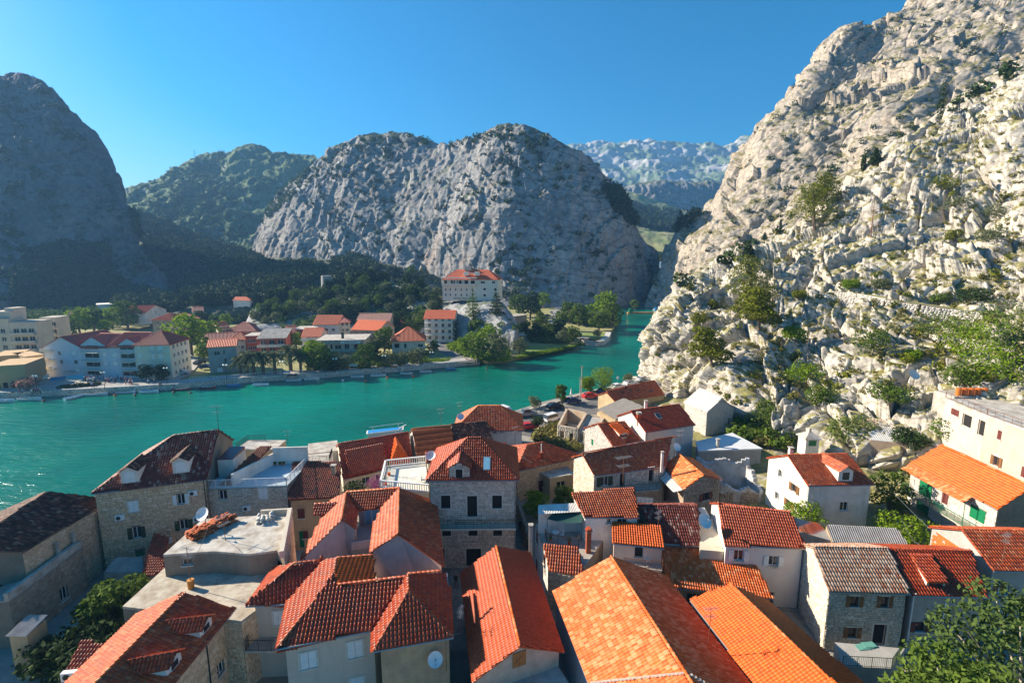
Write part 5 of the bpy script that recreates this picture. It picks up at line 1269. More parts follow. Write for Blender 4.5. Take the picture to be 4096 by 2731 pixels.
# ---- AA
G_,ia=gh('rust_sheet_roof_house','stone house whose roof is half rust brown sheeting and half dark old tiles',Q('R6',935,652),Q('R6',1240,600),Q('R6',898,430),Q('R6',1205,400),3.9,8.8,.5,
 stone=ST_L,tiles=tilemat('rust coloured ribbed tiles',[(.30,.09,.035),(.34,.11,.04),(.27,.08,.03)],.8,.2),style='barrel',tw=.2,tl=1.2,stonewalls=(3,0),gutters=False)
G_,ia=gh('dark_tile_house','house section with uneven dark weathered tiles, joined to the rust brown roof',Q('R6',1243,600),Q('R6',1545,546),Q('R6',1208,398),Q('R6',1500,368),3.9,8.8,.5,
 wallm=OCHRE,tiles=T_OLD,style='barrel',tw=.27,tl=.42,jit=.04,gutters=False)
# ---- BB
G_,ib=gh('red_double_roof_house','wide house with two stepped maroon roof slopes by the river, left of centre',Q('R6',345,832),Q('R6',905,700),Q('R6',305,553),Q('R6',868,455),3.9,7.6,.42,
 wallm=CREAM,tiles=T_RED,style='barrel',tw=.28,tl=.4,ops=[(0,.1,2.0,1.,1.,'w'),(0,.3,2.0,1.2,1.,'w'),(0,.5,2.0,1.2,1.,'w')])
pp,la,lb,ze,zr=ib['pp'],ib['la'],ib['lb'],ib['ze'],ib['zr']
zf=lambda t:ze+(zr - ze)*2*t
roof(G_,[[pp(la*.06,-.4,zf(0)+.35),pp(la*.62,-.4,zf(0)+.35),pp(la*.62,lb*.36,zf(.36)+.3),pp(la*.06,lb*.36,zf(.36)+.3)]],T_RED,'barrel',[],.28,.4,.01,singles=0,name='upper_slope')
a,b2,ap=pp(la*.66,-.1,zf(0)+.2),pp(la*.98,-.1,zf(0)+.2),pp(la*.80,lb*.12,zf(.1)+2.2);c3=pp(la*.8,lb*.42,zf(.42)+.5)
roof(G_,[[a,b2,ap],[b2,c3,ap],[c3,a,ap]],T_ORG,'roman',[(a,ap),(b2,ap)],.26,.36,.01,singles=0,name='hipped_bay_roof')
# ---- CC
F=rectify(px(*Q('R6',1340,385),9.4),px(*Q('R6',1772,428),9.4),px(*Q('R6',1700,330),9.4))
z_e=9.4;A0,B0=px(*Q('R6',1240,430),z_e),px(*Q('R6',1775,428),z_e);d_=(B0 - A0).normalized();n_=V((-d_.y,d_.x,0))
F=[A0.to_2d(),B0.to_2d(),(B0+n_*8.5).to_2d(),(A0+n_*8.5).to_2d()]
G_,icc=house('orange_hip_house','white house with sunlit orange hipped roof beside the parked cars on the riverside',F,3.9,9.4,3.1,'hip',0,WPL,T_BRK,'roman',None,[(0,'R6',1540,420,1575,468,'w'),(0,'R6',1595,412,1630,460,'w')],hipf=.95,tw=.3,tl=.4,rm=T_MIX)
p=px(*Q('R6',1282,385),10.3);put(DISH,p,R(20),'white satellite dish at the left corner of the orange hipped roof',1.3)
for q,s_,lb_ in ((('R6',1130,400),1.2,'tv antenna left of the satellite dish, seen against the river'),(('R6',1280,330),1.1,'tv antenna on the orange hipped roof')):
 p=px(*Q(*q),10.5);put(ANT,p,R(30),lb_,s_)
# ---- DD
F,rs_=gable4(Q('R6',1738,752),Q('R6',2175,655),Q('R6',1700,575),Q('R6',2030,525),9.0,.42)
G_,idd=house('stone_hip_house','stone house with red hipped roof right of the dressed stone house',[F[0],F[1]+(F[1]-F[0]).normalized()*1.5,F[2],F[3]],3.9,9.0,rs_,'hip',0,tiles=T_BRK,style='barrel',stone=ST_W,tw=.28,tl=.4,stonewalls=(0,),ops=[(0,.38,0,1.1,2.4,'closedred')])
p=idd['pp'](idd['la']*.42,idd['lb']*.12,9.2);b=MB();b.bx(p.x-.25,p.x+.25,p.y-.25,p.y+.25,p.z,p.z+1.2);b.build('chimney',T_BRK,G_)
b=MB();b.tube(p+UP*1.2,p+UP*2.6,.07,.07,8);b.build('flue_pipe',WHITE,G_)
# ---- EE
q_=[px(*Q('R6',2000,822),7.4),px(*Q('R6',2175,795),7.4)];d_=(q_[1]-q_[0]).normalized();n_=V((-d_.y,d_.x,0))
G_,iee=house('beige_flat_annex','small beige flat roofed annex with a triple window above the green garden',[q_[0].to_2d(),q_[1].to_2d(),(q_[1]+n_*4).to_2d(),(q_[0]+n_*4 - d_*1.0).to_2d()],3.9,7.4,0,'flat',0,plaster('beige annex render',(.46,.38,.26),(.25,.2,.13),.5),ROOFC,None,None,[(0,'R6',2052,850,2122,905,'w'),(3,.5,1.3,.8,1.,'w')])
# ---- 5 dressed stone house
z_e=15.3;A0,B0=px(*Q('R6',1035,818),z_e),px(*Q('R6',1727,812),z_e);d_=(B0 - A0).normalized();n_=V((-d_.y,d_.x,0));dep=9.
O5=[(0,'R6',1128,960,1203,1065,'void'),(0,'R6',1338,963,1417,1130,'dvoid'),(0,'R6',1538,960,1615,1065,'void'),(0,'R6',1137,1208,1208,1285,'void'),(0,'R6',1348,1208,1420,1284,'void'),(0,'R6',1545,1208,1616,1283,'void'),(0,'R6',1330,1385,1448,1525,'dvoid'),(0,'R6',1105,1385,1157,1525,'dvoid')]
G5,i5=house('dressed_stone_house','tall dressed stone house with unglazed dark openings and a full width balcony',[A0.to_2d(),B0.to_2d(),(B0+n_*dep).to_2d(),(A0+n_*dep).to_2d()],3.9,z_e,3.0,'hip',0,tiles=T_RED,style='barrel',stone=ST_H,sw=.46,sh=.27,ops=O5,tw=.26,tl=.40,hipf=.9,stonewalls=(0,),over=.35,rm=T_RED,oveh=.3)
pp,la,lb=i5['pp'],i5['la'],i5['lb'];zb=on_wall(i5,0,('R6',1400,1190))[0].z
b=MB();b.hexa([pp(.1,-1.05,zb-.2),pp(la,-1.05,zb-.2),pp(la,-.01,zb-.2),pp(.1,-.01,zb-.2)],[pp(.1,-1.05,zb),pp(la,-1.05,zb),pp(la,-.01,zb),pp(.1,-.01,zb)]);b.build('balcony',LIME,G5)
railing(G5,[pp(.1,-.1,zb),pp(.15,-1.0,zb),pp(la-.05,-1.0,zb),pp(la-.05,-.1,zb)],1.05,GREEND,.12)
b=MB()
for k in range(3):b.tube(pp(.15,-1.0,zb+.3+k*.25),pp(la-.05,-1.0,zb+.3+k*.25),.012,None,4)
b.build('railing_wires',GREEND,G5)
# stone wall dormer
dn=MB();cx_=la*.345;w2=1.2;f=lambda x,y,z:pp(cx_+x,y,z)
dz0,dz1,dz2=z_e - .05,z_e+1.15,z_e+1.85
dn.face(f(-w2,.0,dz0),f(w2,.0,dz0),f(w2,0,dz1),f(0,0,dz2),f(-w2,0,dz1));dn.face(f(-w2,3,dz0),f(-w2,0,dz0),f(-w2,0,dz1),f(-w2,3,dz1));dn.face(f(w2,0,dz0),f(w2,3,dz0),f(w2,3,dz1),f(w2,0,dz1));dn_=dn.build('dormer',MORTAR,G5)
fa,fb=f(-w2,0,0),f(w2,0,0)
stones(dn_,fa.to_2d(),fb.to_2d(),z_e,dz1,[(.78,1.62,z_e - .25,z_e+1.05)],ST_H,.46,.27,(.5,dz2),40)
b=MB();b.box(f(0,-.06,z_e+.4),(fb-fa).normalized(),V((0,1,0)),UP,.52,.05,.72);wn=b.build('dormer_window',LIME,dn_)
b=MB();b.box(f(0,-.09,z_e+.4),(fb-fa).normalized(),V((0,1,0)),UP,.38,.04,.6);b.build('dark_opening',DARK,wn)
roof(dn_,[[f(-w2-.15,-.15,dz1-.02),f(0,-.15,dz2+.1),f(0,4.3,dz2+.1),f(-w2-.15,2.6,dz1-.02)],[f(w2+.15,-.15,dz1-.02),f(w2+.15,2.6,dz1-.02),f(0,4.3,dz2+.1),f(0,-.15,dz2+.1)]],T_RED,'barrel',[(f(0,-.15,dz2+.12),f(0,4.3,dz2+.12))],.25,.36,0,th=.06,singles=60)
skylight(G5,i5,.66,.15,.85,1.5,SKYG)
# left part with second roof+terrace with balustrade
z2=11.6;tq=[px(*Q('R6',640,905),z2),px(*Q('R6',1030,940),z2),px(*Q('R6',1005,700),z2),px(*Q('R6',680,735),z2)]
t=thing('terrace_block','building with bright cream roof terrace and white balustrade, left of the dressed stone house','building',(tq[0].x,tq[0].y,3.9));b=MB();b.hexa([V((p.x,p.y,3.4)) for p in tq],tq);b.build('wall',CREAM,t)
b=MB();b.face(*[p+UP*.02 for p in tq]);b.build('terrace_floor',plaster('cream terrace tiles',(.72,.68,.58),(.6,.55,.45),.3),t)
for i in (0,2,3):
 a,c=tq[i],tq[(i+1) % 4];dd=(c-a).normalized();Lg=(c-a).length;nn=V((-dd.y,dd.x,0));k=int(Lg/.3)
 b=MB();b.box((a+c)/2+UP*1.0+nn*.1,dd,nn,UP,Lg/2,.11,.06);b.box((a+c)/2+UP*.1+nn*.1,dd,nn,UP,Lg/2,.1,.07)
 for j in range(k+1):b.tube(a+dd*Lg*j/k+nn*.1+UP*.17,a+dd*Lg*j/k+nn*.1+UP*.94,.06,.05,6,False)
 b.build('balustrade',WHITE,t)
A0,B0=px(*Q('R6',1010,720),14.4),px(*Q('R6',1250,660),14.4);
G_,irb=gh('rear_red_roof_house','narrow red roofed wing directly behind the left half of the dressed stone house',Q('R6',1012,705),Q('R6',1660,640),Q('R6',1005,620),Q('R6',1648,548),3.9,12.8,.45,wallm=CREAM,tiles=T_RED,style='barrel',tw=.27,tl=.4,singles=120)
G_,irc=gh('orange_gablet_house','small orange gable peeking out behind the dressed stone house roof',Q('R6',1342,548),Q('R6',1400,600),Q('R6',1415,503),Q('R6',1470,555),3.9,12.2,.5,wallm=CREAM,tiles=T_ORG,style='roman',singles=0)
p=px(*Q('R6',1052,715),14.2);put(DISH,p,R(-5),'white satellite dish at the left eave of the dressed stone house',1.25)
p=px(*Q('R6',1720,560),10.5);put(ANT,p,R(40),'tv antenna between the dressed stone house and the hipped stone house',1.2)
# ================================================================old town,left and right margins
def polywalls(parent,fl,z0,z1,m,ops=None,stone=None,which=(0,),sw=.42,sh=.24,singles=200,name='wall',ofs=3.9):
 w=MB();sv={};n=len(fl);fl=[V((p[0],p[1])) for p in fl]
 for i in range(n):
  oo=[]
  for o in (ops or []):
   if o[0]==i:s,h,ww,hh=wallhit(fl[i],fl[(i+1) % n],o[1:6],z0);oo.append((s - ww/2,s+ww/2,z0+h,z0+h+hh,o[6]))
  sv[i]=oo;wall_panel(w,fl[i],fl[(i+1) % n],z0 - .6,z1,[o[:4] for o in oo])
 W_=w.build(name,m if not stone else MORTAR,parent)
 if stone:
  for i in which:stones(W_,fl[i],fl[(i+1) % n],z0,z1 - .02,[o[:4] for o in sv[i]],stone,sw,sh,singles=singles//len(which),seed=i)
 for i in range(n):
  d=(fl[(i+1) % n] - fl[i]).normalized()
  for o in sv[i]:opening(parent,fl[i],V((d.x,d.y,0)),V((d.y,-d.x,0)),o[:4],o[4],z0)
 return W_
# ---- 1 bottom-left dormer house
G_,i1=gh('twin_dormer_house','stone house with red roof and two small roof dormers in the bottom left corner',Q('R1',1240,1745),Q('R1',1885,970),Q('R1',640,1697),Q('R1',1475,845),3.9,10.4,.45,
 stone=ST_W,tiles=T_BRK,style='roman',tw=.27,tl=.38,sw=.45,sh=.26,ops=[(0,'R1',1735,1390,1795,1500,'w')],stonewalls=(0,),rm=T_MIX,singles=300)
gable_dormer(G_,i1,.70,.04,1.5,.75,T_RED,style='barrel');gable_dormer(G_,i1,.30,.04,1.5,.75,T_RED,style='barrel')
# ---- 2 flat roofs
q_=[px(*Q('R1',*c),10.4) for c in ((980,955),(1440,1010),(1930,1072),(2300,800),(2310,580),(1335,632))]
t=thing('low_flat_roof_building','low building with stained concrete flat roof and orange chimney pot with aerial','building',(q_[0].x,q_[0].y,3.9))
polywalls(t,q_,3.9,10.2,GREYC,[],ST_W,(1,2),singles=120)
b=MB();b.prism([(p.x,p.y) for p in q_],10.2,10.42);b.build('roof_slab',plaster('stained concrete roof',(.52,.46,.36),(.20,.12,.06),.8,.9),t)
p=px(*Q('R1',1530,808),10.42);tp=MB();tp.tube(p,p+UP*.85,.26,.3,12);t2=tp.build('chimney_pot',plain('orange chimney pot',(.50,.20,.03),.7),t)
put(ANT,p+UP*.8,R(-20),'tall thin aerial on the orange chimney pot',1.25)
b=MB();bush=None
q_=[px(*Q('R1',*c),12.7) for c in ((1305,540),(1712,512),(1990,535),(2215,505),(2275,565),(2338,212),(1622,255))]
t=thing('upper_flat_roof_building','white walled building with bleached flat roof, carrying the heap of orange roof tiles','building',(q_[0].x,q_[0].y,3.9))
polywalls(t,q_,3.9,12.5,plaster('bluish white render',(.58,.62,.66),(.4,.4,.4),.3),[(0,'R1',1455,580,1540,625,'w'),(3,'R1',2110,510,2205,580,'w')],ST_W,(4,),singles=100)
b=MB();b.prism([(p.x,p.y) for p in q_],12.5,12.7);b.build('roof_slab',ROOFC,t)
a,c=q_[4],q_[5];b=MB();d=(c-a).normalized();n_=V((-d.y,d.x,0));b.box((a+c)/2+UP*.35+n_*.2,d,n_,UP,(c-a).length/2,.2,.35);e=q_[5];f_=e+(q_[6]-e).normalized()*3.2;b.box((e+f_)/2+UP*.3,(f_-e).normalized(),V((0,1,0)),UP,1.6,.15,.3);b.build('parapet',ST_P,t)
# heap of tiles
p0=px(*Q('R1',1520,420),12.7);p1=px(*Q('R1',1830,270),12.7);t=thing('roof_tile_heap','untidy heap of orange roof tiles and bricks stacked on the bleached flat roof','tile heap',p0);A_=[]
rr=random.Random(3);dx_=(p1-p0);Lg=dx_.length;dx_.normalize();ny_=V((-dx_.y,dx_.x,0))
for i in range(520):
 s=rr.uniform(0,Lg+.3);w_=rr.uniform(-.9,.9);lay=rr.randint(0,5);h_=lay*.13
 if abs(w_)>1.0 - lay*.07:continue
 M=(Matrix.Rotation(rr.uniform(-.5,.5)+math.atan2(dx_.y,dx_.x)+(1.57 if rr.random()<.4 else 0),3,'Z') @ Matrix.Rotation(rr.uniform(-.25,.25),3,'X'));A=np.eye(4);A[:3,:3]=np.array(M)*np.array([.40,.22,.12]);c=p0+dx_*s+ny_*w_;A[:3,3]=(c.x,c.y,12.7+h_);A_.append(A)
pieces('brick',['slab'],A_,tilemat('broken orange tiles',[(.50,.12,.03),(.56,.17,.05),(.40,.09,.03),(.48,.16,.07)],.8,.2),t,280,.35,rest='bricks')
p=px(*Q('R1',1650,330),12.9);put(DISH,p+UP*.3,R(-10),'white satellite dish standing over the heap of orange roof tiles',1.35)
p=px(*Q('R1',1815,540),11.2);b=MB();b.tube(p - UP*.8,p+UP*.8,.32,.32,12);b.build('blue_barrel',plain('faded blue barrel',(.12,.22,.28),.7));tag(bpy.data.objects['blue_barrel'],'faded blue barrel with an aerial mast on the flat roof edge','barrel');put(ANT,p+UP*.8,R(60),'aerial mast standing in the faded blue barrel',1.3)
A_=[]
c0=px(*Q('R1',2110,270),12.7)
t=thing('stone_pile','small pile of pale cut stones on the bleached flat roof','stone pile',c0)
for i in range(34):A=np.eye(4);A[:3,:3]=np.array(Matrix.Rotation(rr.uniform(0,3),3,'Z'))*np.array([.42,.26,.22]);A[:3,3]=(c0.x+rr.uniform(-.7,.7),c0.y+rr.uniform(-.7,.9),12.7+rr.choice((0,0,.2,.4)));A_.append(A)
pieces('stone',['slab'],A_,ST_L,t,40,.4)
# ---- 3 complex hipped roofs
e=11.2;P=lambda r,x,y,z:px(*Q(r,x,y),z)
zr=solve_ridge(Q('R2',410,1295),Q('R2',1175,1145),Q('R2',905,780),Q('R2',1460,718),e,.48)
zw=solve_ridge(Q('R2',165,952),Q('R2',490,935),Q('R2',550,612),Q('R2',775,585),e,.48)
G3=thing('cream_hip_house','cream house with interlocking deep red hipped roofs and closed white shutters, bottom left of centre','house',px(*Q('R2',800,1400),3.9))
A_,B_=P('R2',410,1295,e),P('R2',1175,1145,e);rl,rr_=P('R2',905,780,zr),P('R2',1462,716,zr);tl_=P('R2',865,722,zr);vl=P('R2',490,935,e);pn=(vl - A_).cross(tl_ - A_).normalized()
def onpl(x,y):r=ray(*Q('R2',x,y));o=V((0,0,CAMZ));return o+r*((A_ - o).dot(pn)/r.dot(pn))
bl=onpl(895,568)
e2=e;C_,D_=P('R2',1190,1312,e2),P('R2',1822,1200,e2)
zp=solve_ridge(Q('R2',1190,1312),Q('R2',1822,1200),Q('R2',1470,832),Q('R2',1472,831),e2,.5);zp=min(max(zp,zr - .3),zr+.6)
ap=P('R2',1470,832,zp);ap2=P('R2',1465,695,zp);far_r=P('R2',1775,685,e2+.2);rt=P('R2',1728,672,e2+.8)
wl,wa,wb=P('R2',165,952,e),P('R2',550,612,zw),onpl(778,586);wback=P('R2',392,640,e)
bk=P('R2',1195,720,e+.2);bk2=P('R2',1185,545,zr - .2)
D2=far_r
polys=[[A_,B_,rr_,rl,tl_],[vl,A_,tl_,bl,wb],[wl,vl,wb,wa],[wback,wl,wa],[C_,D_,ap],[B_,C_,ap,ap2,rr_],[D_,D2,ap2,ap],[rl,P('R2',1200,735,zr-.25),bk2,bl,tl_]]
roof(G3,polys[:7] ,T_RED,'barrel',[(A_,tl_),(rl,rr_),(tl_,bl),(wl,wa),(wa,wb),(C_,ap),(D_,ap),(ap,ap2),(ap2,P('R2',1728,672,zp-.1))],.30,.40,.004,singles=300,rm=T_BRK)
roof(G3,[polys[7]],T_ORG,'barrel',[(bl,bk2)],.28,.38,.004,singles=0,name='rear_roof',rm=T_BRK)
b=MB()
for a,c in ((A_,B_),(C_,D_),(D_,D2),(wl,vl)):b.tube(a - UP*.08,c - UP*.08,.07,None,5)
b.build('gutter',METAL,G3)
CR=plaster('creamy peach render',(.60,.50,.40),(.40,.30,.22),.35,.35)
ins=lambda p,dx,dy:V((p.x+dx,p.y+dy))
polywalls(G3,[ins(A_,.5,.4),ins(B_,-.02,.45),ins(B_,.2,3.5),ins(bk2,0,0),ins(vl,.6,.5)],3.9,e - .05,CR,[(0,'R2',600,1318,735,1448,'closed'),(0,'R2',978,1232,1103,1362,'closed'),(0,'R2',1000,1520,1115,1640,'closed')])
polywalls(G3,[ins(C_,.4,.4),ins(D_,-.35,.4),ins(D2,-.35,-.1),ins(ap2,-1.5,0)],3.9,e2 - .05,plaster('peeling ochre render',(.46,.34,.2),(.30,.22,.15),.9,.8),[],name='right_wall')
polywalls(G3,[ins(wl,.5,.5),ins(vl,.8,.45),ins(wb,0,0),ins(wback,.4,0)],3.9,e - .1,CR,[(0,'R2',388,992,470,1100,'closed')],name='left_wall')
pb=P('R2',300,1290,7.8);b=MB();b.bx(pb.x - 1.3,pb.x+1.2,pb.y - .3,pb.y+1.3,7.62,7.8);b.build('balcony',CONC,G3)
railing(G3,[(pb.x - 1.27,pb.y+1.25,7.8),(pb.x - 1.27,pb.y - .27,7.8),(pb.x+1.17,pb.y - .27,7.8)],1.,IRON,.13)
sk=MB();a=P('R2',672,835,e+1.35);sk.face(a,a+V((.85,.5,.38)),P('R2',752,742,e+1.9),a+V((.02,.85,.25)));
k_=[P('R2',672,822,e+1.25),P('R2',715,790,e+1.4),P('R2',755,745,e+1.95),P('R2',705,775,e+1.8)]
t_=thing('white_dish','white satellite dish on the peeling ochre wall under the pyramid roof','satellite dish',P('R2',1700,1310,9.3));bpy.data.objects.remove(t_)
put(DISH,P('R2',1700,1360,8.7) - V((0,1.1,.2)),R(12),'white satellite dish on the peeling ochre wall under the pyramid roof',1.15)
put(ANT,P('R2',1775,1420,8.5) - V((0,.3,0)),R(8),'white aerial beside the dish on the peeling ochre wall',1.0)
# ---- 4 pink gabled attic house
ez=11.8
zr=solve_ridge(Q('R2',1750,635),Q('R2',1692,112),Q('R2',1385,375),Q('R2',1395,8),ez,.5)
G4=thing('pink_gable_house','faded pink house with two front gables, a red ridge and a recessed terrace','house',px(*Q('R2',1200,640),3.9))
R1n,R1f=P('R2',1385,375,zr),P('R2',1395,8,zr);E1n,E1f=P('R2',1750,635,ez),P('R2',1692,112,ez)
def onslope(q,ra,rb,sl,side):     # point seen at q on the plane falling away from ridge ra-rb
 d=(rb - ra);d.z=0;d.normalize();n=V((d.y,-d.x,0))*side;N_=(n*sl+UP).normalized();r=ray(*Q(*q));o=V((0,0,CAMZ));t=(ra - o).dot(N_)/r.dot(N_);return o+r*t
E2n=onslope(('R2',1170,515),R1n,R1f,.5,-1);E2m=onslope(('R2',1185,305),R1n,R1f,.5,-1);E2f=onslope(('R2',1252,168),R1n,R1f,.5,-1)
zl=zr - .15;L1n,L1f=P('R2',935,258,zl),P('R2',972,42,zl);F1n=onslope(('R2',605,585),L1n,L1f,.5,-1);F1f=onslope(('R2',840,110),L1n,L1f,.5,-1);F2n=onslope(('R2',1045,335),L1n,L1f,.62,1);F2f=onslope(('R2',1058,192),L1n,L1f,.62,1)
M1,M2=onslope(('R2',1060,186),L1f,R1f,.5,1),onslope(('R2',1252,166),L1f,R1f,.5,1)
roof(G4,[[E1n,E1f,R1f,R1n],[R1n,R1f,E2f,E2m,E2n]],T_BRK,'roman',[(R1n,R1f)],.26,.38,.008,singles=200,rm=T_MIX)
roof(G4,[[F1n,F1f,L1f,L1n],[L1n,L1f,F2f,F2n],[M1,M2,R1f,L1f]],T_BRK,'roman',[(L1n,L1f),(L1f,R1f)],.26,.38,.008,singles=100,rm=T_MIX,name='left_roof')
def down(p,z):return V((p.x,p.y,z))
w=MB()
for tri in ((E2n,E1n,R1n),(F1n,F2n,L1n)):
 a,b2,c=tri;k=V((0,.35,0));a,b2,c=a+k+V((.1,0,0)),b2+k - V((.25,0,0)),c+k
 zb_=min(a.z,b2.z) - .1;w.face(down(a,3.3),down(b2,3.3),b2 - UP*.08,c - UP*.1,a - UP*.08)
w.face(down(E1n,3.3) - V((.3,-.3,0)),down(E1f,3.3) - V((.3,0,0)),E1f - V((.3,0,.1)),E1n - V((.3,-.3,.1)))
w.face(down(F1f,3.3)+V((.3,0,0)),down(F1n,3.3)+V((.3,.3,0)),F1n+V((.3,.3,-.1)),F1f+V((.3,0,-.1)))
w.face(down(E2m,3.3)+V((.15,0,0)),down(E2n,3.3)+V((.15,.3,0)),E2n+V((.15,.3,-.1)),E2m+V((.15,0,-.1)))
w.face(down(F2n,3.3) - V((.15,-.3,0)),down(F2f,3.3) - V((.1,0,0)),F2f - V((.1,0,.05)),F2n - V((.15,-.3,.1)))
w.face(down(M1,3.3)+V((0,.3,0)),down(M2,3.3)+V((0,.3,0)),M2+V((0,.3,-.05)),M1+V((0,.3,-.05)))
w.build('wall',PINK,G4)
tz=11.3;b=MB();ta,tb_=P('R2',1012,452,tz),P('R2',1168,430,tz);b.hexa([down(p,3.3) for p in (ta,tb_,M2,M1)],[down(ta,tz-.6),down(tb_,tz-.6),down(M2,tz-.6),down(M1,tz-.6)]);b.build('terrace',plaster('terrace tiles',(.42,.37,.32),(.3,.25,.2),.3),G4)
b=MB();b.box((ta+tb_)/2 - UP*.3,(tb_-ta).normalized(),V((0,1,0)),UP,(tb_-ta).length/2,.1,.42);b.build('terrace_parapet',PINK,G4)
mm=(M1+M2)/2;dd=(M2-M1).normalized();b=MB();hw=(M2-M1).length/2;b.box(down(mm,tz+.35)+V((.15,.22,0)),dd,V((dd.y,-dd.x,0)),UP,hw*.62,.04,1.0);wn=b.build('glazed_door',WHITE,G4)
for q in (-1,1):b=MB();b.box(down(mm,tz+.35)+V((.15,.16,0))+dd*q*hw*.3,dd,V((dd.y,-dd.x,0)),UP,hw*.25,.02,.88);b.build('pane',SKYG,wn)
sd_=[onslope(('R2',708,222),L1n,L1f,.12,-1),onslope(('R2',828,222),L1n,L1f,.12,-1),onslope(('R2',890,125),L1n,L1f,.12,-1),onslope(('R2',718,138),L1n,L1f,.12,-1)]
sd_=[P('R2',708,222,zr-1.1),P('R2',835,222,zr-1.1),P('R2',890,125,zr-.5),P('R2',716,138,zr-.5)]
roof(G4,[sd_],T_RED,'barrel',[(sd_[3],sd_[2])],.26,.38,0,singles=20,name='dormer_roof',th=.08)
b=MB();b.hexa([down(p,10) for p in (sd_[0]+V((.5,.3,0)),sd_[1]+V((-.1,.3,0)),sd_[2],sd_[3]+V((.5,0,0)))],[sd_[0]+V((.5,.3,-.08)),sd_[1]+V((-.1,.3,-.08)),sd_[2] - UP*.1,sd_[3]+V((.5,0,-.1))]);b.build('dormer',PINK,G4)
# ---- FF
G_,iff=gh('big_dormer_stone_house','large stone house with maroon roof, two white shuttered dormers and green shutters',Q('R5',130,948),Q('R5',1052,832),Q('R5',330,535),Q('R5',1152,440),3.9,13.8,.58,
 kind='halfhip',stone=ST_W,tiles=T_DRK,style='barrel',tw=.27,tl=.42,jit=.008,sw=.45,sh=.27,over=.25,stonewalls=(0,),ops=[(0,'R5',427,1008,508,1092,'closed'),(0,'R5',815,952,880,1032,'white'),(0,'R5',458,1212,530,1303,'green'),(0,'R5',836,1157,908,1235,'green'),(0,'R5',485,1402,553,1446,'closedgreen')],rm=T_DRK)
gable_dormer(G_,iff,.30,.03,1.7,1.6,T_OLD,shm=WHITE,style='barrel');gable_dormer(G_,iff,.755,.07,1.7,1.6,T_OLD,shm=WHITE,style='barrel')
for q,lb_ in ((('R5',948,940),'air conditioner under the eave of the big dormer stone house, upper right'),(('R5',365,1135),'air conditioner left of the lower green shutters on the big stone house'),(('R5',745,1320),'lowest air conditioner on the big dormer stone house'),(('R5',985,1145),'air conditioner right of the upper green shutters on the big stone house')):ac_on(iff,0,q,lb_,1.1)
p=px(*Q('R5',1150,440),iff['zr']);put(ANT,p,R(15),'tv antenna on the right end of the maroon ridge, against the river',1.3)
# ---- GG
zG=12.2;q_=[px(*Q('R5',1040,905),zG),px(*Q('R5',1695,882),zG)];d_=(q_[1]-q_[0]).normalized();n_=V((-d_.y,d_.x,0));fl=[q_[0],q_[1],q_[1]+n_*7+d_*.5,q_[0]+n_*7]
G_=thing('white_terrace_house','stone house with blue grey roof terrace, long white railing and white rear wall','house',(q_[0].x,q_[0].y,3.9))
polywalls(G_,fl,3.9,zG - .12,MORTAR,[(0,'R5',1150,922,1215,995,'w'),(0,'R5',1470,905,1540,988,'closed'),(0,'R5',1478,1100,1545,1140,'closed')],ST_P,(0,),singles=300)
b=MB();b.prism([(p.x,p.y) for p in fl],zG-.12,zG);b.build('terrace_floor',plaster('blue grey terrace tiles',(.40,.50,.56),(.55,.6,.6),.6,.8),G_)
railing(G_,[p+UP*0 for p in (fl[0]+n_*.1,fl[1]+n_*.1 - d_*.1,fl[2] - d_*.1)],1.0,WHITE,.15,.028)
def wseg(parent,a,b2,z0,z1,m,name='wall',th=.12):
 b=MB();d=(b2-a);L_=d.length;d.normalize();n=V((-d.y,d.x,0));b.box(V(((a.x+b2.x)/2,(a.y+b2.y)/2,(z0+z1)/2)),V((d.x,d.y,0)),n,UP,L_/2,th,(z1-z0)/2);return b.build(name,m,parent)
wseg(G_,fl[2] - n_*.2,fl[2] - d_*4.6 - n_*.2,zG,zG+2.4,WPL,'rear_wall');wseg(G_,fl[2] - d_*4.6 - n_*.2,fl[0]+d_*3.1+n_*.3,zG,zG+1.6,WPL,'side_wall')
rp=[fl[0]+d_*1.4+n_*.6+UP*.1,fl[0]+d_*3.2+n_*.5+UP*.1,fl[2] - d_*4.7+n_*-.2+UP*2.6,fl[2] - d_*6.3 - n_*.2+UP*2.6]
roof(G_,[rp],T_RED,'barrel',[],.26,.38,0,singles=40,name='stair_roof')
bx_=[fl[0]+d_*.1+n_*3.2,fl[0]+d_*2.+n_*3.2,fl[0]+d_*2.+n_*6.8,fl[0]+d_*.1+n_*6.8]
b=MB();b.hexa([down(p,zG) for p in bx_],[down(p,zG+2.3) for p in bx_]);b.build('stair_house',WPL,G_)
b=MB();b.hexa([down(p,zG+2.32) for p in bx_],[down(p,zG+2.42+(.3 if i>1 else 0)) for i,p in enumerate(bx_)]);b.build('metal_roof',plain('dark red sheet',(.16,.03,.04),.4),G_)
CD=chair_proto(plain('dark green plastic',(.02,.05,.05),.4));put(CD,px(*Q('R5',1420,790),zG),R(60),'dark plastic chair nearest the mosaic table on the white terrace');put(CD,px(*Q('R5',1385,760),zG),R(150),'dark plastic chair behind the mosaic table on the white terrace')
put(T1,px(*Q('R5',1388,800),zG),0,'round mosaic topped table on the white railed terrace')
def pot(name,label,p,r=.16,plant=LF_MID,h=.5,m=None):
 t=thing(name,label,'potted plant',p);b=MB();b.tube(p,p+UP*r*1.6,r*.75,r,10);b.build('pot',m or T_ORG,t)
 obj('plant',crown_mesh('plant',[((p.x,p.y,p.z+r*1.6+h*.5),(r*1.4,r*1.4,h*.5))],.06,120,5),plant,t)
pot('potted_tree','potted standard bush with pink flowers against the white terrace wall',px(*Q('R5',1482,728),zG),.22,OLEA,1.9)
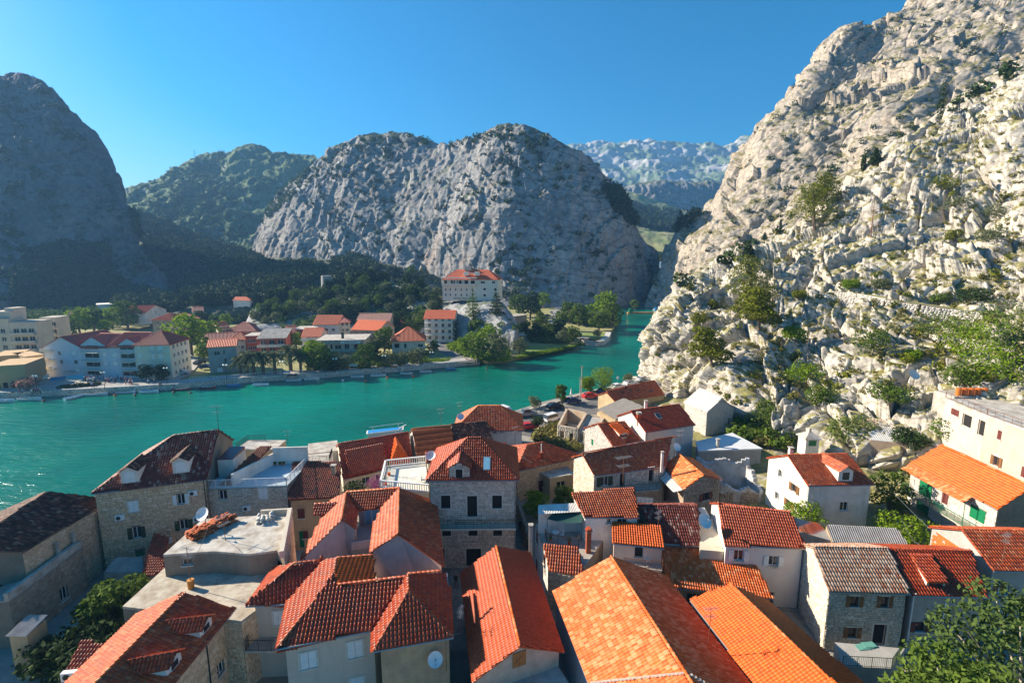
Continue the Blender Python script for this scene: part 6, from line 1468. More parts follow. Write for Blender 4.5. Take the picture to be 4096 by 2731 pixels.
for i,x in enumerate((1530,1560,1600,1640,1670)):pot('potted_plant',['dark pot with a small plant, first right of the pink bush','low terracotta pot at the white wall, second right of the pink bush','planter with red blooms in the middle of the terrace wall row','brown planter second from the right terrace end','rightmost terracotta pot on the white terrace'][i],px(*Q('R5',x,718),zG),.14,LF_MID,.25)
ag_info=dict(F=[p.to_2d() for p in fl]);ac_on(ag_info,0,('R5',1380,1062),'air conditioner on the pale stone wall below the white railing',1.1)
p=px(*Q('R5',1705,575),zG+2.3);put(ANT,p,R(10),'thin aerial on the white rear wall of the terrace house',.9)
p=px(*Q('R5',1055,1130),6.5) ;put(ANT,p+UP*.1,R(5),'long aerial mast in front of the seam between the two stone houses',2.6)
# ---- HH
G_,ihh=gh('old_ochre_house','ochre rendered old house with uneven weathered red tile roof and closed brown shutters',Q('R5',1705,1003),Q('R5',2112,978),Q('R5',1722,800),Q('R5',2120,780),3.9,10.8,.40,
 kind='shed',wallm=OCHRE,tiles=tilemat('patchy old red tiles',[(.34,.07,.03),(.42,.11,.05),(.24,.06,.035),(.30,.06,.03),(.15,.07,.05)],.6,.4),style='barrel',tw=.25,tl=.4,jit=.035,ops=[(0,'R5',1780,1068,1838,1145,'closedred'),(0,'R5',1745,1248,1782,1380,'dgreen'),(0,'R5',1820,1245,1865,1305,'closedred')],gutters=False)
# ---- II
q_=[px(*Q('R5',1742,790),8.6),px(*Q('R5',2040,765),8.6)];d_=(q_[1]-q_[0]).normalized();n_=V((-d_.y,d_.x,0))
G_,iii=house('small_white_terrace_house','small white house with iron railed roof terrace beside the water, behind the old ochre house',[q_[0].to_2d(),q_[1].to_2d(),(q_[1]+n_*3.4).to_2d(),(q_[0]+n_*3.4).to_2d()],3.9,9.9,0,'flat',0,WPL,ROOFC,None,None,[(0,'R5',1812,760,1862,800,'w')],over=.05)
railing(G_,[V((q_[0].x,q_[0].y,10.15)),V((q_[1].x,q_[1].y,10.15)),down(q_[1]+n_*3.3,10.15)],.9,IRON,.12)
q_=[px(*Q('R5',1860,640),7.2),px(*Q('R5',2100,610),7.2)];d_=(q_[1]-q_[0]).normalized();n_=V((-d_.y,d_.x,0))
G_,_=house('grey_waterfront_block','low grey concrete block with open parapet terrace at the water edge',[q_[0].to_2d(),q_[1].to_2d(),(q_[1]+n_*5).to_2d(),(q_[0]+n_*5).to_2d()],3.9,7.2,0,'flat',0,GREYC,ROOFC,None,None,[],over=.05)
q_=[px(*Q('R5',1290,600),8.6),px(*Q('R5',1600,600),8.6)];d_=(q_[1]-q_[0]).normalized();n_=V((-d_.y,d_.x,0))
G_,_=house('beige_waterfront_block','beige flat roofed block with iron railing at the water behind the white terrace',[q_[0].to_2d(),q_[1].to_2d(),(q_[1]+n_*4).to_2d(),(q_[0]+n_*4).to_2d()],3.9,8.6,0,'flat',0,OCHRE,ROOFC,None,None,[],over=.05)
railing(G_,[down(q_[0],8.82),down(q_[0]+n_*3.9,8.82),down(q_[0]+n_*3.9+d_*3,8.82)],1.,IRON,.12)
# ---- JJ,KK
G_,ijj=gh('dark_roof_house','stone house with large blackened old tile roof at the left edge',Q('R1',180,538),Q('R1',915,85),Q('R1',-330,500),Q('R1',380,50),3.9,11.6,.42,
 stone=ST_W,tiles=T_OLD,style='barrel',tw=.24,tl=.42,jit=.04,stonewalls=(0,),sw=.40,sh=.22,gutters=False,over=.15)
zK=9.6;a,b2=px(*Q('R1',60,850),zK),px(*Q('R1',652,425),zK);d_=(b2-a).normalized();n_=V((-d_.y,d_.x,0));fl=[a,b2,b2+n_*4.5,a+n_*4.5]
G_=thing('parapet_building','dark stone building with pale parapet and three short chimney posts, left edge','building',(a.x,a.y,3.9));polywalls(G_,fl,3.9,zK-.9,MORTAR,[(0,'R1',478,790,545,905,'w')],ST_D,(0,),singles=300,sw=.36,sh=.2)
b=MB();b.prism([(p.x,p.y) for p in fl],zK-.9,zK-.75);b.build('terrace_floor',CONC,G_)
wseg(G_,a+n_*.2,b2+n_*.2,zK-.9,zK,ROOFC,'parapet',.2)
for i,q in enumerate((('R1',325,470),('R1',470,535),('R1',595,450))):
 p=px(*Q(*q),zK-.1);b=MB();b.bx(p.x-.13,p.x+.13,p.y-.13,p.y+.13,zK-.7,zK+1.2);b.build('chimney_post',CONC,G_)
a,b2=px(*Q('R1',-60,800),9.0),px(*Q('R1',128,712),9.2);
G_,_=gh('corner_dark_house','low old house with few dark tiles at the extreme left below the parapet',Q('R1',-160,900),Q('R1',128,715),Q('R1',-380,800),Q('R1',-90,640),3.9,8.8,.42,stone=ST_D,tiles=T_OLD,style='barrel',tw=.26,tl=.4,jit=.04,stonewalls=(0,),gutters=False)
a=px(*Q('R1',190,1130),8.4);b=MB();b.bx(a.x-.7,a.x+.8,a.y-.6,a.y+1.2,3.4,8.3);hut=thing('wall_closet','rendered lean-to closet with corrugated lid on the dark stone wall','closet',a);b.build('wall',OCHRE,hut);corrugated(hut,[V((a.x-.85,a.y-.8,8.3)),V((a.x+1,a.y-.8,8.3)),V((a.x+1,a.y+1.3,8.7)),V((a.x-.85,a.y+1.3,8.7))],ASB,name='lid')
G_,_=gh('courtyard_red_roof','small lean-to with red tiles between the courtyard and the white flat roof building',Q('R1',1125,730),Q('R1',1310,690),Q('R1',1175,505),Q('R1',1330,495),3.9,6.8,.4,kind='shed',wallm=OCHRE,tiles=T_RED,style='barrel',singles=0)
G_=thing('courtyard_corrugated_shed','lean-to with grey corrugated sheet roof in the courtyard corner','shed',px(*Q('R1',980,640),3.9));c4=[px(*Q('R1',830,680),6.2),px(*Q('R1',1150,680),6.2),px(*Q('R1',1140,560),6.9),px(*Q('R1',930,560),6.9)];corrugated(G_,c4,ASB);b=MB();b.hexa([down(p,3.4) for p in c4],[p - UP*.1 for p in c4]);b.build('wall',CONC,G_)
for i,(q,h,w,s) in enumerate(((('R1',900,900),5.2,6.5,1),(('R1',640,1150),3.6,7.5,2),(('R1',800,1330),3.6,7,3))):
 tree_at('fig_tree',['big leaved fig tree with sunlit top leaves in the courtyard','fig tree with courtyard shade in its leaf colour, against the parapet building wall','fig tree with courtyard shade in its leaf colour, nearest the twin dormer house'][i],px(*Q(*q),7.5) - UP*3.6,h,w,LF_DRK if i else LF_MID,n=2600,ls=.26,seed=s,trunkf=.3,group='fig trees in the dark courtyard')  # last two trees: courtyard shade put into a darker leaf colour
# air conditioner bottom left
put(ACU,px(*Q('R1',580,1520),9.4),R(8),'white air conditioner box standing by the small red roof at the bottom left',1.2)
G_,_=gh('annex_red_roof','short red roofed annex leaning on the twin dormer house, bottom left',Q('R1',515,1490),Q('R1',820,1440),Q('R1',590,1345),Q('R1',905,1335),3.9,9.3,.42,kind='shed',wallm=OCHRE,tiles=T_RED,style='barrel',singles=60)
# ---- right margin:concrete building,shacks
zC=20.6;A0,B0=px(*Q('R8',1195,180),19.2),px(*Q('R8',1500,300),19.2)
a=px(*Q('R8',1173,190),zC-1.5);b2=px(*Q('R8',1560,330),zC-1.5);d_=(b2-a).normalized();d_.z=0;n_=V((-d_.y,d_.x,0));c=px(*Q('R8',985,110),zC-1.5)
fl=[a,b2,b2+n_*9,a+n_*9]
G_=thing('concrete_apartment_house','unfinished beige concrete house with brown shutters and roof terrace high on the right slope','house',(a.x,a.y,9))
polywalls(G_,fl,9.5,zC-1.5,plaster('beige raw render',(.50,.44,.35),(.3,.25,.2),.5),[(0,'R8',1222,252,1242,295,'closedred'),(0,'R8',1205,370,1232,415,'brown'),(0,'R8',1330,420,1365,470,'closedred')])
c2=c;d2=(a - c);d2.z=0;L2=d2.length;d2.normalize();n2_=V((-d2.y,d2.x,0));fl2=[c,a,a+n2_*7,c+n2_*7]
polywalls(G_,fl2,12.0,zC-1.5,plaster('beige raw render 2',(.54,.48,.39),(.3,.25,.2),.5),[(0,'R8',1060,180,1105,240,'ddark'),(0,'R8',1132,205,1165,280,'ddark'),(0,'R8',1010,155,1048,185,'closedred')],name='loggia_wall')
b=MB();b.prism([(p.x,p.y) for p in (c - V((.2,.2,0)),a - V((.1,.4,0)),b2 - V((0,.4,0)),b2+n_*9,a+n_*9+V((0,3,0)),c+n2_*7)],zC-1.5,zC-1.25);b.build('roof_slab',ROOFC,G_)
railing(G_,[c+UP*.25,a+UP*.25,b2+UP*.25],.9,RUST,1.1,.03)
for i in range(5):
 p=px(*Q('R8',1042+i*30,92),zC - 1.0)+V((0,0,0));b=MB();b.tube(p,p+UP*1.1,.36,.36,12);b.tube(p+UP*.35,p+UP*.4,.38,.38,12);b.tube(p+UP*.75,p+UP*.8,.38,.38,12)
 o=b.build('barrel',plain('orange barrel paint' if i else 'dark orange barrel paint',(.62,.16 - .02*(i % 2),.02),.5));tag(o,['leftmost orange barrel of the row on the upper terrace','second orange barrel from the left on the upper terrace','middle orange barrel of the row of five','fourth orange barrel, second from the right','rightmost orange barrel on the upper terrace'][i],'barrel','orange barrels on the terrace')
b=MB();p=px(*Q('R8',1100,96),zC - 1.25);b.bx(p.x - 3.5,p.x+5,p.y - 1.2,p.y+2.5,14,zC - 1.02);o=b.build('upper_terrace_bed',CONC);tag(o,'raised concrete terrace bed carrying the orange barrels','terrace')
def shack(name,label,qs,zs,m,wm,pitch=.22):
 q_=[px(*Q(*q),z) for q,z in zip(qs,zs)];t=thing(name,label,'shed',(q_[0].x,q_[0].y,min(zs) - 2.5));b=MB();b.hexa([down(p,min(zs) - 5) for p in q_],[p - UP*.12 for p in q_]);b.build('wall',wm,t);corrugated(t,q_,m,pitch,.04);return t
shack('corrugated_shack','pale rusty corrugated roof shack among the boulders, left of the concrete house',[('R8',640,295),('R8',888,315),('R8',888,212),('R8',625,195)],(11.6,12.2,13.6,13.2),CWH,ST_D)
shack('corrugated_barn','long shed with grey corrugated roof half in shadow behind the rubble stone house',[('R4',835,480),('R4',1445,492),('R4',1335,328),('R4',770,302)],(8.3,8.3,9.8,9.8),ASB,ST_D,.24)
shack('orange_awning_house','small porch with thin red tile sheet roof, right of the white shuttered house',[('R4',560,350),('R4',878,440),('R4',712,290),('R4',505,232)],(9.2,8.6,9.6,10.4),T_BRK,CONC,.2)
p=px(*Q('R8',378,305),10.2);t=thing('white_hut','tiny white hut with pyramid roof and green shutter among the boulders','hut',p - UP*1.5);b=MB();b.bx(p.x-1.1,p.x+1.1,p.y,p.y+2.2,p.z-2.6,p.z+.5);b.build('wall',WPL,t)
b=MB();q_=[V((p.x-1.4,p.y-.3,p.z+.5)),V((p.x+1.4,p.y-.3,p.z+.5)),V((p.x+1.4,p.y+2.5,p.z+.5)),V((p.x-1.4,p.y+2.5,p.z+.5))];tp=V((p.x,p.y+1.1,p.z+1.6));b.hexa([q - UP*.1 for q in q_],q_)
for i in range(4):b.face(q_[i]+UP*.003,q_[(i+1) % 4]+UP*.003,tp)
b.build('roof',ROOFC,t);b=MB();b.bx(p.x-.2,p.x+.2,p.y+.9,p.y+1.3,p.z+1.3,p.z+2.0);b.build('chimney',CREAM,t);b=MB();b.bx(p.x-.6,p.x+.6,p.y-.05,p.y-.01,p.z-.7,p.z+.2);b.build('shutter',GREENP,t)
p=px(*Q('R8',822,48),19.) ;put(DISH,p,R(10),'white satellite dish standing alone on the boulders left of the concrete house',1.9)
# terrace in front of rubble stone house
zt=6.6;q_=[px(*Q('R4',900,1430),zt),px(*Q('R4',1290,1450),zt),px(*Q('R4',1400,1290),zt),px(*Q('R4',840,1240),zt)]
t=thing('stone_house_terrace','concrete terrace with dark railing in front of the rubble stone house','terrace',(q_[0].x,q_[0].y,3.9));b=MB();b.hexa([down(p,3.3) for p in q_],q_);b.build('platform',GREYC,t)
railing(t,[q_[0],q_[1],q_[1]+(q_[2]-q_[1])*.6],.95,GREEND,.14)
b=MB();c=px(*Q('R4',1090,1280),zt+.03)
for i in range(3):b.box(c+V((i*.35 - .3,i*.12,i*.03)),V((1,.1,0)).normalized(),V((-.1,1,0)).normalized(),UP,.55,.3,.012)
o=b.build('green_boards',plain('pale green boards',(.12,.32,.26),.6));tag(o,'pale green boards lying on the concrete terrace','boards')
# garden walls/lane wall right of dressed house
q_=[px(*Q('R6',1735,960),6.4),px(*Q('R6',1850,1360),5.6)]
t=thing('lane_garden_wall','old dark stone garden wall along the narrow lane right of the dressed stone house','wall',(q_[0].x,q_[0].y,3.9));wseg(t,q_[0],q_[1],3.4,6.2,MORTAR,'wall',.2);stones(bpy.data.objects[t.children[0].name],q_[0].to_2d(),q_[1].to_2d(),3.9,6.2,[],ST_D,.4,.25,singles=60,proud=.22)
for i,(q,z,h,w,lm,lab) in enumerate([(('R6',1900,1010),3.9,4.2,4.6,LF_BRI,'low bright green tree in the garden below the beige annex'),(('R6',2120,960),3.9,4.0,4.0,LF_MID,'leafy tree between the beige annex and the long stone house')]):
 tree_at('garden_tree',lab,px(*Q(*q),6.5) - UP*2.6,h,w,lm,n=2400,ls=.14,seed=20+i,trunkf=.2)
bush_at('bougainvillea','purple bougainvillea on the wall below the red double roof',px(*Q('R6',620,880),7.6) - UP*1.6,3.6,3.,FLOW,1100,.1,4);bush_at('hedge','dark green climber beside the bougainvillea',px(*Q('R6',430,890),7.4) - UP*1.2,4.2,2.2,LF_DRK,800,.12,5)
LFB=LF_BRI
tree_at('vine_tree','bright green vine tree in front of the white dormer house',px(*Q('R4',570,230),8.2) - UP*3,4.6,6.0,LF_BRI,n=2200,ls=.16,seed=31,trunkf=.3)
tree_at('pergola_vine','sprawling sunlit vine below the green shutter balcony',px(*Q('R4',1370,330),8.) - UP*2.6,4.2,7.5,LF_BRI,n=2400,ls=.17,seed=32,trunkf=.3)
tree_at('dark_garden_tree','shaded green tree in the gap right of the white dormer house',px(*Q('R8',735,560),8.) - UP*2.5,7,5.5,LF_MID,n=2400,ls=.17,seed=33,trunkf=.2)
tree_at('plane_tree','large plane tree with pale trunk filling the bottom right corner',V((28.9,27.4,4.)),11.0,9.5,LF_MID,BARKP,n=9000,ls=.19,seed=41,trunkf=.3,lobes=16)
tree_at('plane_tree','plane tree crown at the right edge in front of the plastered house',V((36.3,31.8,4.)),13.0,9.5,LF_RIM,BARKP,n=5200,ls=.19,seed=42,trunkf=.25,lobes=14)
bush_at('corner_shrub','low leafy shrub at the bottom edge left of the plane tree',V((23.6,27.2,3.9)),4.2,4.6,LF_MID,1800,.15,7)
# ---- riverside road:cars
def car_proto(name,body_m,kind='hatch'):
 t=thing(name,'c','car',(0,0,0));L_,W2=(4.0,.84) if kind != 'pickup' else (5.0,.9)
 if kind=='pickup':prof=[(-2.5,.45),(-2.5,1.02),(-.55,1.05),(-.45,1.72),(.75,1.72),(1.25,1.12),(2.4,1.0),(2.5,.45)]
 elif kind=='van':prof=[(-2.,.35),(-2.05,1.1),(-1.85,1.78),(.7,1.8),(1.35,1.15),(1.95,.95),(2.05,.35)]
 else:prof=[(-2.,.35),(-2.02,.95),(-1.75,1.02),(-1.25,1.42),(.25,1.45),(.95,1.0),(1.85,.85),(2.,.35)]
 b=MB();n=len(prof)
 wd=[W2 if z<1.1 else W2*.78 for x,z in prof]
 for s in (1,-1):
  ps=[V((x,s*w,z)) for (x,z),w in zip(prof,wd)];b.face(*(ps if s<0 else ps[::-1]))
 for i in range(n):
  j=(i+1) % n;b.face(V((prof[i][0],-wd[i],prof[i][1])),V((prof[i][0],wd[i],prof[i][1])),V((prof[j][0],wd[j],prof[j][1])),V((prof[j][0],-wd[j],prof[j][1])))
 bo=b.build('body',body_m,t)
 g=MB()
 hi=max(z for x,z in prof);top=[(x,z) for x,z in prof if z>hi - .1];x0,x1=min(x for x,z in top),max(x for x,z in top)
 for s in (1,-1):
  y0,y1=s*(W2+.008),s*(W2*.80+.008)
  q=[V((x0-.25,y0*.99,1.08)),V((x1+.35,y0*.99,1.08)),V((x1-.02,y1,hi-.08)),V((x0+.05,y1,hi-.08))];g.face(*(q if s<0 else q[::-1]))
 g.build('side_windows',GLASS,t)
 for nm,xa,xb in (('windscreen',x1+.04,x1+.52),('rear_window',x0-.03,x0-.38)):
  z1_,z0_=hi-.06,1.1;g=MB();sg=1 if xa>0 or nm[0]=='w' else -1;o=.02*(1 if nm[0]=='w' else -1)
  q=[V((xb+o,-W2*.9,z0_)),V((xb+o,W2*.9,z0_)),V((xa+o,W2*.72,z1_)),V((xa+o,-W2*.72,z1_))];g.face(*(q if nm[0]=='w' else q[::-1]));g.build(nm,GLASS,t)
 for x in (-L_*.32,L_*.32):
  for s in (1,-1):w=MB();w.tube((x,s*(W2-.2),.31),(x,s*(W2+.015),.31),.31,.31,12);wo=w.build('wheel',plain('tyre rubber',(.015,.015,.015),.8),t);h=MB();h.tube((x,s*(W2+.016),.31),(x,s*(W2+.03),.31),.18,.15,8);h.build('rim',METAL,wo)
 for s in (1,-1):
  k=MB();xe=prof[-1][0];k.box((xe+.0,s*W2*.7,.72),(1,0,0),(0,1,0),UP,.03,.16,.08);k.build('headlight',WHITE,t)
  k=MB();xe=prof[0][0];k.box((xe-.01,s*W2*.75,.8),(1,0,0),(0,1,0),UP,.03,.12,.1);k.build('tail_light',REDP,t)
 return t
def paint(n,c):return plain(n,c,.25)
CP={'black':car_proto('parked_car',paint('black car paint',(.02,.02,.025))),'blue':car_proto('parked_car',paint('dark blue car paint',(.03,.06,.14))),'red':car_proto('parked_car',paint('red car paint',(.5,.03,.03))),'white':car_proto('parked_car',paint('white car paint',(.72,.72,.72))),
  'silver':car_proto('parked_car',paint('silver car paint',(.42,.44,.46))),'van':car_proto('parked_van',paint('white van paint',(.74,.74,.74)),'van'),'pickup':car_proto('pickup_truck',paint('grey pickup paint',(.25,.24,.22)),'pickup')}
CP['van']['category']='van';CP['pickup']['category']='pickup'
GC='cars parked along the near riverside'
for k,q,rz,lb_ in [('pickup',('F3',903,1487),18,'grey silver double cab pickup truck with open bed by the low river wall'),('black',('F3',1165,1420),25,'black hatchback parked between the round bush and the small tree'),('blue',('F3',1325,1370),28,'dark blue estate car parked left of the tall utility pole'),('red',('F3',1480,1325),20,'bright red hatchback right of the tall utility pole'),
 ('blue',('F3',1605,1280),35,'dark car half hidden behind the bright green tree'),('white',('F3',1725,1240),32,'white car parked just left of the damaged roof ridge'),('white',('F3',1840,1208),30,'white car parked furthest right above the damaged roof'),('silver',('F3',1950,1172),30,'silver car at the foot of the cliff beside the fence'),('van',('F3',1140,1530),40,'white van parked beside the cream ruin'),('red',('R7',30,430),25,'red car partly hidden by a bush near the overgrown ruin wall'),('van',('F3',725,1470),-50,'white van nose visible right of the orange hipped roof')]:
 put(CP[k],px(*Q(*q),3.97),R(rz),lb_,1.05,GC)
for q,h,w,lm,lab,nm in [(('F3',980,1425),3.6,4.2,LF_OLV,'round pale green bush by the river wall behind the pickup','bush'),(('F3',1215,1375),5.2,3.4,LF_MID,'small dark green tree on the riverside between two parked cars','t'),(('F3',1590,1280),7.0,8.2,LF_BRI,'spreading bright yellow green tree on the riverside right of the utility pole','t'),(('F3',1455,1280),4.5,4.5,LF_BRI,'low bright green shrub tree just left of the spreading tree','t'),(('F3',1815,1205),3.5,3.6,LF_OLV,'pale shrub by the road at the cliff foot','bush'),(('F3',1000,1600),2.8,3.4,LF_DRK,'dark bush in front of the red car near the ruin wall','bush'),(('R7',400,540),3.,3.,LF_MID,'green bush in the overgrown plot beside the sunlit stone house','bush'),(('R7',380,600),1.6,5.,LF_DRY,'dry scrub in the overgrown plot','bush'),(('R7',1080,230),2.4,6.,LF_OLV,'grey green vine between the damaged roof and the skylight house','bush')]:
 p=px(*Q(*q),3.95)
 (bush_at('riverside_bush',lab,p,w,h,lm,1300,.14,int(w*10)) if nm=='bush' else tree_at('riverside_tree',lab,p,h,w,lm,n=3000,ls=.16,seed=int(h*10),trunkf=.22))
for q,h,lb_ in ((('F3',1400,1320),8.5,'tall wooden utility pole with insulators on the riverside'),(('F3',1387,1365),6.5,'shorter concrete pole in front of the tall utility pole')):
 p=px(*Q(*q),3.95);t=thing('utility_pole',lb_,'pole',p);b=MB();b.tube(p,p+UP*h,.14,.1,8);b.build('pole',CONC,t);b=MB();b.box(p+UP*(h-.25),(1,0,0),(0,1,0),UP,.5,.06,.06);b.build('crossarm',WOOD,t)
for q,lb_ in ((('F3',1307,1345),'folded white parasol by the riverside cars'),(('F3',1722,1230),'round road sign on a thin post behind the spreading tree')):
 p=px(*Q(*q),3.95);t=thing('parasol' if 'parasol' in lb_ else 'road_sign',lb_,'parasol' if 'parasol' in lb_ else 'sign',p);b=MB();b.tube(p,p+UP*3.,.04);b.build('post',METAL,t);b=MB()
 if 'parasol' in lb_:b.tube(p+UP*1.6,p+UP*3.2,.28,.04,8);b.build('cloth',WHITE,t)
 else:b.tube(p+V((0,-.05,2.9)),p+V((0,-.08,2.9)),.4,.4,14);b.build('sign_plate',WHITE,t)
pl=[px(*Q(*q),3.95) for q in (('F3',760,1500),('F3',960,1440),('F3',1120,1400),('F3',1330,1335),('F3',1560,1265),('F3',1760,1225),('F3',1930,1180))]
b=MB()
for a,c in zip(pl[:-1],pl[1:]):
 d=(c-a);L_=d.length;d.normalize();n=V((-d.y,d.x,0));b.box((a+c)/2+UP*.2+n*.6,d,n,UP,L_/2,.25,.28)
o=b.build('river_parapet',ST_P);tag(o,'low stone parapet between the riverside road and the river','wall')
# ferry-like boats at the near shore
# ================================================================the far bank village
GZ=1.65
def grid(nx,nz,kind='w',w=1.1,h=1.2,z0=1.0,dz=3.0,m=.1,wall=0):return [(wall,m+(1-2*m)*(i+.5)/nx,z0+dz*j,w,h,kind) for i in range(nx) for j in range(nz)]
def fh(name,label,reg,a,b,ytop,dep,kind='gable',rise=2.6,axis=0,z0=GZ,wallm=WPL,roofm=T_FAR,ops=(),over=.5,**k):
 A_,B_=px(*Q(reg,*a),z0),px(*Q(reg,*b),z0)
 d=(B_ - A_).normalized();n=V((-d.y,d.x,0));r=ray(*Q(reg,a[0],ytop));fy=A_.y;ze=CAMZ+r.z/r.y*fy
 F=[A_.to_2d(),B_.to_2d(),(B_+n*dep).to_2d(),(A_+n*dep).to_2d()]
 return house(name,label,F,z0,ze,rise,kind,axis,wallm,roofm,None,None,ops,over,over*.6,'house',False,far=(kind != 'flat'),singles=0,**k)
def balc(H,i,s0,s1,z,dep=1.3,m=WPL,rail=True,name='balcony'):
 F=i['F'];d=(F[1]-F[0]);L_=d.length;d=V((d.x,d.y,0)).normalized();n=V((d.y,-d.x,0));A0=V((F[0].x,F[0].y,0));f=lambda s,o,zz:A0+d*s*L_+n*o+UP*zz
 z=i['z0']+z;b=MB();b.hexa([f(s0,.01,z),f(s1,.01,z),f(s1,dep,z),f(s0,dep,z)][::-1],[f(s0,.01,z+.2),f(s1,.01,z+.2),f(s1,dep,z+.2),f(s0,dep,z+.2)][::-1])
 if rail=='solid':
  b.box((f(s0,dep-.06,z+.6)+f(s1,dep-.06,z+.6))/2,d,n,UP,(s1-s0)*L_/2,.05,.4)
 o=b.build(name,m,H)
 if rail is True:
  c=MB();c.box((f(s0,dep-.05,z+1.15)+f(s1,dep-.05,z+1.15))/2,d,n,UP,(s1-s0)*L_/2,.03,.03);c.box((f(s0,dep-.05,z+.75)+f(s1,dep-.05,z+.75))/2,d,n,UP,(s1-s0)*L_/2,.02,.02)
  k=max(2,int((s1-s0)*L_/1.0))
  for j in range(k+1):q=f(s0+(s1-s0)*j/k,dep-.05,z+.2);c.tube(q,q+UP*.95,.025,None,4,False)
  c.build('railing',METAL,o)
GRYP=plaster('apartment render with bluish shade',(.56,.60,.64),(.45,.47,.5),.25,.3);CRM2=plaster('cream apartment render',(.72,.66,.52),(.55,.48,.36),.25,.3);OLDS=plaster('old stained stone wall',(.38,.31,.24),(.2,.14,.1),.8,.3);BRK=plaster('red brick panels',(.42,.10,.05),(.3,.08,.05),.3,.5);CONP=plaster('prefab concrete',(.60,.51,.40),(.3,.27,.24),.5,.2);OCHF=plaster('bright ochre render',(.52,.34,.17),(.4,.25,.12),.3,.4)  # GRYP: bluish shade of the white fronts put into the colour
SHUT='closed'
# riverside apartments
G_,i_=fh('apartment_block','apartment block with bluish shade in its wall colour and wide front gable at the left of the riverside row','F1',(430,1138),(768,1146),866,16,'gable',3.4,1,wallm=GRYP,roofm=T_FRD,ops=[(0,.40,7.4,1,1.3,'w'),(0,.78,7.4,1.4,1.3,'closed'),(0,.42,4.6,1,1.3,'w'),(0,.80,4.6,1.4,1.3,'w'),(0,.82,1.9,1.4,1.2,'closed')]+grid(3,3,'w',1.8,1.9,.9,2.9,.12,3))
for j in range(3):balc(G_,i_,-.01,.26,2.9+2.9*j,1.4,CRM2,'solid')
def text(s,p,rz,size,m,name='lettering',parent=None,tilt=90,ext=.03,align='CENTER'):
 c=bpy.data.curves.new(name,'FONT');c.body=s;c.size=size;c.extrude=ext;c.align_x=align;o=bpy.data.objects.new(name,c);COL.objects.link(o)
 w=Matrix.Translation(V(p)) @ Matrix.Rotation(rz,4,'Z') @ Matrix.Rotation(R(tilt),4,'X');dg=bpy.context.evaluated_depsgraph_get();me=bpy.data.meshes.new_from_object(o.evaluated_get(dg));bpy.data.objects.remove(o)
 return obj(name,me,m,parent,mw=w)
F=i_['F'];d=(F[1]-F[0]).normalized();az=math.atan2(d.y,d.x);q=F[0]+(F[1]-F[0])*.62
text('TA CAFFE',(q.x+d.y*.1,q.y - d.x*.1,3.4),az,.95,GREYC,parent=G_)
G2,i2=fh('apartment_block','apartment section with three wide glazed balconies in the middle of the riverside row','F1',(770,1146),(1000,1151),866,15,'gable',3.2,0,wallm=GRYP,roofm=T_FRD,ops=[(0,.36,1.0+2.85*j,5.,2.0,'w') for j in range(4)]+[(0,.86,1.5+2.85*j,1.1,1.3,'closed') for j in range(1,4)])
gable_dormer(G2,i2,.38,.03,8.5,.25,T_FRD,wallm=GRYP,style='plain')
for j in range(3):balc(G2,i2,.0,.74,2.75+2.85*j,1.5,CRM2)
G2,i2=fh('apartment_block','apartment section with dark loggias on its right side, beside the cream block','F1',(1002,1152),(1241,1154),862,15,'gable',3.4,0,wallm=GRYP,roofm=T_FRD,ops=[(0,.70,1.0+2.85*j,4.6,2.0,'w') for j in range(4)]+[(0,.22,1.5+2.85*j,1.5,1.3,'closed') for j in range(1,4)])
gable_dormer(G2,i2,.72,.03,6.5,.25,T_FRD,wallm=GRYP,style='plain')
for j in range(3):balc(G2,i2,.45,.97,2.75+2.85*j,1.5,CRM2)
G2,i2=fh('apartment_block','cream apartment block with hipped red roof at the right of the riverside row','F1',(1243,1162),(1550,1154),846,12,'hip',3.6,0,wallm=CRM2,roofm=T_FRD,ops=[(0,.12,1.4+2.85*j,1.,1.6,'closed') for j in range(4)]+[(0,.50,.9+2.85*j,1.,2.,'closed') for j in range(4)]+[(0,.72,.9+2.85*j,1.5,2.,'closed') for j in range(4)]+grid(4,4,'w',1.2,1.3,1.,2.85,.1,1))
for j in range(3):balc(G2,i2,.42,.84,2.75+2.85*j,1.4,WPL)
# left tower blocks
for nm,a,b,top,z0,dp,lab in ((0,(-160,985),(132,985),618,3,7,'grey prefab apartment tower with plain side wall at the left edge'),(0,(135,985),(372,978),650,3,8,'balconied prefab apartment block with a teal awning behind the ochre terraces'),(0,(395,900),(545,895),612,3,8,'set back prefab apartment block with small curved balconies')):
 G_,i_=fh('apartment_tower',lab,'F1',a,b,top,dp,'flat',0,0,z0,CONP,CONC,grid(3,4,'w',1.8,1.6,1.0,3.0,.08),over=.1)
 for j in range(4):
  if a[0]>0:balc(G_,i_,.02,.96,.2+3.0*j,1.3,CONP,'solid')
 if a[0]<100:
  pp=i_['pp'];b_=MB();c=pp(i_['la']*.6,4,i_['ze']);b_.bx(c.x-3,c.x+5,c.y-3,c.y+3,c.z,c.z+2.6);b_.bx(c.x+2,c.x+5.2,c.y-2,c.y+3,c.z+2.6,c.z+3.8);b_.build('stair_head',CONP,G_)
for k,(a,b,top) in enumerate((((-60,1130),(185,1110),960),((-80,1260),(255,1235),1050),((255,1130),(420,1105),960))):
 fh('ochre_terrace_house',['upper ochre stepped house with flat roof below the prefab tower','front ochre stepped house with walled yard at the left edge','ochre garage row beside the lane left of the apartment block'][k],'F1',a,b,top,12,'flat',0,0,GZ,OCHF,OCHF,grid(4,1,'ddark',1.2,1.9,.3,3.,.1),over=.05)
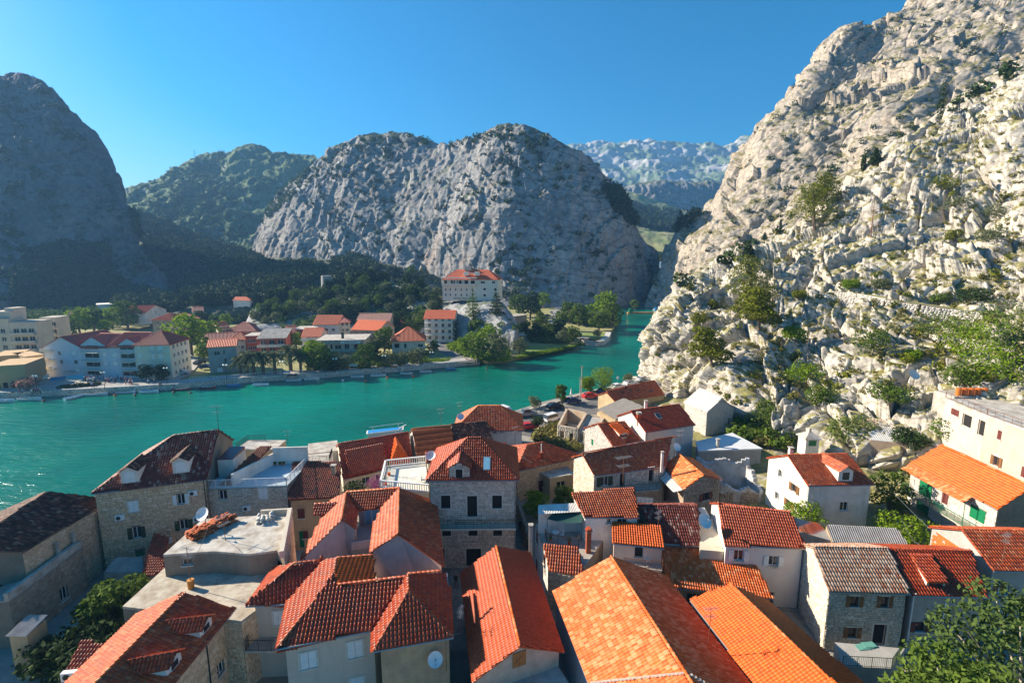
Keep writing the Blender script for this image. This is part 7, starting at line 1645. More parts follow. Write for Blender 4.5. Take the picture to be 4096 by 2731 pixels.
SP=[('long_white_building','long white flat roofed building behind the round trees','F1',(880,570),(1215,552),492,12,'flat',0,0,6,WPL,WPL,grid(8,1,'w',1.8,1.2,1.,3.)),
 ('white_gable_house','plain white gable end house with red roof, left of the rock spur foot','F1',(1310,660),(1500,622),562,14,'gable',3.2,1,5,WPL,T_FAR,[(0,.5,5.0,1,1,'w')]),
 ('villa','old two storey villa with red hipped roof behind the round trees','F1',(1375,735),(1568,735),622,12,'hip',2.8,0,3,OLDS,T_FAR,grid(3,2,'w',1,1.5,1.,3.)),
 ('villa','old villa with cream shuttered front left of the tall poplar','F1',(1572,730),(1800,712),622,11,'hip',2.4,0,3,CRM2,T_FAR,grid(4,2,'closed',1,1.4,1.,3.)),
 ('low_brown_roof_house','low house with dark brown roof behind the cream apartment block','F1',(1440,800),(1590,800),757,10,'gable',2.6,0,2,OCHRE,T_FOL,[]),
 ('hip_villa','wide villa with maroon hipped roof at the foot of the knoll','F2',(10,775),(285,770),728,13,'hip',3.6,0,2,OCHRE,T_FRD,grid(4,1,'w',1,1.4,1.2,3.)),
 ('garden_house','white and pink house with red lean roof left of the palms','F1',(1835,905),(2175,880),818,10,'gable',2.6,0,2,PINK,T_FRD,grid(4,1,'w',1.6,1.3,1.,3.)),
 ('grey_gable_house','grey rendered two storey house with low red roof and outside stair','F1',(1885,1105),(2135,1085),868,11,'gable',1.6,0,GZ,GREYC,T_FAR,[(0,.3,6.,1.8,1.4,'w'),(0,.55,5.9,.8,1.9,'w'),(0,.58,3.,.9,1.9,'dw'),(0,.35,.3,1.5,1.3,'closed')]),
 ('brick_panel_house','red brick and blue panel terrace house with white sloping roof behind the palms','F2',(300,935),(555,925),792,12,'shed',2.2,0,GZ,BRK,ROOFC,grid(3,2,'w',2.2,1.7,.8,3.2,.04)),
 ('brick_side_house','narrow brick and white house with flat white roof, left part of the brick terrace','F2',(198,915),(297,912),772,9,'flat',0,0,GZ,BRK,ROOFC,grid(2,2,'w',1.4,1.4,1.,3.)),
 ('maroon_house','maroon fronted house with flat roof behind the white balconied house','F2',(620,830),(790,828),712,10,'flat',0,0,2,plaster('maroon render',(.22,.05,.06),(.15,.04,.05),.2),ROOFC,grid(2,2,'w',1,1.3,.8,3.)),
 ('pale_gable_house','large pale house with red roof and small white front gable, centre of the village','F2',(800,800),(1028,800),662,12,'gable',3.4,0,2,WPL,T_FAR,grid(3,2,'w',1.3,1.3,1.,3.)),
 ('pink_wing_house','pinkish house wing with bay windows and dark red hipped roof','F2',(1030,800),(1128,795),648,9,'hip',1.8,0,2,CREAM,T_FRD,grid(2,3,'w',1.4,1.3,.9,2.8)),
 ('white_balcony_house','white house with orange red roof and curved balconies left of the apartment sign','F2',(700,930),(868,925),774,12,'gable',2.6,0,GZ,WPL,T_FAR,grid(2,3,'w',1.7,1.5,.7,2.9)),
 ('stone_shop_house','small stone house with low red hipped roof and two skylights','F2',(1515,765),(1700,750),684,10,'hip',2.8,0,2.5,CREAM,T_FAR,grid(3,1,'w',1.2,1.8,.8,3.)),
 ('orange_hip_villa','cream house with bright orange pyramid roof and glazed porch above the garden','F2',(1500,955),(1795,945),812,13,'hip',4.4,0,GZ,CREAM,T_FAR,[(0,.15,3.4,2.,1.8,'ddark'),(0,.4,3.2,1,1.9,'dw'),(0,.86,3.5,2.,1.2,'w'),(0,.3,.6,1.2,1.5,'w')]),
 ('white_apartment_house','tall white house with many flowered balconies and vine covered corner under the hotel','F2',(1790,815),(2060,815),612,14,'gable',3.0,0,2.5,WPL,T_FAR,grid(4,4,'w',1.3,1.6,.8,2.85,.06)),
 ('pump_house','plain concrete tower hut beside the road below the cliff','F3',(808,722),(912,705),595,7,'flat',0,0,2,OLDS,CONC,[])]
SI={}
for k,a in enumerate(SP):
 nm,lb_,reg,a0,b0,top,dep,kd,rise,ax,z0,wm,rm_,ops=a
 SI[lb_]=fh(nm,lb_,reg,a0,b0,top,dep,kd,rise,ax,z0,wm,rm_,ops)
SP2=[('small_red_roof_house',lb_,reg,a0,b0,top,dep,kd,rise,ax,z0,wm,rm_,grid(3,2,'w',1.,1.3,.9,2.9)) for lb_,reg,a0,b0,top,dep,kd,rise,ax,z0,wm,rm_ in (
 ('small red roofed house left of the brick terrace house, behind the palms','F2',(60,905),(190,900),800,9,'hip',2.6,0,2,CREAM,T_FAR),('small ochre house with red roof between the brick house and the maroon house','F2',(560,820),(640,815),735,8,'gable',2.4,0,3,OCHRE,T_FRD),
 ('low white house under the brown and orange roofs, left of the rocky knoll foot','F2',(1040,905),(1125,900),835,8,'gable',2.2,0,2,WPL,T_FAR),('small white house with red roof right of the stained brown gable','F2',(1385,860),(1470,850),795,8,'hip',2.2,0,2,WPL,T_FRD),
 ('pale house with red roof between the villas and the light poplar','F1',(1650,830),(1740,825),770,9,'gable',2.4,0,2.5,WPL,T_FAR),('low cream house with terracotta roof right of the light poplar','F1',(1960,760),(2060,750),700,9,'gable',2.4,0,3,CREAM,T_FAR),
 ('low house with red roof behind the prefab towers','F1',(560,640),(680,635),590,9,'hip',2.4,0,4,CREAM,T_FRD),('white house at the foot of the dark valley forest','F1',(1730,600),(1830,595),550,9,'gable',2.4,0,6,WPL,T_FRD))]
for a in SP2:nm,lb_,reg,a0,b0,top,dep,kd,rise,ax,z0,wm,rm_,ops=a;fh(nm,lb_,reg,a0,b0,top,dep,kd,rise,ax,z0,wm,rm_,ops)
H_,i_=SI[SP[16][1]]
for j in range(3):balc(H_,i_,.02,.44,2.7+2.85*j,1.3,WPL);balc(H_,i_,.5,.92,2.7+2.85*j,1.3,WPL)
F=i_['F'];iv_=F[1];o=obj('climbing_vine',crown_mesh('vine',[((iv_.x+.2,iv_.y - .1,z),(1.2,.6,1.6)) for z in (4,6,8,10,11)],.3,700,8),LF_DRK);tag(o,'dark green vine climbing the corner of the tall white balconied house','vine')
H_,i_=SI[SP[8][1]];balc(H_,i_,0,1,3.0,1.4,WPL,'solid');balc(H_,i_,0,1,.1,1.4,WPL,'solid')
H_,i_=SI[SP[13][1]];balc(H_,i_,-.05,1,2.6,1.4,WPL,'solid');balc(H_,i_,-.05,1,5.5,1.4,WPL,'solid')
H_,i_=SI[SP[7][1]];balc(H_,i_,.35,.95,2.8,2.0,CONC)
# apartman house
G_,i_=fh('flat_white_roof_apartment','guest house with broad white flat roof and long balconies carrying an apartment banner','F2',(852,1000),(1250,990),812,13,'flat',0,0,GZ,CREAM,ROOFC,[(0,s,z,w,h,k_) for z in (4.6,7.6) for s,w,h,k_ in ((.12,2.2,1.7,'closedred'),(.27,.9,1.9,'dw'),(.42,2.4,1.6,'w'),(.62,1.8,1.9,'w'),(.85,2.2,1.7,'closedred'))],over=.9)
balc(G_,i_,.0,1.,3.6,1.4,CONC);balc(G_,i_,0,1.,6.7,1.4,CONC)
F=i_['F'];d=(F[1]-F[0]).normalized();az=math.atan2(d.y,d.x);q=F[0]+(F[1]-F[0])*.72;nn=V((d.y,-d.x))
bq=q+nn*1.45;b=MB();b.box(V((bq.x,bq.y,GZ+7.4)),V((d.x,d.y,0)),V((nn.x,nn.y,0)),UP,3.6,.02,.5);bn=b.build('banner',WHITE);tag(bn,'white apartment banner hanging on the upper balcony railing','banner');bq=q+nn*1.48;text('APARTMAN',(bq.x,bq.y,GZ+7.15),az,.85,IRON,parent=bn)
pp=i_['pp'];c=pp(i_['la']*.5,3,i_['ze']);b=MB();b.bx(c.x-.4,c.x+.4,c.y-.4,c.y+.4,c.z,c.z+2.6);b.build('chimney',IRON,G_)
p=px(*Q('F2',1152,1075),2.0);t=thing('garden_sign','small white sign board reading apartment beside the promenade','sign',p);b=MB();b.bx(p.x-1.4,p.x+1.4,p.y-.04,p.y+.04,p.z+1.4,p.z+2.1);b.build('board',WHITE,t);text('APARTMAN',(p.x,p.y-.06,p.z+1.55),0,.5,IRON,parent=t);b=MB();b.tube(p+V((-1.2,0,0)),p+V((-1.2,0,1.4)),.04);b.tube(p+V((1.2,0,0)),p+V((1.2,0,1.4)),.04);b.build('posts',METAL,t)
# big old orange roof house and the one behind
gh('old_orange_roof_house','large old house with long orange red roof, two skylights and stained brown gable',Q('F2',1125,712),Q('F2',1378,722),Q('F2',1195,625),Q('F2',1450,635),1.8,9.2,.55,wallm=OLDS,tiles=T_FAR,style='plain',ops=grid(4,2,'w',1.1,1.6,1.2,3.4)+grid(3,2,'closed',1.,1.4,1.2,3.4,.15,1),gutters=False)
gh('brown_roof_house','house with half brown half orange roof directly above the old orange roof',Q('F2',1175,632),Q('F2',1480,640),Q('F2',1205,566),Q('F2',1500,570),2,10.8,.5,wallm=OLDS,tiles=T_FOL,style='plain',gutters=False)
# hotel on the knoll
zh=19.6
HS=plaster('hotel stone cladding',(.66,.62,.52),(.5,.45,.36),.3,.3)
G_,ih=fh('hotel_building','large cream hotel with red mansard roof and arched top floor loggia on the rocky knoll','F3',(158,440),(655,446),262,13,'hip',4.6,0,zh,HS,T_FAR,[(0,s,z,.75,1.25,'w') for z in (1.6,4.3) for s in (.06,.14,.24,.34,.44,.54)]+[(0,s,7.3,2.2,2.2,'ddark') for s in (.07,.19,.31,.43,.55)]+[(0,s,z,1.3,1.2,'ddark') for z in (1.6,4.6) for s in (.76,.95)]+[(0,.73,8.,2.2,1.2,'w'),(0,.92,8.,1.6,1.3,'w')],over=.15)
balc(G_,ih,0,.62,6.9,1.2,HS,'solid');F=ih['F'];d=(F[1]-F[0]);L_=d.length;d3=V((d.x,d.y,0)).normalized();n3=V((d3.y,-d3.x,0));az=math.atan2(d3.y,d3.x);f=lambda s,o,z:V((F[0].x,F[0].y,0))+d3*s*L_+n3*o+UP*(zh+z)
b=MB()
for k in range(7):b.tube(f(k*.1+.005,1.05,7.1),f(k*.1+.005,1.05,10.6),.16,None,6)
b.hexa([f(-.01,1.3,10.6),f(.63,1.3,10.6),f(.63,.02,10.6),f(-.01,.02,10.6)],[f(-.01,1.3,11.),f(.63,1.3,11.),f(.63,.02,11.),f(-.01,.02,11.)]);b.build('loggia',WPL,G_)
text('HOTEL VILLA DVOR',f(.40,.15,.1),az,1.25,GREENP,parent=G_);text('RESTORAN',f(.52,-1.2,12.6),az,1.2,WHITE,parent=G_)
for s in (.42,.62):b=MB();c=f(s,-2.0,12.8);b.box(c,d3,n3,UP,1.1,1.2,.9);b.build('dormer',WPL,G_)
b=MB();b.bx(*(lambda c:(c.x-1.6,c.x+1.6,c.y-1,c.y+1,c.z,c.z+2.4))(f(.42,-6,14.2)));b.build('roof_box',CONC,G_)
# round tower stump
p,n_=hit(*Q('F2',915,338));
if p is None:p=px(*Q('F2',915,338),28)
t=thing('tower_ruin','round grey stone windmill stump on top of the rocky knoll','tower',p);b=MB();b.tube(p - UP*2,p+UP*7.2,3.4,3.0,14);b.tube(p+UP*7.2,p+UP*7.21,3.,2.2,14);b.build('wall',plaster('grey tower stone',(.36,.35,.33),(.2,.2,.19),.6,.5),t);b=MB();b.bx(p.x+2.4,p.x+6.5,p.y-2,p.y+2,p.z-3,p.z+3.2);b.build('annex',OLDS,t);b=MB();b.bx(p.x+.2,p.x+1.,p.y-3.3,p.y-3.1,p.z+4,p.z+5.2);b.build('window',DARK,t)
for q,lb_ in ((('F2',175,492),'tiny red roofed hut on the dark valley slope'),(('F2',355,460),'tiny white hut on the dark valley slope')):
 p,n_=hit(*Q(*q));
 if p is not None:t=thing('hillside_hut',lb_,'hut',p);b=MB();b.bx(p.x-5,p.x+5,p.y-3,p.y+3,p.z-3,p.z+3);b.build('wall',WPL,t);b=MB();b.hexa([V((p.x-5.4,p.y-3.4,p.z+3)),V((p.x+5.4,p.y-3.4,p.z+3)),V((p.x+5.4,p.y+3.4,p.z+3)),V((p.x-5.4,p.y+3.4,p.z+3))],[V((p.x-5,p.y-.1,p.z+5)),V((p.x+5,p.y-.1,p.z+5)),V((p.x+5,p.y+.1,p.z+5)),V((p.x-5,p.y+.1,p.z+5))]);b.build('roof',T_FAR if 'red' in lb_ else ROOFC,t)
# roads and open ground of the far bank
def sheet(name,pts,z,m,kind='structure'):
 b=MB();b.face(*[px(*Q(*q),z) for q in pts]);return b.build(name,m,kind=kind)
sheet('village_square',[('F1',380,1240),('F1',1230,1200),('F1',1560,1175),('F1',1700,1120),('F1',1800,1000),('F1',1700,930),('F1',1560,950),('F1',1550,1150),('F1',440,1140),('F1',250,1180),('F1',60,1280)],1.93,PAVE)
sheet('village_road',[('F2',1780,820),('F2',1850,870),('F2',2090,1010),('F2',2240,1000),('F2',2060,890),('F2',1960,845),('F3',200,820),('F3',540,800),('F3',860,755),('F3',860,735),('F3',520,765),('F3',180,800),('F2',1980,800)],1.70,ASPH)
sheet('gorge_road',[('F3',1100,690),('F3',1215,680),('F3',1228,590),('F3',1222,520),('F3',1240,495),('F3',1200,495),('F3',1160,520),('F3',1130,580)],1.72,plain('worn light asphalt',(.26,.25,.23),.9))
sheet('riverside_lawn',[('F3',1370,770),('F3',1500,800),('F3',1600,795),('F3',1660,745),('F3',1560,740),('F3',1420,745)],1.70,GRASS)
sheet('reed_bank',[('F3',820,960),('F3',1000,930),('F3',1240,880),('F3',1400,835),('F3',1240,845),('F3',950,860),('F3',850,900)],1.68,GRASS)
b=MB();P_=[px(*Q('F3',*q),1.7) for q in ((1440,822),(1540,830),(1600,820),(1650,785),(1668,742))]
for a,c in zip(P_[:-1],P_[1:]):
 d=(c-a);L_=d.length;d.normalize();n=V((-d.y,d.x,0));b.box((a+c)/2 - UP*.9+n*1.3,d,n,UP,L_/2+.3,1.3,1.25)
o=b.build('pier_wall',ST_L,kind='structure')
# white roofs and sheds by the road
fh('white_roof_shed','long low shed with white flat roof by the riverside gardens','F3',(700,815),(905,800),778,5,'flat',0,0,GZ,CONC,ROOFC,[])
fh('boat_hut','little concrete boat hut with dark door on the reed bank','F3',(1365,818),(1425,828),785,3,'flat',0,0,1.2,CONC,CONC,[(0,.5,.1,1.,1.6,'ddark')])
fh('garden_hut','tiny blue grey hut half hidden by the riverside willow','F3',(512,945),(580,945),880,3,'flat',0,0,GZ,GRYP,CONC,[(0,.5,1.,.8,.9,'w')])
# boats
def boat_proto(m,trim,canopy=False):
 t=thing('rowing_boat','b','boat',(0,0,0));L_,W2,H_=4.6,.85,.55;b=MB();n=9;rows=[]
 for i in range(n):
  s=i/(n-1);w=W2*(math.sin(math.pi*min(1,.28+s*.72))**.6 if s<.999 else .02);x=-L_/2+L_*s;sh=.12*(2*s-1)**2+.12*s
  rows.append([V((x,-w,H_+sh)),V((x,-w*.8,.12)),V((x,-w*.2,-.15)),V((x,w*.2,-.15)),V((x,w*.8,.12)),V((x,w,H_+sh)),V((x,w*.86,H_+sh)),V((x,w*.7,.12)),V((x,-w*.7,.12)),V((x,-w*.86,H_+sh))])
 for a,c in zip(rows[:-1],rows[1:]):
  for k in range(5):b.face(a[k],c[k],c[k+1],a[k+1])
 b.face(*rows[0][:6]);b.build('hull',m,t)
 g=MB()
 for a,c in zip(rows[:-1],rows[1:]):
  for k in (5,9):g.face(a[k],c[k],c[(k+1) % 10],a[(k+1) % 10])
  for k in (6,7,8):g.face(a[k],c[k],c[k+1],a[k+1])
 g.build('deck',trim,t);s=MB()
 for x in (-1.2,0,1.1):s.bx(x-.14,x+.14,-W2*.78,W2*.78,.36,.42)
 s.build('bench',WOOD,t)
 if canopy:
  c=MB()
  for x in (-1.6,.9):
   for y in (-.7,.7):c.tube((x,y,.5),(x,y,1.9),.03)
  c.hexa([V((-1.8,-.85,1.9)),V((1.1,-.85,1.9)),V((1.1,.85,1.9)),V((-1.8,.85,1.9))],[V((-1.8,-.8,2.)),V((1.1,-.8,2.)),V((1.1,.8,2.)),V((-1.8,.8,2.))]);c.build('canopy',REDP,t)
 return t
WB=plain('white boat paint',(.78,.78,.76),.3);BL=plain('blue boat paint',(.03,.2,.45),.3);TB=plain('blue boat deck',(.25,.45,.6),.5);CRW=plain('cream deck',(.6,.58,.5),.5)
B0=boat_proto(WB,TB);B1=boat_proto(WB,CRW);B2=boat_proto(BL,TB);B3=boat_proto(WB,CRW,True);B4=boat_proto(plain('dark red boat paint',(.25,.04,.03),.4),CRW)
for pr,q,rz,s,lb_ in [(B0,('F1',75,1352),6,1.5,'leftmost white boat with blue deck along the quay'),(B1,('F1',310,1335),5,1.6,'long white boat moored second from the left'),(B0,('F1',697,1318),70,1.25,'pale blue white boat pointing away from the quay'),(B1,('F1',895,1292),10,1.6,'white boat with tan cover below the twin globe lamp'),(B1,('F1',1160,1272),5,1.4,'white rowing boat in front of the café crowd'),(B0,('F1',1365,1270),4,1.4,'white rowing boat right of the café crowd'),
 (B4,('F1',1655,1247),6,1.35,'dark hulled rowing boat below the small trees'),(B4,('F1',1887,1232),6,1.25,'red brown rowing boat, the one right of the dark hulled boat'),(B2,('F2',100,1213),4,1.1,'blue rowing boat left of the palms'),(B0,('F2',340,1208),4,1.3,'white motor boat with a red seat below the palms'),(B3,('F2',632,1165),6,1.25,'white boat with striped red canopy frame'),(B1,('F2',792,1155),6,1.25,'white boat with bare canopy frame right of the striped one'),
 (B1,('F2',1197,1133),6,1.15,'white boat below the garden sign'),(B1,('F2',1383,1125),5,1.35,'sleek white motor boat in the middle of the quay'),(B1,('F2',1632,1105),5,1.1,'white boat third from the right end of the quay'),(B1,('F2',1803,1088),5,1.1,'white boat second from the right end of the quay'),(B2,('F2',2025,1062),8,.9,'bright blue boat at the right end of the quay'),(B1,('F3',775,982),50,.8,'tiny boat moored under the riverside willow'),(B4,('F3',400,978),-30,.8,'red white boat lying on the road by the garden')]:
 put(pr,px(*Q(*q),-.05 if q[1] != 400 else 1.8) - V((0,1.2,0)),R(rz),lb_,s*.82,'boats moored along the far quay')
for i,(q,c) in enumerate(((('F1',1030,1302),0),(('F1',1210,1300),1),(('F1',1555,1275),1),(('F1',1705,1280),1),(('F1',390,1352),1),(('F2',1055,1168),2),(('F2',1258,1175),0),(('F2',1688,1133),0),(('F2',1455,1145),0),(('F3',555,1060),1))):
 p=px(*Q(*q),.1);b=MB();b.dome(p,.42,8,5);o=b.build('mooring_buoy',(T_ORG,REDP,WHITE)[c]);tag(o,['yellow orange','dark red','white'][c]+' mooring buoy floating off the far quay','buoy','mooring buoys off the quay')
# excursion boat behind the red double roof
p=px(*Q('R6',690,470),.3);t=thing('excursion_boat','blue and white excursion boat with raised bow rails behind the red double roofs','boat',p,R(12));w_=PW[t.name];b=MB()
f=lambda x,y,z:w_ @ V((x*.72,y*.9,z*.75))
b.hexa([f(-5.5,-.9,-.3),f(4.5,-.9,-.3),f(5.2,.9,-.3),f(-5.5,.9,-.3)],[f(-6,-1.3,1.),f(5.5,-1.0,1.5),f(5.5,1.0,1.5),f(-6,1.3,1.)]);b.build('hull',WHITE,t);b=MB();b.hexa([f(-5.6,-1.1,1.01),f(4.8,-.8,1.51),f(4.8,.8,1.51),f(-5.6,1.1,1.01)],[f(-5.6,-1.1,1.08),f(4.8,-.8,1.58),f(4.8,.8,1.58),f(-5.6,1.1,1.08)]);b.build('deck',plain('bright blue deck',(.03,.25,.6),.4),t);b=MB();b.tube(f(-4,-1,1.),f(-4,-1,3),.06);b.tube(f(4,-.8,1.4),f(4,-.8,3.3),.06);b.tube(f(-5,-1,2.9),f(5.5,-.8,3.5),.08);b.tube(f(4.,0,1.4),f(6.4,0,2.6),.25,.12);b.build('canopy_frame',WHITE,t)
# lamps
def lamp_proto():
 t=thing('street_lamp','l','street lamp',(0,0,0));b=MB();b.tube((0,0,0),(0,0,4.2),.07,.05);b.tube((-.45,0,4.1),(.45,0,4.1),.035);b.build('post',IRON,t)
 for s in (-1,1):g=MB();g.dome((s*.45,0,4.4),.27,10,6);g.build('globe',plain('white lamp glass',(.8,.8,.78),.3),t)
 return t
LP=lamp_proto()
for q,lb_ in ((('F1',940,1240),'twin globe lamp in front of the café crowd'),(('F1',1500,1195),'twin globe lamp before the cream apartment block'),(('F2',15,1165),'twin globe lamp left of the palms'),(('F2',518,1130),'twin globe lamp beside the blue notice board'),(('F2',990,1100),'twin globe lamp in front of the garden of the guest house'),(('F2',1430,1070),'globe lamp by the orange bench'),(('F2',1855,1035),'rightmost twin globe lamp beside the vegetable garden'),(('F1',335,1275),'twin globe lamp near the pink flowering shrub')):
 put(LP,px(*Q(*q),1.95),0,lb_,1.1,'globe lamps along the promenade')
p=px(*Q('F2',555,1140),1.95);t=thing('notice_board','blue notice board on two posts beside the palms','sign',p);b=MB();b.bx(p.x-1.2,p.x+1.2,p.y-.05,p.y+.05,p.z+1.6,p.z+2.1);b.build('board',BL,t);b=MB();b.tube(p+V((-.9,0,0)),p+V((-.9,0,1.6)),.05);b.tube(p+V((.9,0,0)),p+V((.9,0,1.6)),.05);b.build('posts',METAL,t)
p=px(*Q('F2',1510,1062),1.95);t=thing('bench','orange wooden bench under the olive trees on the promenade','bench',p);b=MB();b.bx(p.x-1.2,p.x+1.2,p.y-.2,p.y+.25,p.z+.42,p.z+.48);b.build('seat',WOOD,t);b=MB();b.bx(p.x-1.2,p.x+1.2,p.y+.26,p.y+.3,p.z+.5,p.z+.95);b.build('backrest',WOOD,t);b=MB();b.bx(p.x-1.1,p.x-1.0,p.y-.2,p.y+.3,p.z,p.z+.42);b.build('leg',IRON,t);b=MB();b.bx(p.x+1.0,p.x+1.1,p.y-.2,p.y+.3,p.z,p.z+.42);b.build('leg',IRON,t)
def fence_at(lb_,q,m=WHITE,h=1.):t=thing('railing_fence',lb_,'fence',px(*Q(*q[0]),1.9));railing(t,[px(*Q(*x),1.92) for x in q],h,m,.8,.03,'rails')
fence_at('white metal fence along the palms',[('F2',60,1145),('F2',300,1125),('F2',690,1100)]);fence_at('white fence left of the palms before the grey gable house',[('F1',1700,1168),('F1',2020,1150),('F1',2290,1138)])
# awnings and café
AW=[((445,1165),(590,1155),(600,1128),(450,1140),BL,'dark blue café awning at the foot of the front gabled apartment block'),((594,1155),(745,1150),(750,1115),(605,1125),plain('turquoise awning',(.08,.35,.45),.6),'turquoise café awning right of the dark blue one'),((380,1145),(440,1130),(440,1105),(400,1120),WHITE,'white café parasol cloth at the corner of the apartment block')]
for a,b2,c,d_,m,lb_ in AW:
 q_=[px(*Q('F1',*a),4.0),px(*Q('F1',*b2),4.0),px(*Q('F1',*c),5.0),px(*Q('F1',*d_),5.0)];t=thing('awning',lb_,'awning',q_[0] - UP*2.0);b=MB();b.hexa([p - UP*.06 for p in q_],q_);b.hexa([q_[0] - UP*.4,q_[1] - UP*.4,q_[1] - UP*.4+V((0,.05,0)),q_[0] - UP*.4+V((0,.05,0))],[q_[0] - UP*.07,q_[1] - UP*.07,q_[1] - UP*.07+V((0,.05,0)),q_[0] - UP*.07+V((0,.05,0))]);b.build('cloth',m,t);b=MB()
 for p in q_[:2]:b.tube(down(p,1.9),p,.04)
 b.build('awning_post',METAL,t)
# people
def person_mesh(name,pose=0):
 vs=[(0,0,.95),(0,0,1.2),(0,0,1.42),(0,0,1.52),(0,-.01,1.66),(.1,0,.9),(.11,.02,.5),(.12,.04,.08),(.12,-.1,.04),(-.1,0,.9),(-.11,-.02,.5),(-.12,-.04,.08),(-.12,-.18,.04),(.19,0,1.4),(.25,.02,1.12),(.22+pose*.1,-.12 - pose*.1,.9+pose*.2),(-.19,0,1.4),(-.25,.02,1.12),(-.22,-.1,.88)]
 es=[(0,1),(1,2),(2,3),(3,4),(0,5),(5,6),(6,7),(7,8),(0,9),(9,10),(10,11),(11,12),(2,13),(13,14),(14,15),(2,16),(16,17),(17,18)]
 rd=[.15,.14,.13,.06,.11,.10,.07,.05,.045,.10,.07,.05,.045,.07,.05,.035,.07,.05,.035]
 me=bpy.data.meshes.new('t');me.from_pydata(vs,es,[]);o=bpy.data.objects.new('t',me);COL.objects.link(o);o.modifiers.new('s','SKIN');
 for i,r_ in enumerate(rd):me.skin_vertices[0].data[i].radius=(r_,r_*.8)
 me.skin_vertices[0].data[0].use_root=True
 ss=o.modifiers.new('u','SUBSURF');ss.levels=1;dg=bpy.context.evaluated_depsgraph_get();m2=bpy.data.meshes.new_from_object(o.evaluated_get(dg));bpy.data.objects.remove(o);m2.name=name
 return m2
SKIN=plain('skin',(.45,.26,.18),.7)
PB=[person_mesh('body',k) for k in (0,1)]
def clothe(me,top,bot):
 m=me.copy();m.materials.clear()
 for x in (top,bot,SKIN,IRON):m.materials.append(x)
 for p in m.polygons:
  z=p.center.z;x=abs(p.center.x);p.material_index=3 if (z>1.68) else 2 if (z>1.46 or (x>.2 and z<1.02)) else 0 if z>.95 else 1
 m.shade_smooth();return m
CL=[plain('white shirt',(.75,.75,.73),.8),plain('navy cloth',(.03,.04,.1),.8),plain('black cloth',(.02,.02,.02),.8),plain('light blue shirt',(.25,.4,.6),.8),plain('red dress',(.4,.05,.06),.8),plain('beige cloth',(.5,.42,.3),.8)]
combos=[(0,2),(1,2),(2,2),(3,1),(0,1),(4,4),(5,2)];PM=[clothe(PB[i % 2],CL[a],CL[b]) for i,(a,b) in enumerate(combos)]
rg=random.Random(11)
spots=[(rg.uniform(755,1190),rg.uniform(1150,1200)) for _ in range(44)]+[(180,1280),(205,1282),(290,1286),(305,1284),(325,1285),(350,1282),(365,1283),(825,1225),(845,1228),(1130,1200),(1160,1198),(1435,1222),(1450,1220),(1330,1195),(1385,1190)]
cn=['white shirt and black trousers','dark navy clothes','black clothes','light blue shirt and navy trousers','white shirt and navy trousers','a red dress','a beige top and black trousers']
for k,(x,y) in enumerate(spots):
 ci=rg.randrange(7);p=px(*Q('F1',x,y+6),1.94);me=PM[ci]
 where='standing in the café crowd' if k<44 else 'on the promenade near the pink flowering shrub' if k<51 else 'strolling on the quay before the apartment blocks'
 o=bpy.data.objects.new('person',me);COL.objects.link(o);o.matrix_local=Matrix.Translation(p) @ Matrix.Rotation(rg.uniform(0,6.28),4,'Z') @ Matrix.Scale(rg.uniform(.95,1.08),4)
 tag(o,'person in %s %s' % (cn[ci],where),'person','people on the far promenade')
# cars of the far bank
for k,q,rz,lb_ in [('van',('F1',1560,985),15,'white van at the back of the car park beside the cream block'),('red',('F1',1620,990),10,'red van like car at the back of the car park'),('blue',('F1',1600,1010),8,'dark blue car in the car park row, farthest'),('blue',('F1',1592,1032),8,'blue car in the car park row, second farthest'),('blue',('F1',1590,1056),8,'blue car in the middle of the car park row'),('black',('F1',1600,1085),8,'dark car second nearest in the car park row'),('silver',('F1',1632,1112),12,'silver saloon car nearest the quay in the car park row'),('black',('F1',1793,1022),80,'black car driving out between the trees'),('blue',('F1',1855,1062),10,'dark saloon in front of the grey gable house'),
 ('blue',('F2',1853,805),0,'blue car parked before the tall white house'),('silver',('F2',1908,808),20,'silver people carrier before the tall white house'),('white',('F2',1888,860),-20,'white car going down the village road'),('van',('F3',1133,568),85,'white van on the gorge road'),('black',('F3',1202,592),85,'black car on the gorge road'),('blue',('F3',1100,596),20,'dark car beside the white van on the gorge road'),('van',('F3',1562,470),30,'distant white van under the cliff')]:
 put(CP[k],px(*Q(*q),1.95 if 'car park' in lb_ or 'saloon' in lb_ else 1.75),R(rz),lb_,1.12,'cars on the far bank')
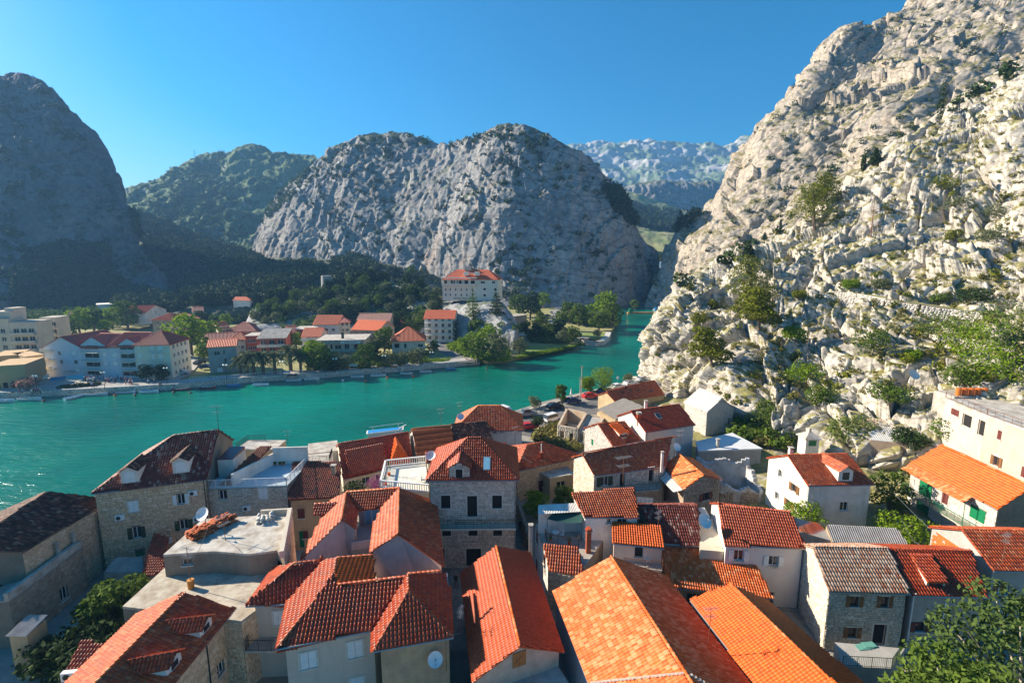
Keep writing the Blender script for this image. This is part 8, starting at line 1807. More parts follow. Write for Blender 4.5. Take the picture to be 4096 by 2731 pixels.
# ================================================================trees
def tree_proto(kind,lm,h,w,n,ls,seed,tf=.28,name='tree'):
 t=tree_at(name,'x',V((0,0,0)),h,w,lm,n=n,ls=ls,seed=seed,trunkf=tf,lobes=9);return t
TP={'mid':[tree_proto('mid',LF_MID,7,7,900,.38,s) for s in (61,62)],'bri':[tree_proto('bri',LF_BRI,7,7,900,.38,s) for s in (63,64)],'olv':[tree_proto('olv',LF_OLV,5,6,800,.30,s) for s in (65,66)],'drk':[tree_proto('drk',LF_DRK,7,7,900,.38,s) for s in (67,68)]}
def palm_proto():
 t=thing('palm_tree','x','palm tree',(0,0,0));b=MB();b.tube((0,0,-.3),(0,0,4.2),.42,.36,9);b.dome((0,0,4.4),.6,9,5);b.build('trunk',BARK,t);f=MB();r=random.Random(4)
 for i in range(46):
  a=i*2.4;el=r.uniform(-.35,1.25);L_=3.3;pts=[]
  for j in range(7):
   s=j/6;pts.append(V((math.cos(a)*L_*s*math.cos(el)*(1),math.sin(a)*L_*s*math.cos(el),4.6+L_*s*math.sin(el)*1.0 - 1.9*s*s)))
  for j in range(6):
   d=(pts[j+1]-pts[j]);sd_=d.cross(UP).normalized();w=.55*math.sin(math.pi*(.15+.8*j/6))
   for q in (-1,1):
    for kk in (0,.5):o=pts[j]+d*kk;f.face(o,o+d*.35,o+d*.7+sd_*q*w - UP*.22,o+d*.45+sd_*q*w*.9 - UP*.25)
 f.build('fronds',LF_OLV,t);return t
PALM=palm_proto()
for i,(q,s) in enumerate(((('F2',200,1110),1.35),(('F2',262,1118),1.4),(('F2',345,1110),1.35),(('F2',450,1108),1.35),(('F2',590,1085),1.6),(('F2',680,1085),1.15),(('F2',800,960),1.2),(('F2',140,1115),1.1))):
 put(PALM,px(*Q(*q),1.8),i*1.3,['second palm from the left in the dense riverside row','third palm from the left in the riverside row','middle palm of the riverside row','palm right of the row middle with drooping fronds','tallest palm at the right of the riverside row','small pale palm at the right end of the riverside row','lone palm left of the guest house with the banner','leftmost small palm of the riverside row'][i],s,'palms on the far promenade')
_pi={}
def ptree(kind,p,s,lb_,group,k=0,hs=1.):
 pr=TP[kind][k % 2];o=put(pr,p,k*1.7,lb_,s,group);return o
VT=[('bri',('F1',720,760),1.9,'large round light green tree behind the apartment roofs, left of the pair'),('mid',('F1',840,740),1.9,'round green tree between the two largest ones behind the apartments'),('mid',('F1',1150,720),2.2,'largest dark rounded tree behind the apartment roofs'),('bri',('F1',1010,700),1.7,'light green tree top left of the largest rounded tree'),('mid',('F1',620,790),1.3,'green tree behind the left apartment gable'),('bri',('F1',950,760),1.1,'small yellow green tree just above the apartment ridge'),('bri',('F1',1720,940),2.3,'tall bright green poplar like tree above the car park'),('bri',('F1',1890,830),1.5,'bright green tree right of the tall poplar'),('drk',('F1',1590,960),1.1,'dark round tree at the car park entrance'),('bri',('F1',1825,985),.9,'small yellow green tree by the grey gable house'),('drk',('F1',1800,690),1.3,'dark green tree above the villa'),('bri',('F1',2030,690),1.1,'bright green tree below the scree'),
 ('drk',('F1',250,1100),.8,'dark bush tree between the ochre houses'),('drk',('F1',1320,1175),.75,'flat topped dark tree before the cream apartment block, left'),('drk',('F1',1445,1170),.75,'flat topped dark tree before the cream apartment block, right'),
 ('bri',('F2',640,880),1.0,'yellow green tree between brick house and white balcony house'),('bri',('F2',800,1070),1.4,'bright green garden tree left of the guest house'),('mid',('F2',900,1090),1.3,'leafy green tree before the left corner of the guest house'),('mid',('F2',740,1060),1.1,'green tree beside the small pale palm'),('olv',('F2',1090,1070),1.0,'grey green shrub tree behind the garden sign'),('mid',('F2',1270,1060),1.2,'green tree at the right corner of the guest house'),('drk',('F2',1330,1000),1.1,'dark tree behind the garden wall'),('mid',('F2',1430,930),1.5,'rounded green tree left of the orange pyramid roof'),('olv',('F2',1470,1045),1.1,'olive tree above the orange bench'),('olv',('F2',1600,1035),1.0,'olive tree in the middle of the riverside grove'),('olv',('F2',1720,1020),1.2,'olive tree at the right of the riverside grove'),('mid',('F2',1870,930),.8,'small green tree behind the village road wall'),('bri',('F2',600,710),1.1,'yellow green tree above the brick house'),('drk',('F2',980,1090),.6,'clipped dark shrub on the promenade'),
 ('bri',('F3',350,930),1.0,'bright garden tree by the village road bend'),('mid',('F3',470,1000),1.3,'dark leafed tree at the quay end'),('olv',('F3',640,985),2.0,'huge rounded willow hanging over the water'),('bri',('F3',590,900),1.5,'yellow green tree behind the willow'),('olv',('F3',850,930),1.3,'pale feathery tree on the reed bank'),('bri',('F3',420,880),1.0,'light green tree in the roadside garden'),('bri',('F3',540,850),1.1,'bright tree behind the garden hut'),
 ('mid',('F3',840,600),2.1,'large green tree left of the gorge road'),('drk',('F3',940,630),2.4,'tall dark conifer like tree beside the gorge road'),('bri',('F3',1060,520),1.7,'yellow green tree at the gorge road bend'),('mid',('F3',1040,700),1.3,'green tree before the gorge road junction'),('mid',('F3',1000,740),1.0,'small green tree behind the pump house'),('olv',('F3',1280,545),1.3,'round pale tree right of the gorge road'),('mid',('F3',1290,660),1.8,'dark green tree group left end on the point'),('mid',('F3',1380,680),1.8,'rounded tree in the middle of the point'),('bri',('F3',1480,650),1.6,'yellow green tree above the lawn'),('bri',('F3',1620,650),2.7,'tall leaning green tree at the tip of the point'),('mid',('F3',1670,700),2.0,'green tree overhanging the water at the tip of the point'),('mid',('F3',1560,720),1.5,'low tree beside the lawn on the point'),('olv',('F3',1540,785),.8,'small bare stemmed tree on the lawn'),('drk',('F3',1000,810),1.1,'dark tree among the riverside gardens'),('mid',('F3',1120,800),1.1,'green tree among the riverside gardens'),('drk',('F3',1200,790),1.2,'dark spreading tree by the reed bank'),('olv',('F3',1230,840),1.2,'pale bush tree at the reed bank end'),('mid',('F3',1330,820),1.0,'green bush by the boat hut'),('mid',('F3',1880,535),1.1,'small green tree under the cliff at the far shore hut'),('mid',('F3',900,760),1.0,'green tree next to the pump house'),('mid',('F3',1200,720),1.3,'green tree at the road junction')]
for k,(kd,q,s,lb_) in enumerate(VT):ptree(kd,px(*Q(*q),1.7),s,lb_,'trees on the far bank',k)
bush_at('oleander','pink flowering oleander at the left of the promenade',px(*Q('F1',240,1260),1.9),7.5,4.2,OLEA,900,.25,2)
# conifers and cypress protos
def cone_tree(name,label,p,h,w,lm,seed,n=1500,layers=9,ls=.3):
 r=random.Random(seed);t=thing(name,label,'tree',p);p=V(p);b=MB();b.tube(p - UP*.5,p+UP*h,w*.05,.03,6);L_=[]
 for i in range(layers):
  s=i/(layers-1);rad=w*.5*(1-s)**.8+.15
  for k in range(4):a=1.57*k+i*.8;L_.append(((p.x+math.cos(a)*rad*.55,p.y+math.sin(a)*rad*.55,p.z+h*(.12+.86*s)),(rad*.6,rad*.6,h/layers*.42)))
 b.build('trunk',BARK,t);obj('crown',crown_mesh('crown',L_,ls,n,seed),lm,t);return t
def cypress(label,p,h,w,seed):
 t=thing('cypress_tree',label,'tree',p);p=V(p);b=MB();b.tube(p - UP*.5,p+UP*h*.5,w*.1,.05,6);b.build('trunk',BARK,t)
 L_=[((p.x,p.y,p.z+h*(.08+.84*i/7)),(w*.5*math.sin(math.pi*(.2+.75*i/8)),w*.5*math.sin(math.pi*(.2+.75*i/8)),h*.1)) for i in range(8)];obj('crown',crown_mesh('crown',L_,.28,700,seed),LF_DRK,t)
def spot(q,fb=None):
 p,n_=hit(*Q(*q));return p if p is not None else px(*Q(*q),fb or 20)
cypress('tall cypress high on the right slope',spot(('U',1790,712)),16,2.6,1)
for q,h,lb_ in ((('U',1355,980),6,'small cypress beside the dark spruce on the ridge'),(('U',885,1310),7,'slim cypress below the pines, right one'),(('U',945,1250),5,'slim cypress touching the flat topped pines')):cypress(lb_,spot(q),h,1.8,int(q[1]))
for q,h,w,lb_ in ((('U',1425,940),6,4,'dark spruce on the ridge line of the right slope'),(('U',795,1370),5.5,4,'dark spruce on the lower ridge, right of the lone fir'),(('U',700,1475),6.5,4,'lone dark fir on the lower ridge above the spreading pine'),(('U',570,1505),2,2,'tiny dark fir on the lower ridge'),(('U',1120,1130),8,4,'dark fir rising behind the flat topped pines'),(('F1',410,600),10,6,'dark conifer behind the prefab towers')):cone_tree('fir_tree',lb_,spot(q),h,w,LF_DRK,int(h*7))
cypress('narrow cypress behind the round trees of the village',px(*Q('F1',600,660),3),12,3.4,9)
cone_tree('cone_tree','conical pine on the rock below the hotel',spot(('F3',430,620),10),15,8,LF_MID,77)
cone_tree('cone_tree','dark conifer growing at the foot of the hotel',spot(('F3',640,590),10),13,7,LF_DRK,78)
def pine(label,p,h,w,seed,lean=0.):
 r=random.Random(seed);t=thing('pine_tree',label,'tree',p);p=V(p);b=MB();top=p+V((lean*h,0,h*.8));b.tube(p - UP*.8,top,w*.04,w*.015,7);L_=[]
 for i in range(10):
  s=.3+.7*i/9;a=i*2.4;c=p+(top-p)*s*1.1+V((math.cos(a)*w*.3,math.sin(a)*w*.3,0))*(1.25-s);sz=w*.34*(1.2-.45*s);L_.append((tuple(c),(sz,sz,sz*.42)));b.tube(p+(top-p)*(s-.12),c,w*.015,.02,4,False)
 b.build('trunk',BARK,t);obj('crown',crown_mesh('crown',L_,.26,4200,seed),LF_PIN,t)
pine('broad flat topped pine on the edge of the right cliff',spot(('U',1080,1300)),15,15,1,-.1);pine('second pine right of the flat topped pine with dense crown',spot(('U',1130,1180)),12,11,2)
pine('large spreading pine leaning down the rock face in the middle of the slope',spot(('T',760,480)),15,13,3,-.15);pine('lower part pine hanging below the large spreading pine',spot(('T',790,620)),10,8,4,-.05);pine('leaning pine on the lower left of the rock face',spot(('T',520,830)),9,8.5,5,-.25);pine('pine crown directly under the spreading pine',spot(('T',740,560)),9,9,6)
RB=[(('T',1330,385),3.5,5,LF_BRI,'bright bush above the end of the stone path wall'),(('T',1450,770),6,9,LF_MID,'big round olive green bush in the middle of the slope'),(('T',1000,680),4,6,LF_BRI,'bright green bush in the rock cleft'),(('T',1050,940),5,9,LF_BRI,'vivid green bush above the white hut'),(('T',1150,1080),5,7,LF_MID,'small tree on the boulder by the white hut'),(('T',790,1230),7,9,LF_MID,'dense green bush beside the old stone house'),(('T',860,1130),4,8,LF_MID,'dark green bush above the old stone house'),(('T',1320,1300),7,9,LF_MID,'feathery tree left of the corrugated shack'),(('T',1550,1040),4,9,LF_MID,'dense green bush band above the shack'),(('T',1660,1290),3,6,LF_DRK,'dark bush below the corrugated shack'),(('T',1930,1300),5,7,LF_MID,'leafy bush beside the concrete house'),
  (('T',1900,660),6,13,LF_MID,'wide green thicket on the right slope below the path'),(('T',2050,780),8,13,LF_BRI,'bright thicket on the right slope, lower part'),(('T',2220,700),9,14,LF_MID,'tall green thicket at the right edge'),(('T',2180,930),7,13,LF_BRI,'green thicket above the orange barrels'),(('T',2320,860),8,10,LF_DRK,'dark thicket at the right edge of the slope'),(('T',2000,960),5,8,LF_MID,'low green bush left of the barrels thicket'),(('T',2050,460),4,8,LF_DRK,'dark bush above the stone path'),(('T',1850,460),3,6,LF_MID,'green bush on the edge of the stone path'),(('T',1690,800),3,4,LF_BRI,'small bright bush on pale rocks'),(('T',430,590),4,6,LF_PIN,'round green bush on the left rock face'),(('T',520,490),3,4,LF_PIN,'small green bush near the cliff edge'),(('T',1030,440),3,5,LF_PIN,'bush right of the spreading pine'),(('T',1500,370),3,5,LF_OLV,'grey bush above the stone path wall'),(('U',1810,1080),5,9,LF_PIN,'yellow green bush among the upper boulders'),(('U',2130,1250),5,10,LF_OLV,'pale bush on the upper right boulders'),(('U',1900,1190),4,8,LF_OLV,'grey green bush on the upper boulders'),(('U',1870,1380),4,5,LF_PIN,'bright bush in the boulder field'),(('U',2080,1370),4,9,LF_OLV,'low bush field right of the boulders')]
for k,(q,h,w,lm,lb_) in enumerate(RB):bush_at('slope_bush',lb_,spot(q) - UP*.5,w,h,lm,1500,.2,k)
t=thing('dead_tree','bare reddish dead pine on the rocks right of the flat topped pine','tree',spot(('U',1400,1350)));p=spot(('U',1400,1350));b=MB();b.tube(p - UP,p+UP*11,.2,.04)
for k in range(70):a=k*2.4;z=1+9*k/70;e=p+V((math.cos(a)*(3.2 - z*.25),math.sin(a)*(3.2-z*.25),z+.4));b.tube(p+UP*z,e,.05,.012,4,False);b.tube(p*.4+e*.6+UP*z*.4 ,e+V((.4,.2,-.3)),.02,.01,3,False)
b.build('branches',plain('dead reddish wood',(.22,.11,.07),.9),t)
# retaining wall of the path
pw=[spot(('T',x,y)) for x,y in ((1245,400),(1400,420),(1560,450),(1750,480),(1950,510),(2150,535),(2300,548))]
t=thing('path_retaining_wall','long dry stone retaining wall carrying the path across the right slope','wall',pw[0]);A_=[];w=MB();r=random.Random(8)
for k,(a,c) in enumerate(zip(pw[:-1],pw[1:])):
 d=(c-a);L_=V((d.x,d.y,0)).length;dh=V((d.x,d.y,0)).normalized();n=V((dh.y,-dh.x,0));hh=(6.5,8,7.5,5,3.5,2.5)[k]
 if n.y>0:n=-n
 o0=n*3.2;w.hexa([a+o0 - UP*hh - n*2.5,c+o0 - UP*hh - n*2.5,c+o0 - UP*hh,a+o0 - UP*hh],[a+o0*.4 - n*2.5+UP*.5,c+o0*.4 - n*2.5+UP*.5,c+o0*.4+UP*.5,a+o0*.4+UP*.5])
 for z in np.arange(0,hh,.42):
  s=r.uniform(0,.4)
  while s<L_:
   wd_=r.uniform(.4,.9);f=s/L_;tt=z/hh;p=a+d*f+o0*(1 - .6*tt) - UP*(hh*(1-tt))+UP*.5*tt;M=np.eye(4);M[:3,0]=np.array(dh)*wd_*.95;M[:3,1]=(0,0,r.uniform(.34,.46));M[:3,2]=np.array(n)*r.uniform(.12,.3);M[:3,3]=p;A_.append(M);s += wd_
W_=w.build('wall',MORTAR,t);pieces('stone',['stone0','stone1','stone2','stone3'],A_,ST_L,W_,300,.6)
b=MB()
for a,c in zip(pw[:-1],pw[1:]):
 d=(c-a);n=V((d.y,-d.x,0)).normalized();n=-n if n.y<0 else n;b.face(a+UP*.55 - n*.9,c+UP*.55 - n*.9,c+UP*.6+n*2.2,a+UP*.6+n*2.2)
b.build('slope_path',DRYG,kind='structure')
# ================================================================scattered shrubs and forest,joined
for k in range(5):
 v,q=leafblob([((0,0,.45),(.5,.5,.42)),((.22,.1,.35),(.35,.3,.3)),((-.2,-.15,.3),(.3,.35,.3))],.17,46,np.random.default_rng(100+k));TPL['blob%d' % k]=(v,q)
 v,q=leafblob([((0,0,.4),(.42,.42,.34)),((0,0,.72),(.3,.3,.26)),((.18,.1,.5),(.25,.25,.25)),((-.15,.12,.3),(.3,.3,.25))],.13,70,np.random.default_rng(200+k));TPL['canopy%d' % k]=(v,q)
def scatter(name,regs,n,smin,smax,m,tpl='blob',tree=None,dens=None,seed=0,zs=1.,minz=-99,power=1.6,nz=None):
 rg=np.random.default_rng(seed);A_=[];W_=np.array([abs((max(x[0] for x in r)-min(x[0] for x in r))*(max(x[1] for x in r)-min(x[1] for x in r))) for r in regs],float);W_ /= W_.sum()
 for ri,r in enumerate(regs):
  k=int(n*W_[ri]*2.2);x0,x1=min(x[0] for x in r),max(x[0] for x in r);y0,y1=min(x[1] for x in r),max(x[1] for x in r)
  G=np.stack([rg.uniform(x0,x1,k),rg.uniform(y0,y1,k)],1);G=G[inpoly(G,r)]
  for u,v_ in G:
   p,nn=hit(u,v_,tree)
   if p is None or p.z<minz:continue
   if dens is not None and vnoise(np.array([[p.x/dens,p.y/dens,p.z/dens]]),77)[0]<rg.uniform(-.5,.5):continue
   if nz is not None and abs(nn.z)<nz*rg.uniform(0,1):continue
   s=smin+(smax-smin)*rg.uniform()**power;a=rg.uniform(0,6.28);M=np.eye(4);c_,s_=math.cos(a)*s,math.sin(a)*s;M[:3,0]=(c_,s_,0);M[:3,1]=(-s_,c_,0);M[:3,2]=(0,0,s*zs);M[:3,3]=(p.x,p.y,p.z - .15*s);A_.append(M)
 o=pieces(name,[tpl+str(k) for k in range(5)],A_,m,None,0,rest=name)
 return o
SC_R=[[(2560,1200),(2640,1000),(2830,800),(2960,590),(3080,380),(3200,240),(3400,60),(3560,-10),(4100,-10),(4100,290),(3760,500),(3400,720),(3120,940),(2880,1070),(2640,1260)]]
SC_F=[[(2600,1500),(2640,1280),(2880,1080),(3120,940),(3400,720),(3760,500),(4096,290),(4096,1500),(3700,1560),(3350,1640),(3000,1640),(2700,1570)]]
scatter('mountain_shrubs',SC_R,1500,1.2,6.,LF_DRK,dens=38.,seed=1,power=2.4,nz=.9);scatter('mountain_scrub',SC_R,1500,1.,4.,LF_DRY,dens=20.,seed=2,nz=.9)
scatter('gully_shade_shrubs',[[(2860,1060),(3000,960),(3100,920),(3110,955),(2990,1000),(2880,1080)],[(3250,850),(3400,690),(3600,560),(3760,470),(3900,380),(3910,350),(3750,430),(3560,540),(3380,660),(3230,800)]],200,1.5,5.,LF_DRK,seed=21,power=1.2)  # dark gully growth, added also to stand for the shadow behind the ridge
scatter('slope_shrubs',SC_F,620,.6,2.6,LF_PIN,dens=14.,seed=3,nz=.8,power=2.5);scatter('slope_scrub',SC_F,2600,.5,1.8,LF_DRY,dens=9.,seed=4,nz=.8)
scatter('gorge_shrubs',[[(1200,1060),(1230,720),(1480,560),(2180,560),(2420,740),(2560,950),(2620,1050),(2560,1200),(2000,1210),(1700,1120)]],1700,2.,8.,LF_DRK,dens=45.,seed=5,power=2.4,nz=.9)
scatter('rim_shrubs',[[(1180,735),(1330,600),(1480,548),(1640,542),(1850,545),(2010,512),(2190,550),(2190,585),(2020,560),(1850,585),(1640,580),(1480,590),(1330,650),(1200,770)]],420,3.,9.,LF_RIM,seed=6,zs=.8)
scatter('hill_shrubs',[[(500,800),(700,650),(980,590),(1260,640),(1200,760),(1050,900),(900,980),(600,880)]],1700,3.,9.,LF_RIM,dens=60.,seed=7)
scatter('left_mountain_shrubs',[[(0,300),(150,300),(300,500),(430,640),(500,820),(620,1060),(740,1190),(0,1240)]],700,2.5,11.,LF_DRK,dens=60.,seed=8,power=2.6,nz=.9)
FR=[[(60,1235),(60,1100),(150,1020),(260,985),(330,1010),(430,1000),(440,1100),(520,1160),(500,1225)],[(520,860),(600,862),(700,908),(842,964),(1017,1020),(1100,1060),(1150,1130),(1130,1215),(760,1225),(640,1080),(560,980)],[(1100,1060),(1250,1060),(1330,1100),(1180,1150)],[(1330,1060),(1420,1020),(1520,1080),(1480,1140),(1330,1150)],[(450,1160),(600,1180),(760,1220),(700,1250),(300,1250)]]
scatter('valley_forest',FR,3600,5.,10.,LF_FOR,'canopy',seed=9,zs=1.1,power=1.)
scatter('talus_shrubs',[[(1020,1060),(1500,1060),(1900,1120),(2000,1200),(1700,1200),(1200,1200)]],500,1.5,7.,LF_DRK,dens=40.,seed=10,power=2.)
scatter('far_forest',[[(2420,760),(2560,830),(2700,850),(2790,880),(2700,935),(2520,900),(2480,850)]],800,9.,18.,LF_FOR,'canopy',seed=12)
scatter('point_undergrowth',[[(2080,1290),(2200,1290),(2300,1340),(2240,1370),(2120,1370),(2060,1330)]],0,2,4,LF_MID,seed=13)
# bank gardens:undergrowth on flat ground
def flat_scatter(name,poly,n,z,smin,smax,m,seed=0,tpl='blob'):
 rg=np.random.default_rng(seed);P2=[px(*Q(*q),z) for q in poly];P2=[(p.x,p.y) for p in P2];x0,x1=min(p[0] for p in P2),max(p[0] for p in P2);y0,y1=min(p[1] for p in P2),max(p[1] for p in P2)
 G=np.stack([rg.uniform(x0,x1,n*4),rg.uniform(y0,y1,n*4)],1);G=G[inpoly(G,P2)][:n];A_=[]
 for x,y in G:s=rg.uniform(smin,smax);M=np.diag([s,s,s*.9,1.]);M[:3,3]=(x,y,z-.1);A_.append(M)
 pieces(name,[tpl+str(k) for k in range(5)],A_,m,None,0,rest=name)
flat_scatter('garden_shrubs',[('F3',940,830),('F3',1300,850),('F3',1330,740),('F3',1100,700),('F3',920,760)],260,1.6,1.2,4.,LF_MID,1)
flat_scatter('bank_reeds',[('F3',800,975),('F3',1000,945),('F3',1250,895),('F3',1430,840),('F3',1240,880),('F3',900,935)],500,1.2,.8,1.8,LF_BRI,2)
flat_scatter('roadside_shrubs',[('F3',200,880),('F3',420,990),('F3',760,1000),('F3',720,860),('F3',420,840),('F3',300,830)],260,1.6,1.5,4.,LF_BRI,3)
flat_scatter('point_shrubs',[('F3',1230,640),('F3',1540,700),('F3',1720,690),('F3',1700,600),('F3',1540,620),('F3',1240,560)],220,1.5,1.5,4.5,LF_MID,4)
flat_scatter('village_shrubs',[('F2',720,1090),('F2',1400,1060),('F2',1800,1010),('F2',1800,930),('F2',1300,960),('F2',700,1000)],260,1.7,1.,3.,LF_MID,5)
flat_scatter('promenade_hedges',[('F1',500,1245),('F1',900,1215),('F1',900,1195),('F1',520,1225)],60,1.9,.8,1.5,LF_DRK,6)
flat_scatter('village_edge_shrubs',[('F1',-100,700),('F1',2294,640),('F2',1900,760),('F2',1700,640),('F1',1500,560),('F1',-100,600)],900,3.0,3.,7.,LF_MID,7,'canopy')
flat_scatter('vegetable_rows',[('F2',1740,1025),('F2',2000,1000),('F2',2040,970),('F2',1780,985)],120,1.7,.7,1.2,LF_BRI,8)
flat_scatter('far_shore_shrubs',[('F3',1320,480),('F3',1640,470),('F3',1930,455),('F3',1930,430),('F3',1330,450)],260,1.4,3.,8.,LF_DRK,9,'canopy')
# trees of the knoll,each a thing
rg=np.random.default_rng(5);KL={'olv':'rounded grey green tree on the rocky knoll behind the village','mid':'rounded mid green tree on the rocky knoll behind the village','drk':'dark rounded tree on the rocky knoll behind the village'}
KP=[(1010,1285),(1030,1240),(1150,1185),(1290,1160),(1440,1120),(1600,1120),(1760,1170),(1765,1270),(1700,1330),(1500,1330),(1350,1290),(1200,1250),(1090,1300)]
c=0
while c<150:
 u,v_=rg.uniform(1000,1780),rg.uniform(1110,1335)
 if not inpoly(np.array([[u,v_]]),KP)[0]:continue
 p,nn=hit(u,v_)
 if p is None or p.y>330:continue
 kd=('olv','mid','olv','drk')[rg.integers(4)];put(TP[kd][c % 2],p - UP*1.,rg.uniform(0,6),KL[kd],float(rg.uniform(.65,1.25)),'trees on the rocky knoll');c += 1
for q,s,kd in ((('F2',1500,250),1.6,'drk'),(('F2',1560,245),1.3,'drk'),(('F2',1670,250),1.5,'mid'),(('F2',1750,255),1.6,'olv')):put(TP[kd][0],spot(q) - UP,0,KL[kd],s,'trees on the rocky knoll')
scatter('knoll_shrubs',[[(1000,1320),(1010,1240),(1150,1180),(1290,1150),(1440,1115),(1600,1115),(1770,1180),(1790,1340),(1500,1345)],[(1900,1240),(2060,1280),(2080,1320),(1880,1330)]],700,1.5,5.,LF_MID,seed=31,dens=20.)
# masts
for q,h,lb_ in ((('F1',1130,0),0,None),(('S',782,650),22,'thin lattice mast on the skyline of the scrub hill'),(('S',1155,1086),24,'grey lattice pylon on the talus below the gorge cliff')):
 if not lb_:continue
 p=spot(q,60);t=thing('lattice_mast',lb_,'mast',p);b=MB();w_=1.6
 for sx in (-1,1):
  for sy in (-1,1):b.tube(p+V((sx*w_,sy*w_,-2)),p+V((sx*.2,sy*.2,h)),.12,.08,4)
 for k in range(9):z=h*k/9;s=w_*(1 - k/9)+.2;b.tube(p+V((-s,-s,z)),p+V((s,-s,z+h/9)),.07,None,4);b.tube(p+V((-s,s,z)),p+V((s,s,z)),.07,None,4)
 b.tube(p+V((-2.5,0,h*.85)),p+V((2.5,0,h*.85)),.1,None,4);b.build('lattice',METAL,t)
# huts across the river under the right cliff
p=px(*Q('F3',1990,570),0);t=thing('boat_landing','small landing stage with blue and green huts under the right cliff across the river','hut',p);b=MB();b.bx(p.x-14,p.x+14,p.y,p.y+4,-1,.9);b.build('deck',WOOD,t);b=MB();b.bx(p.x+6,p.x+12,p.y+.5,p.y+3.5,.9,4.2);b.build('blue_hut',BL,t);b=MB();b.bx(p.x-13,p.x-10.5,p.y+.5,p.y+3,.9,3.6);b.build('green_hut',GREENP,t)
# overhead wires
for a,c,lb_ in ((('R4',1320,60),('R4',2352,830),'overhead cable sagging above the rubble stone house'),(('R4',1370,250),('R4',1600,480),'cable below the green shutter balcony')):
 p,q=px(*Q(*a),11.5),px(*Q(*c),9.8);b=MB();pts=[p+(q-p)*(k/10) - UP*1.*math.sin(math.pi*k/10) for k in range(11)];b.path(pts,.02,4);o=b.build('overhead_cable',METAL);tag(o,lb_,'cable')
# ================================================================lanes,yards and rooftop clutter
A=[]
def pave(poly,z,w0=.5,w1=1.0,h=.46,n=160,seed=1,parent='old_town_ground'):
 rg_=random.Random(seed);xs=[p[0] for p in poly];ys=[p[1] for p in poly];y=min(ys);B=[]
 while y<max(ys):
  x=min(xs)+rg_.uniform(-.5,0)
  while x<max(xs):
   w=rg_.uniform(w0,w1)
   if inpoly(np.array([[x+w/2,y+h/2]]),poly)[0]:M=np.eye(4);M[:3,0]=(w - .04,0,0);M[:3,1]=(0,h - .04,0);M[:3,2]=(0,0,.03);M[:3,3]=(x+w/2,y+h/2,z);B.append(M)
   x += w
  y += h
 pieces('paving_slab',['slab'],B,bpy.data.materials['worn lane slabs'],bpy.data.objects[parent],n,.6)
pave([(14,30),(46,24),(48,46),(27,48),(24,40)],4.02+.35,n=40,seed=2,parent='sloping_ground')
SB=MB();
for k in range(7):p=V((29.6,33.2,0))+V((.42*k,-.28*k,0));SB.box(p+UP*(6.1 - .3*k),V((.83,-.55,0)),V((.55,.83,0)),UP,.24,.8,.15)
o=SB.build('stone_steps',GREYC);tag(o,'short flight of grey steps between the rubble stone house terrace and the plane tree','steps')
cs=[(('R3',645,540),3.2,.38,CONC,'tall pale chimney with slatted cap on the white lane house wall'),(('R7',965,265),1.2,.5,WPL,'white chimney behind the skylight house ridge'),(('R8',278,345),.2,.5,WPL,'white chimney at the left end of the white dormer house roof'),(('R7',1095,710),1.5,.3,WPL,'white pipe chimney between the long stone house and the small stone house'),(('R5',2070,775),.7,.5,OCHRE,'squat stone chimney on the upper right corner of the old ochre house roof'),(('R7',1570,1072),.4,.3,CONC,'small vent by the low wall right of the small stone house')]
for q,h,w,m,lb_ in cs:
 z={0:9.5}.get(0);p=px(*Q(*q),{'R3':8.6,'R7':12.,'R8':13.,'R5':12.2}[q[0]]);t=thing('chimney',lb_,'chimney',p);b=MB();b.bx(p.x-w/2,p.x+w/2,p.y-w/2,p.y+w/2,p.z - 1.2,p.z+h);b.build('stack',m,t);b=MB()
 for sx in (-1,1):b.bx(p.x+sx*w*.4 - .04,p.x+sx*w*.4+.04,p.y - w*.45,p.y+w*.45,p.z+h,p.z+h+.25)
 b.bx(p.x - w*.7,p.x+w*.7,p.y - w*.7,p.y+w*.7,p.z+h+.25,p.z+h+.33);b.build('cap',CONC,t)
for q,z,s,rz,lb_ in ((('R4',330,800),6.5,1.3,80,'aerial standing in front of the white shuttered house wall'),(('R3',2070,1220),10.,1.1,10,'thin pole with lamp on the right slope of the large mottled roof'),(('R7',1235,590),13.,1.1,20,'small aerial above the dish of the small stone house'),(('R7',790,600),12.5,1.0,35,'second aerial in front of the long stone house ridge'),(('R4',640,230),9.,1.,60,'white aerial by the vine tree in front of the white dormer house'),(('R2',1890,1170),9.5,.9,80,'aerial sticking out over the lane beside the pyramid roof'),(('R4',2180,590),13.5,1.,30,'aerial on the bright ribbed roof at the right edge')):
 put(ANT,px(*Q(*q),z),R(rz),lb_,s)
for q,z,w,h,lm,lb_ in ((('R6',712,800),11.62,.5,1.7,LF_MID,'clipped double ball topiary in a terracotta pot on the cream terrace'),(('R6',685,880),11.62,.5,1.0,LF_MID,'small clipped topiary at the near corner of the cream terrace'),(('R7',205,1325),9.4,.3,.5,LF_MID,'potted plant in the left corner of the awning terrace'),(('R7',355,1350),9.4,.45,.5,LF_MID,'blue bowl planter at the front railing of the awning terrace')):
 pot('potted_plant',lb_,px(*Q(*q),z),w*.45,lm,h)
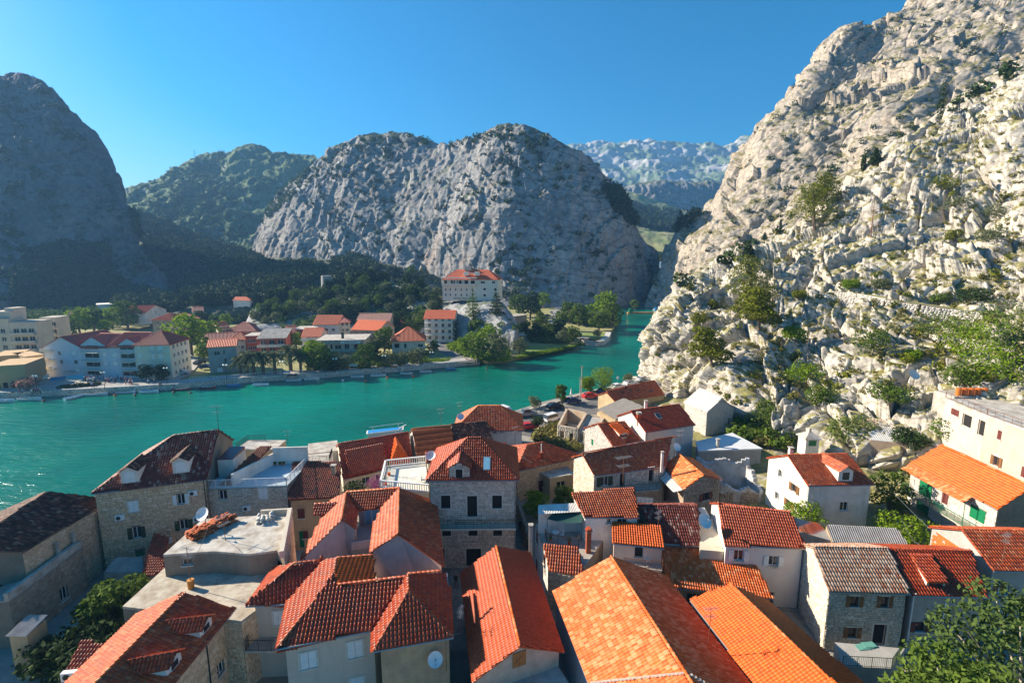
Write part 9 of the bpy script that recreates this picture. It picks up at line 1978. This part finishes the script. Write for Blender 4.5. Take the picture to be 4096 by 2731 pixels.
for i,(a,c,z0,z1,sag) in enumerate(((('R3',1080,1510),('R3',1690,1150),8.,10.5,.5),(('R3',1690,1150),('R3',2330,1400),10.5,9.,.5),(('R1',1660,330),('R1',1500,640),15,11.5,.4),(('R1',1700,340),('R1',2230,640),14.5,11.2,.5),(('R6',1740,590),('R6',1860,700),11,10,.4),(('R7',440,960),('R7',1150,1010),9,9,.2),(('R2',1830,1180),('R2',1910,1150),9.5,9.5,.05),(('R8',630,345),('R8',880,660),11,8.5,.6))):
 p,q=px(*Q(*a),z0),px(*Q(*c),z1);b=MB();b.path([p+(q-p)*(k/10) - UP*sag*math.sin(math.pi*k/10) for k in range(11)],.018,4);o=b.build('overhead_cable',METAL);tag(o,['cable over the large mottled roof, left span','cable over the large mottled roof, right span','guy wire from the dish over the tile heap to the orange pot','long wire from the tile heap dish to the right of the flat roof','wire from the antenna to the stone hip house roof','washing wire across the long stone house courtyard','short clothes wire over the lane beside the pyramid roof','service cable running down the rocks to the green shutter house'][i],'cable')
def pipes(i,w,s,name,parent,m):
 F=i['F'];a,b2=F[w],F[(w+1) % 4];d=(b2 - a).normalized();n=V((d.y,-d.x));b=MB()
 for f in s:p=a+(b2 - a)*f+n*.1;b.tube((p.x,p.y,i['z0'] - .1),(p.x,p.y,i['ze'] - .15),.055,None,6);p2=p+n*.2;b.tube((p.x,p.y,i['ze'] - .15),(p2.x,p2.y,i['ze']+.02),.055,None,6)
 b.build(name,m,parent)
def own(i):return i['roof'].parent
for i,w,s,m in ((i1,0,(.62,),IRON),(iff,0,(.985,),IRON),(ij,0,(.01,),WHITE),(ij,0,(.47,),WHITE),(ii,1,(.02,),IRON),(im,0,(.01,),WHITE),(it_,0,(.02,),METAL),(i5,0,(.99,),METAL),(info if False else ihh,0,(.02,),METAL)):
 pipes(i,w,s,'drainpipe',own(i),m)
for q,z,lb_ in ((('R6',1772,1330),7.2,'black lantern on the lane wall right of the dressed stone house'),(('R2',1775,720),7.0,'lantern bracket on the corner of the pink gable house')):
 p=px(*Q(*q),z);t=thing('wall_lantern',lb_,'lantern',p);b=MB();b.tube(p - V((.5,0,0)),p,.03);b.build('arm',IRON,t);b=MB();b.tube(p - UP*.35,p+UP*.1,.1,.17,6);b.tube(p+UP*.1,p+UP*.3,.2,.02,6);b.build('lamp_head',GREEND,t)
for k,(q,z,rz,lb_) in enumerate(((('R6',1300,880),11.63,0,'round white table on the cream terrace'),)):put(T1,px(*Q('R6',920,850),z),rz,lb_,1.3)
put(C1,px(*Q('R6',985,860),11.63),R(90),'white chair beside the round table on the cream terrace')
r_=random.Random(5)
for k,(q,z) in enumerate(((('R3',560,700),4.0),(('R6',1760,1250),4.0),(('R2',1850,800),4.0))):
 o=bpy.data.objects.new('person',PM[k]);COL.objects.link(o);o.matrix_local=Matrix.Translation(px(*Q(*q),z));tag(o,['person in white shirt walking at the end of the narrow lane','person in navy clothes in the lane beside the garden wall','person in black clothes standing on the paved lane left of the narrow gabled house'][k],'person')
for m_,n_,sd_,s0,s1 in ((LF_MID,120,51,1.2,3.2),(LF_DRY,160,52,.8,2.),(LF_BRI,60,53,1.,2.4)):
 flat_scatter('town_edge_shrubs',[('R7',1640,500),('R7',1760,330),('R7',2050,260),('R7',2330,420),('R7',2300,560),('R7',2080,600),('R7',1900,560)],n_,7.1,s0,s1,m_,sd_)
flat_scatter('overgrown_plot',[('R7',150,560),('R7',430,610),('R7',430,560),('R7',290,400),('R7',170,430),('R7',60,520)],120,3.9,1.,2.6,LF_DRY,54)
# ---------------------------------------------------------------- haze
def haze(dens,top=620.):
 b=MB();b.bx(-2700,2700,-75,4200,-7,top)
 m=bpy.data.materials.new('haze');m.use_nodes=True;n=m.node_tree;n.nodes.clear()
 o=n.nodes.new('ShaderNodeOutputMaterial');v=n.nodes.new('ShaderNodeVolumePrincipled');v.inputs['Color'].default_value=(.22,.50,.92,1);v.inputs['Density'].default_value=dens;v.inputs['Anisotropy'].default_value=.25
 n.links.new(v.outputs[0],o.inputs['Volume']);b.build('haze',m,kind='stuff')
haze(.0002)
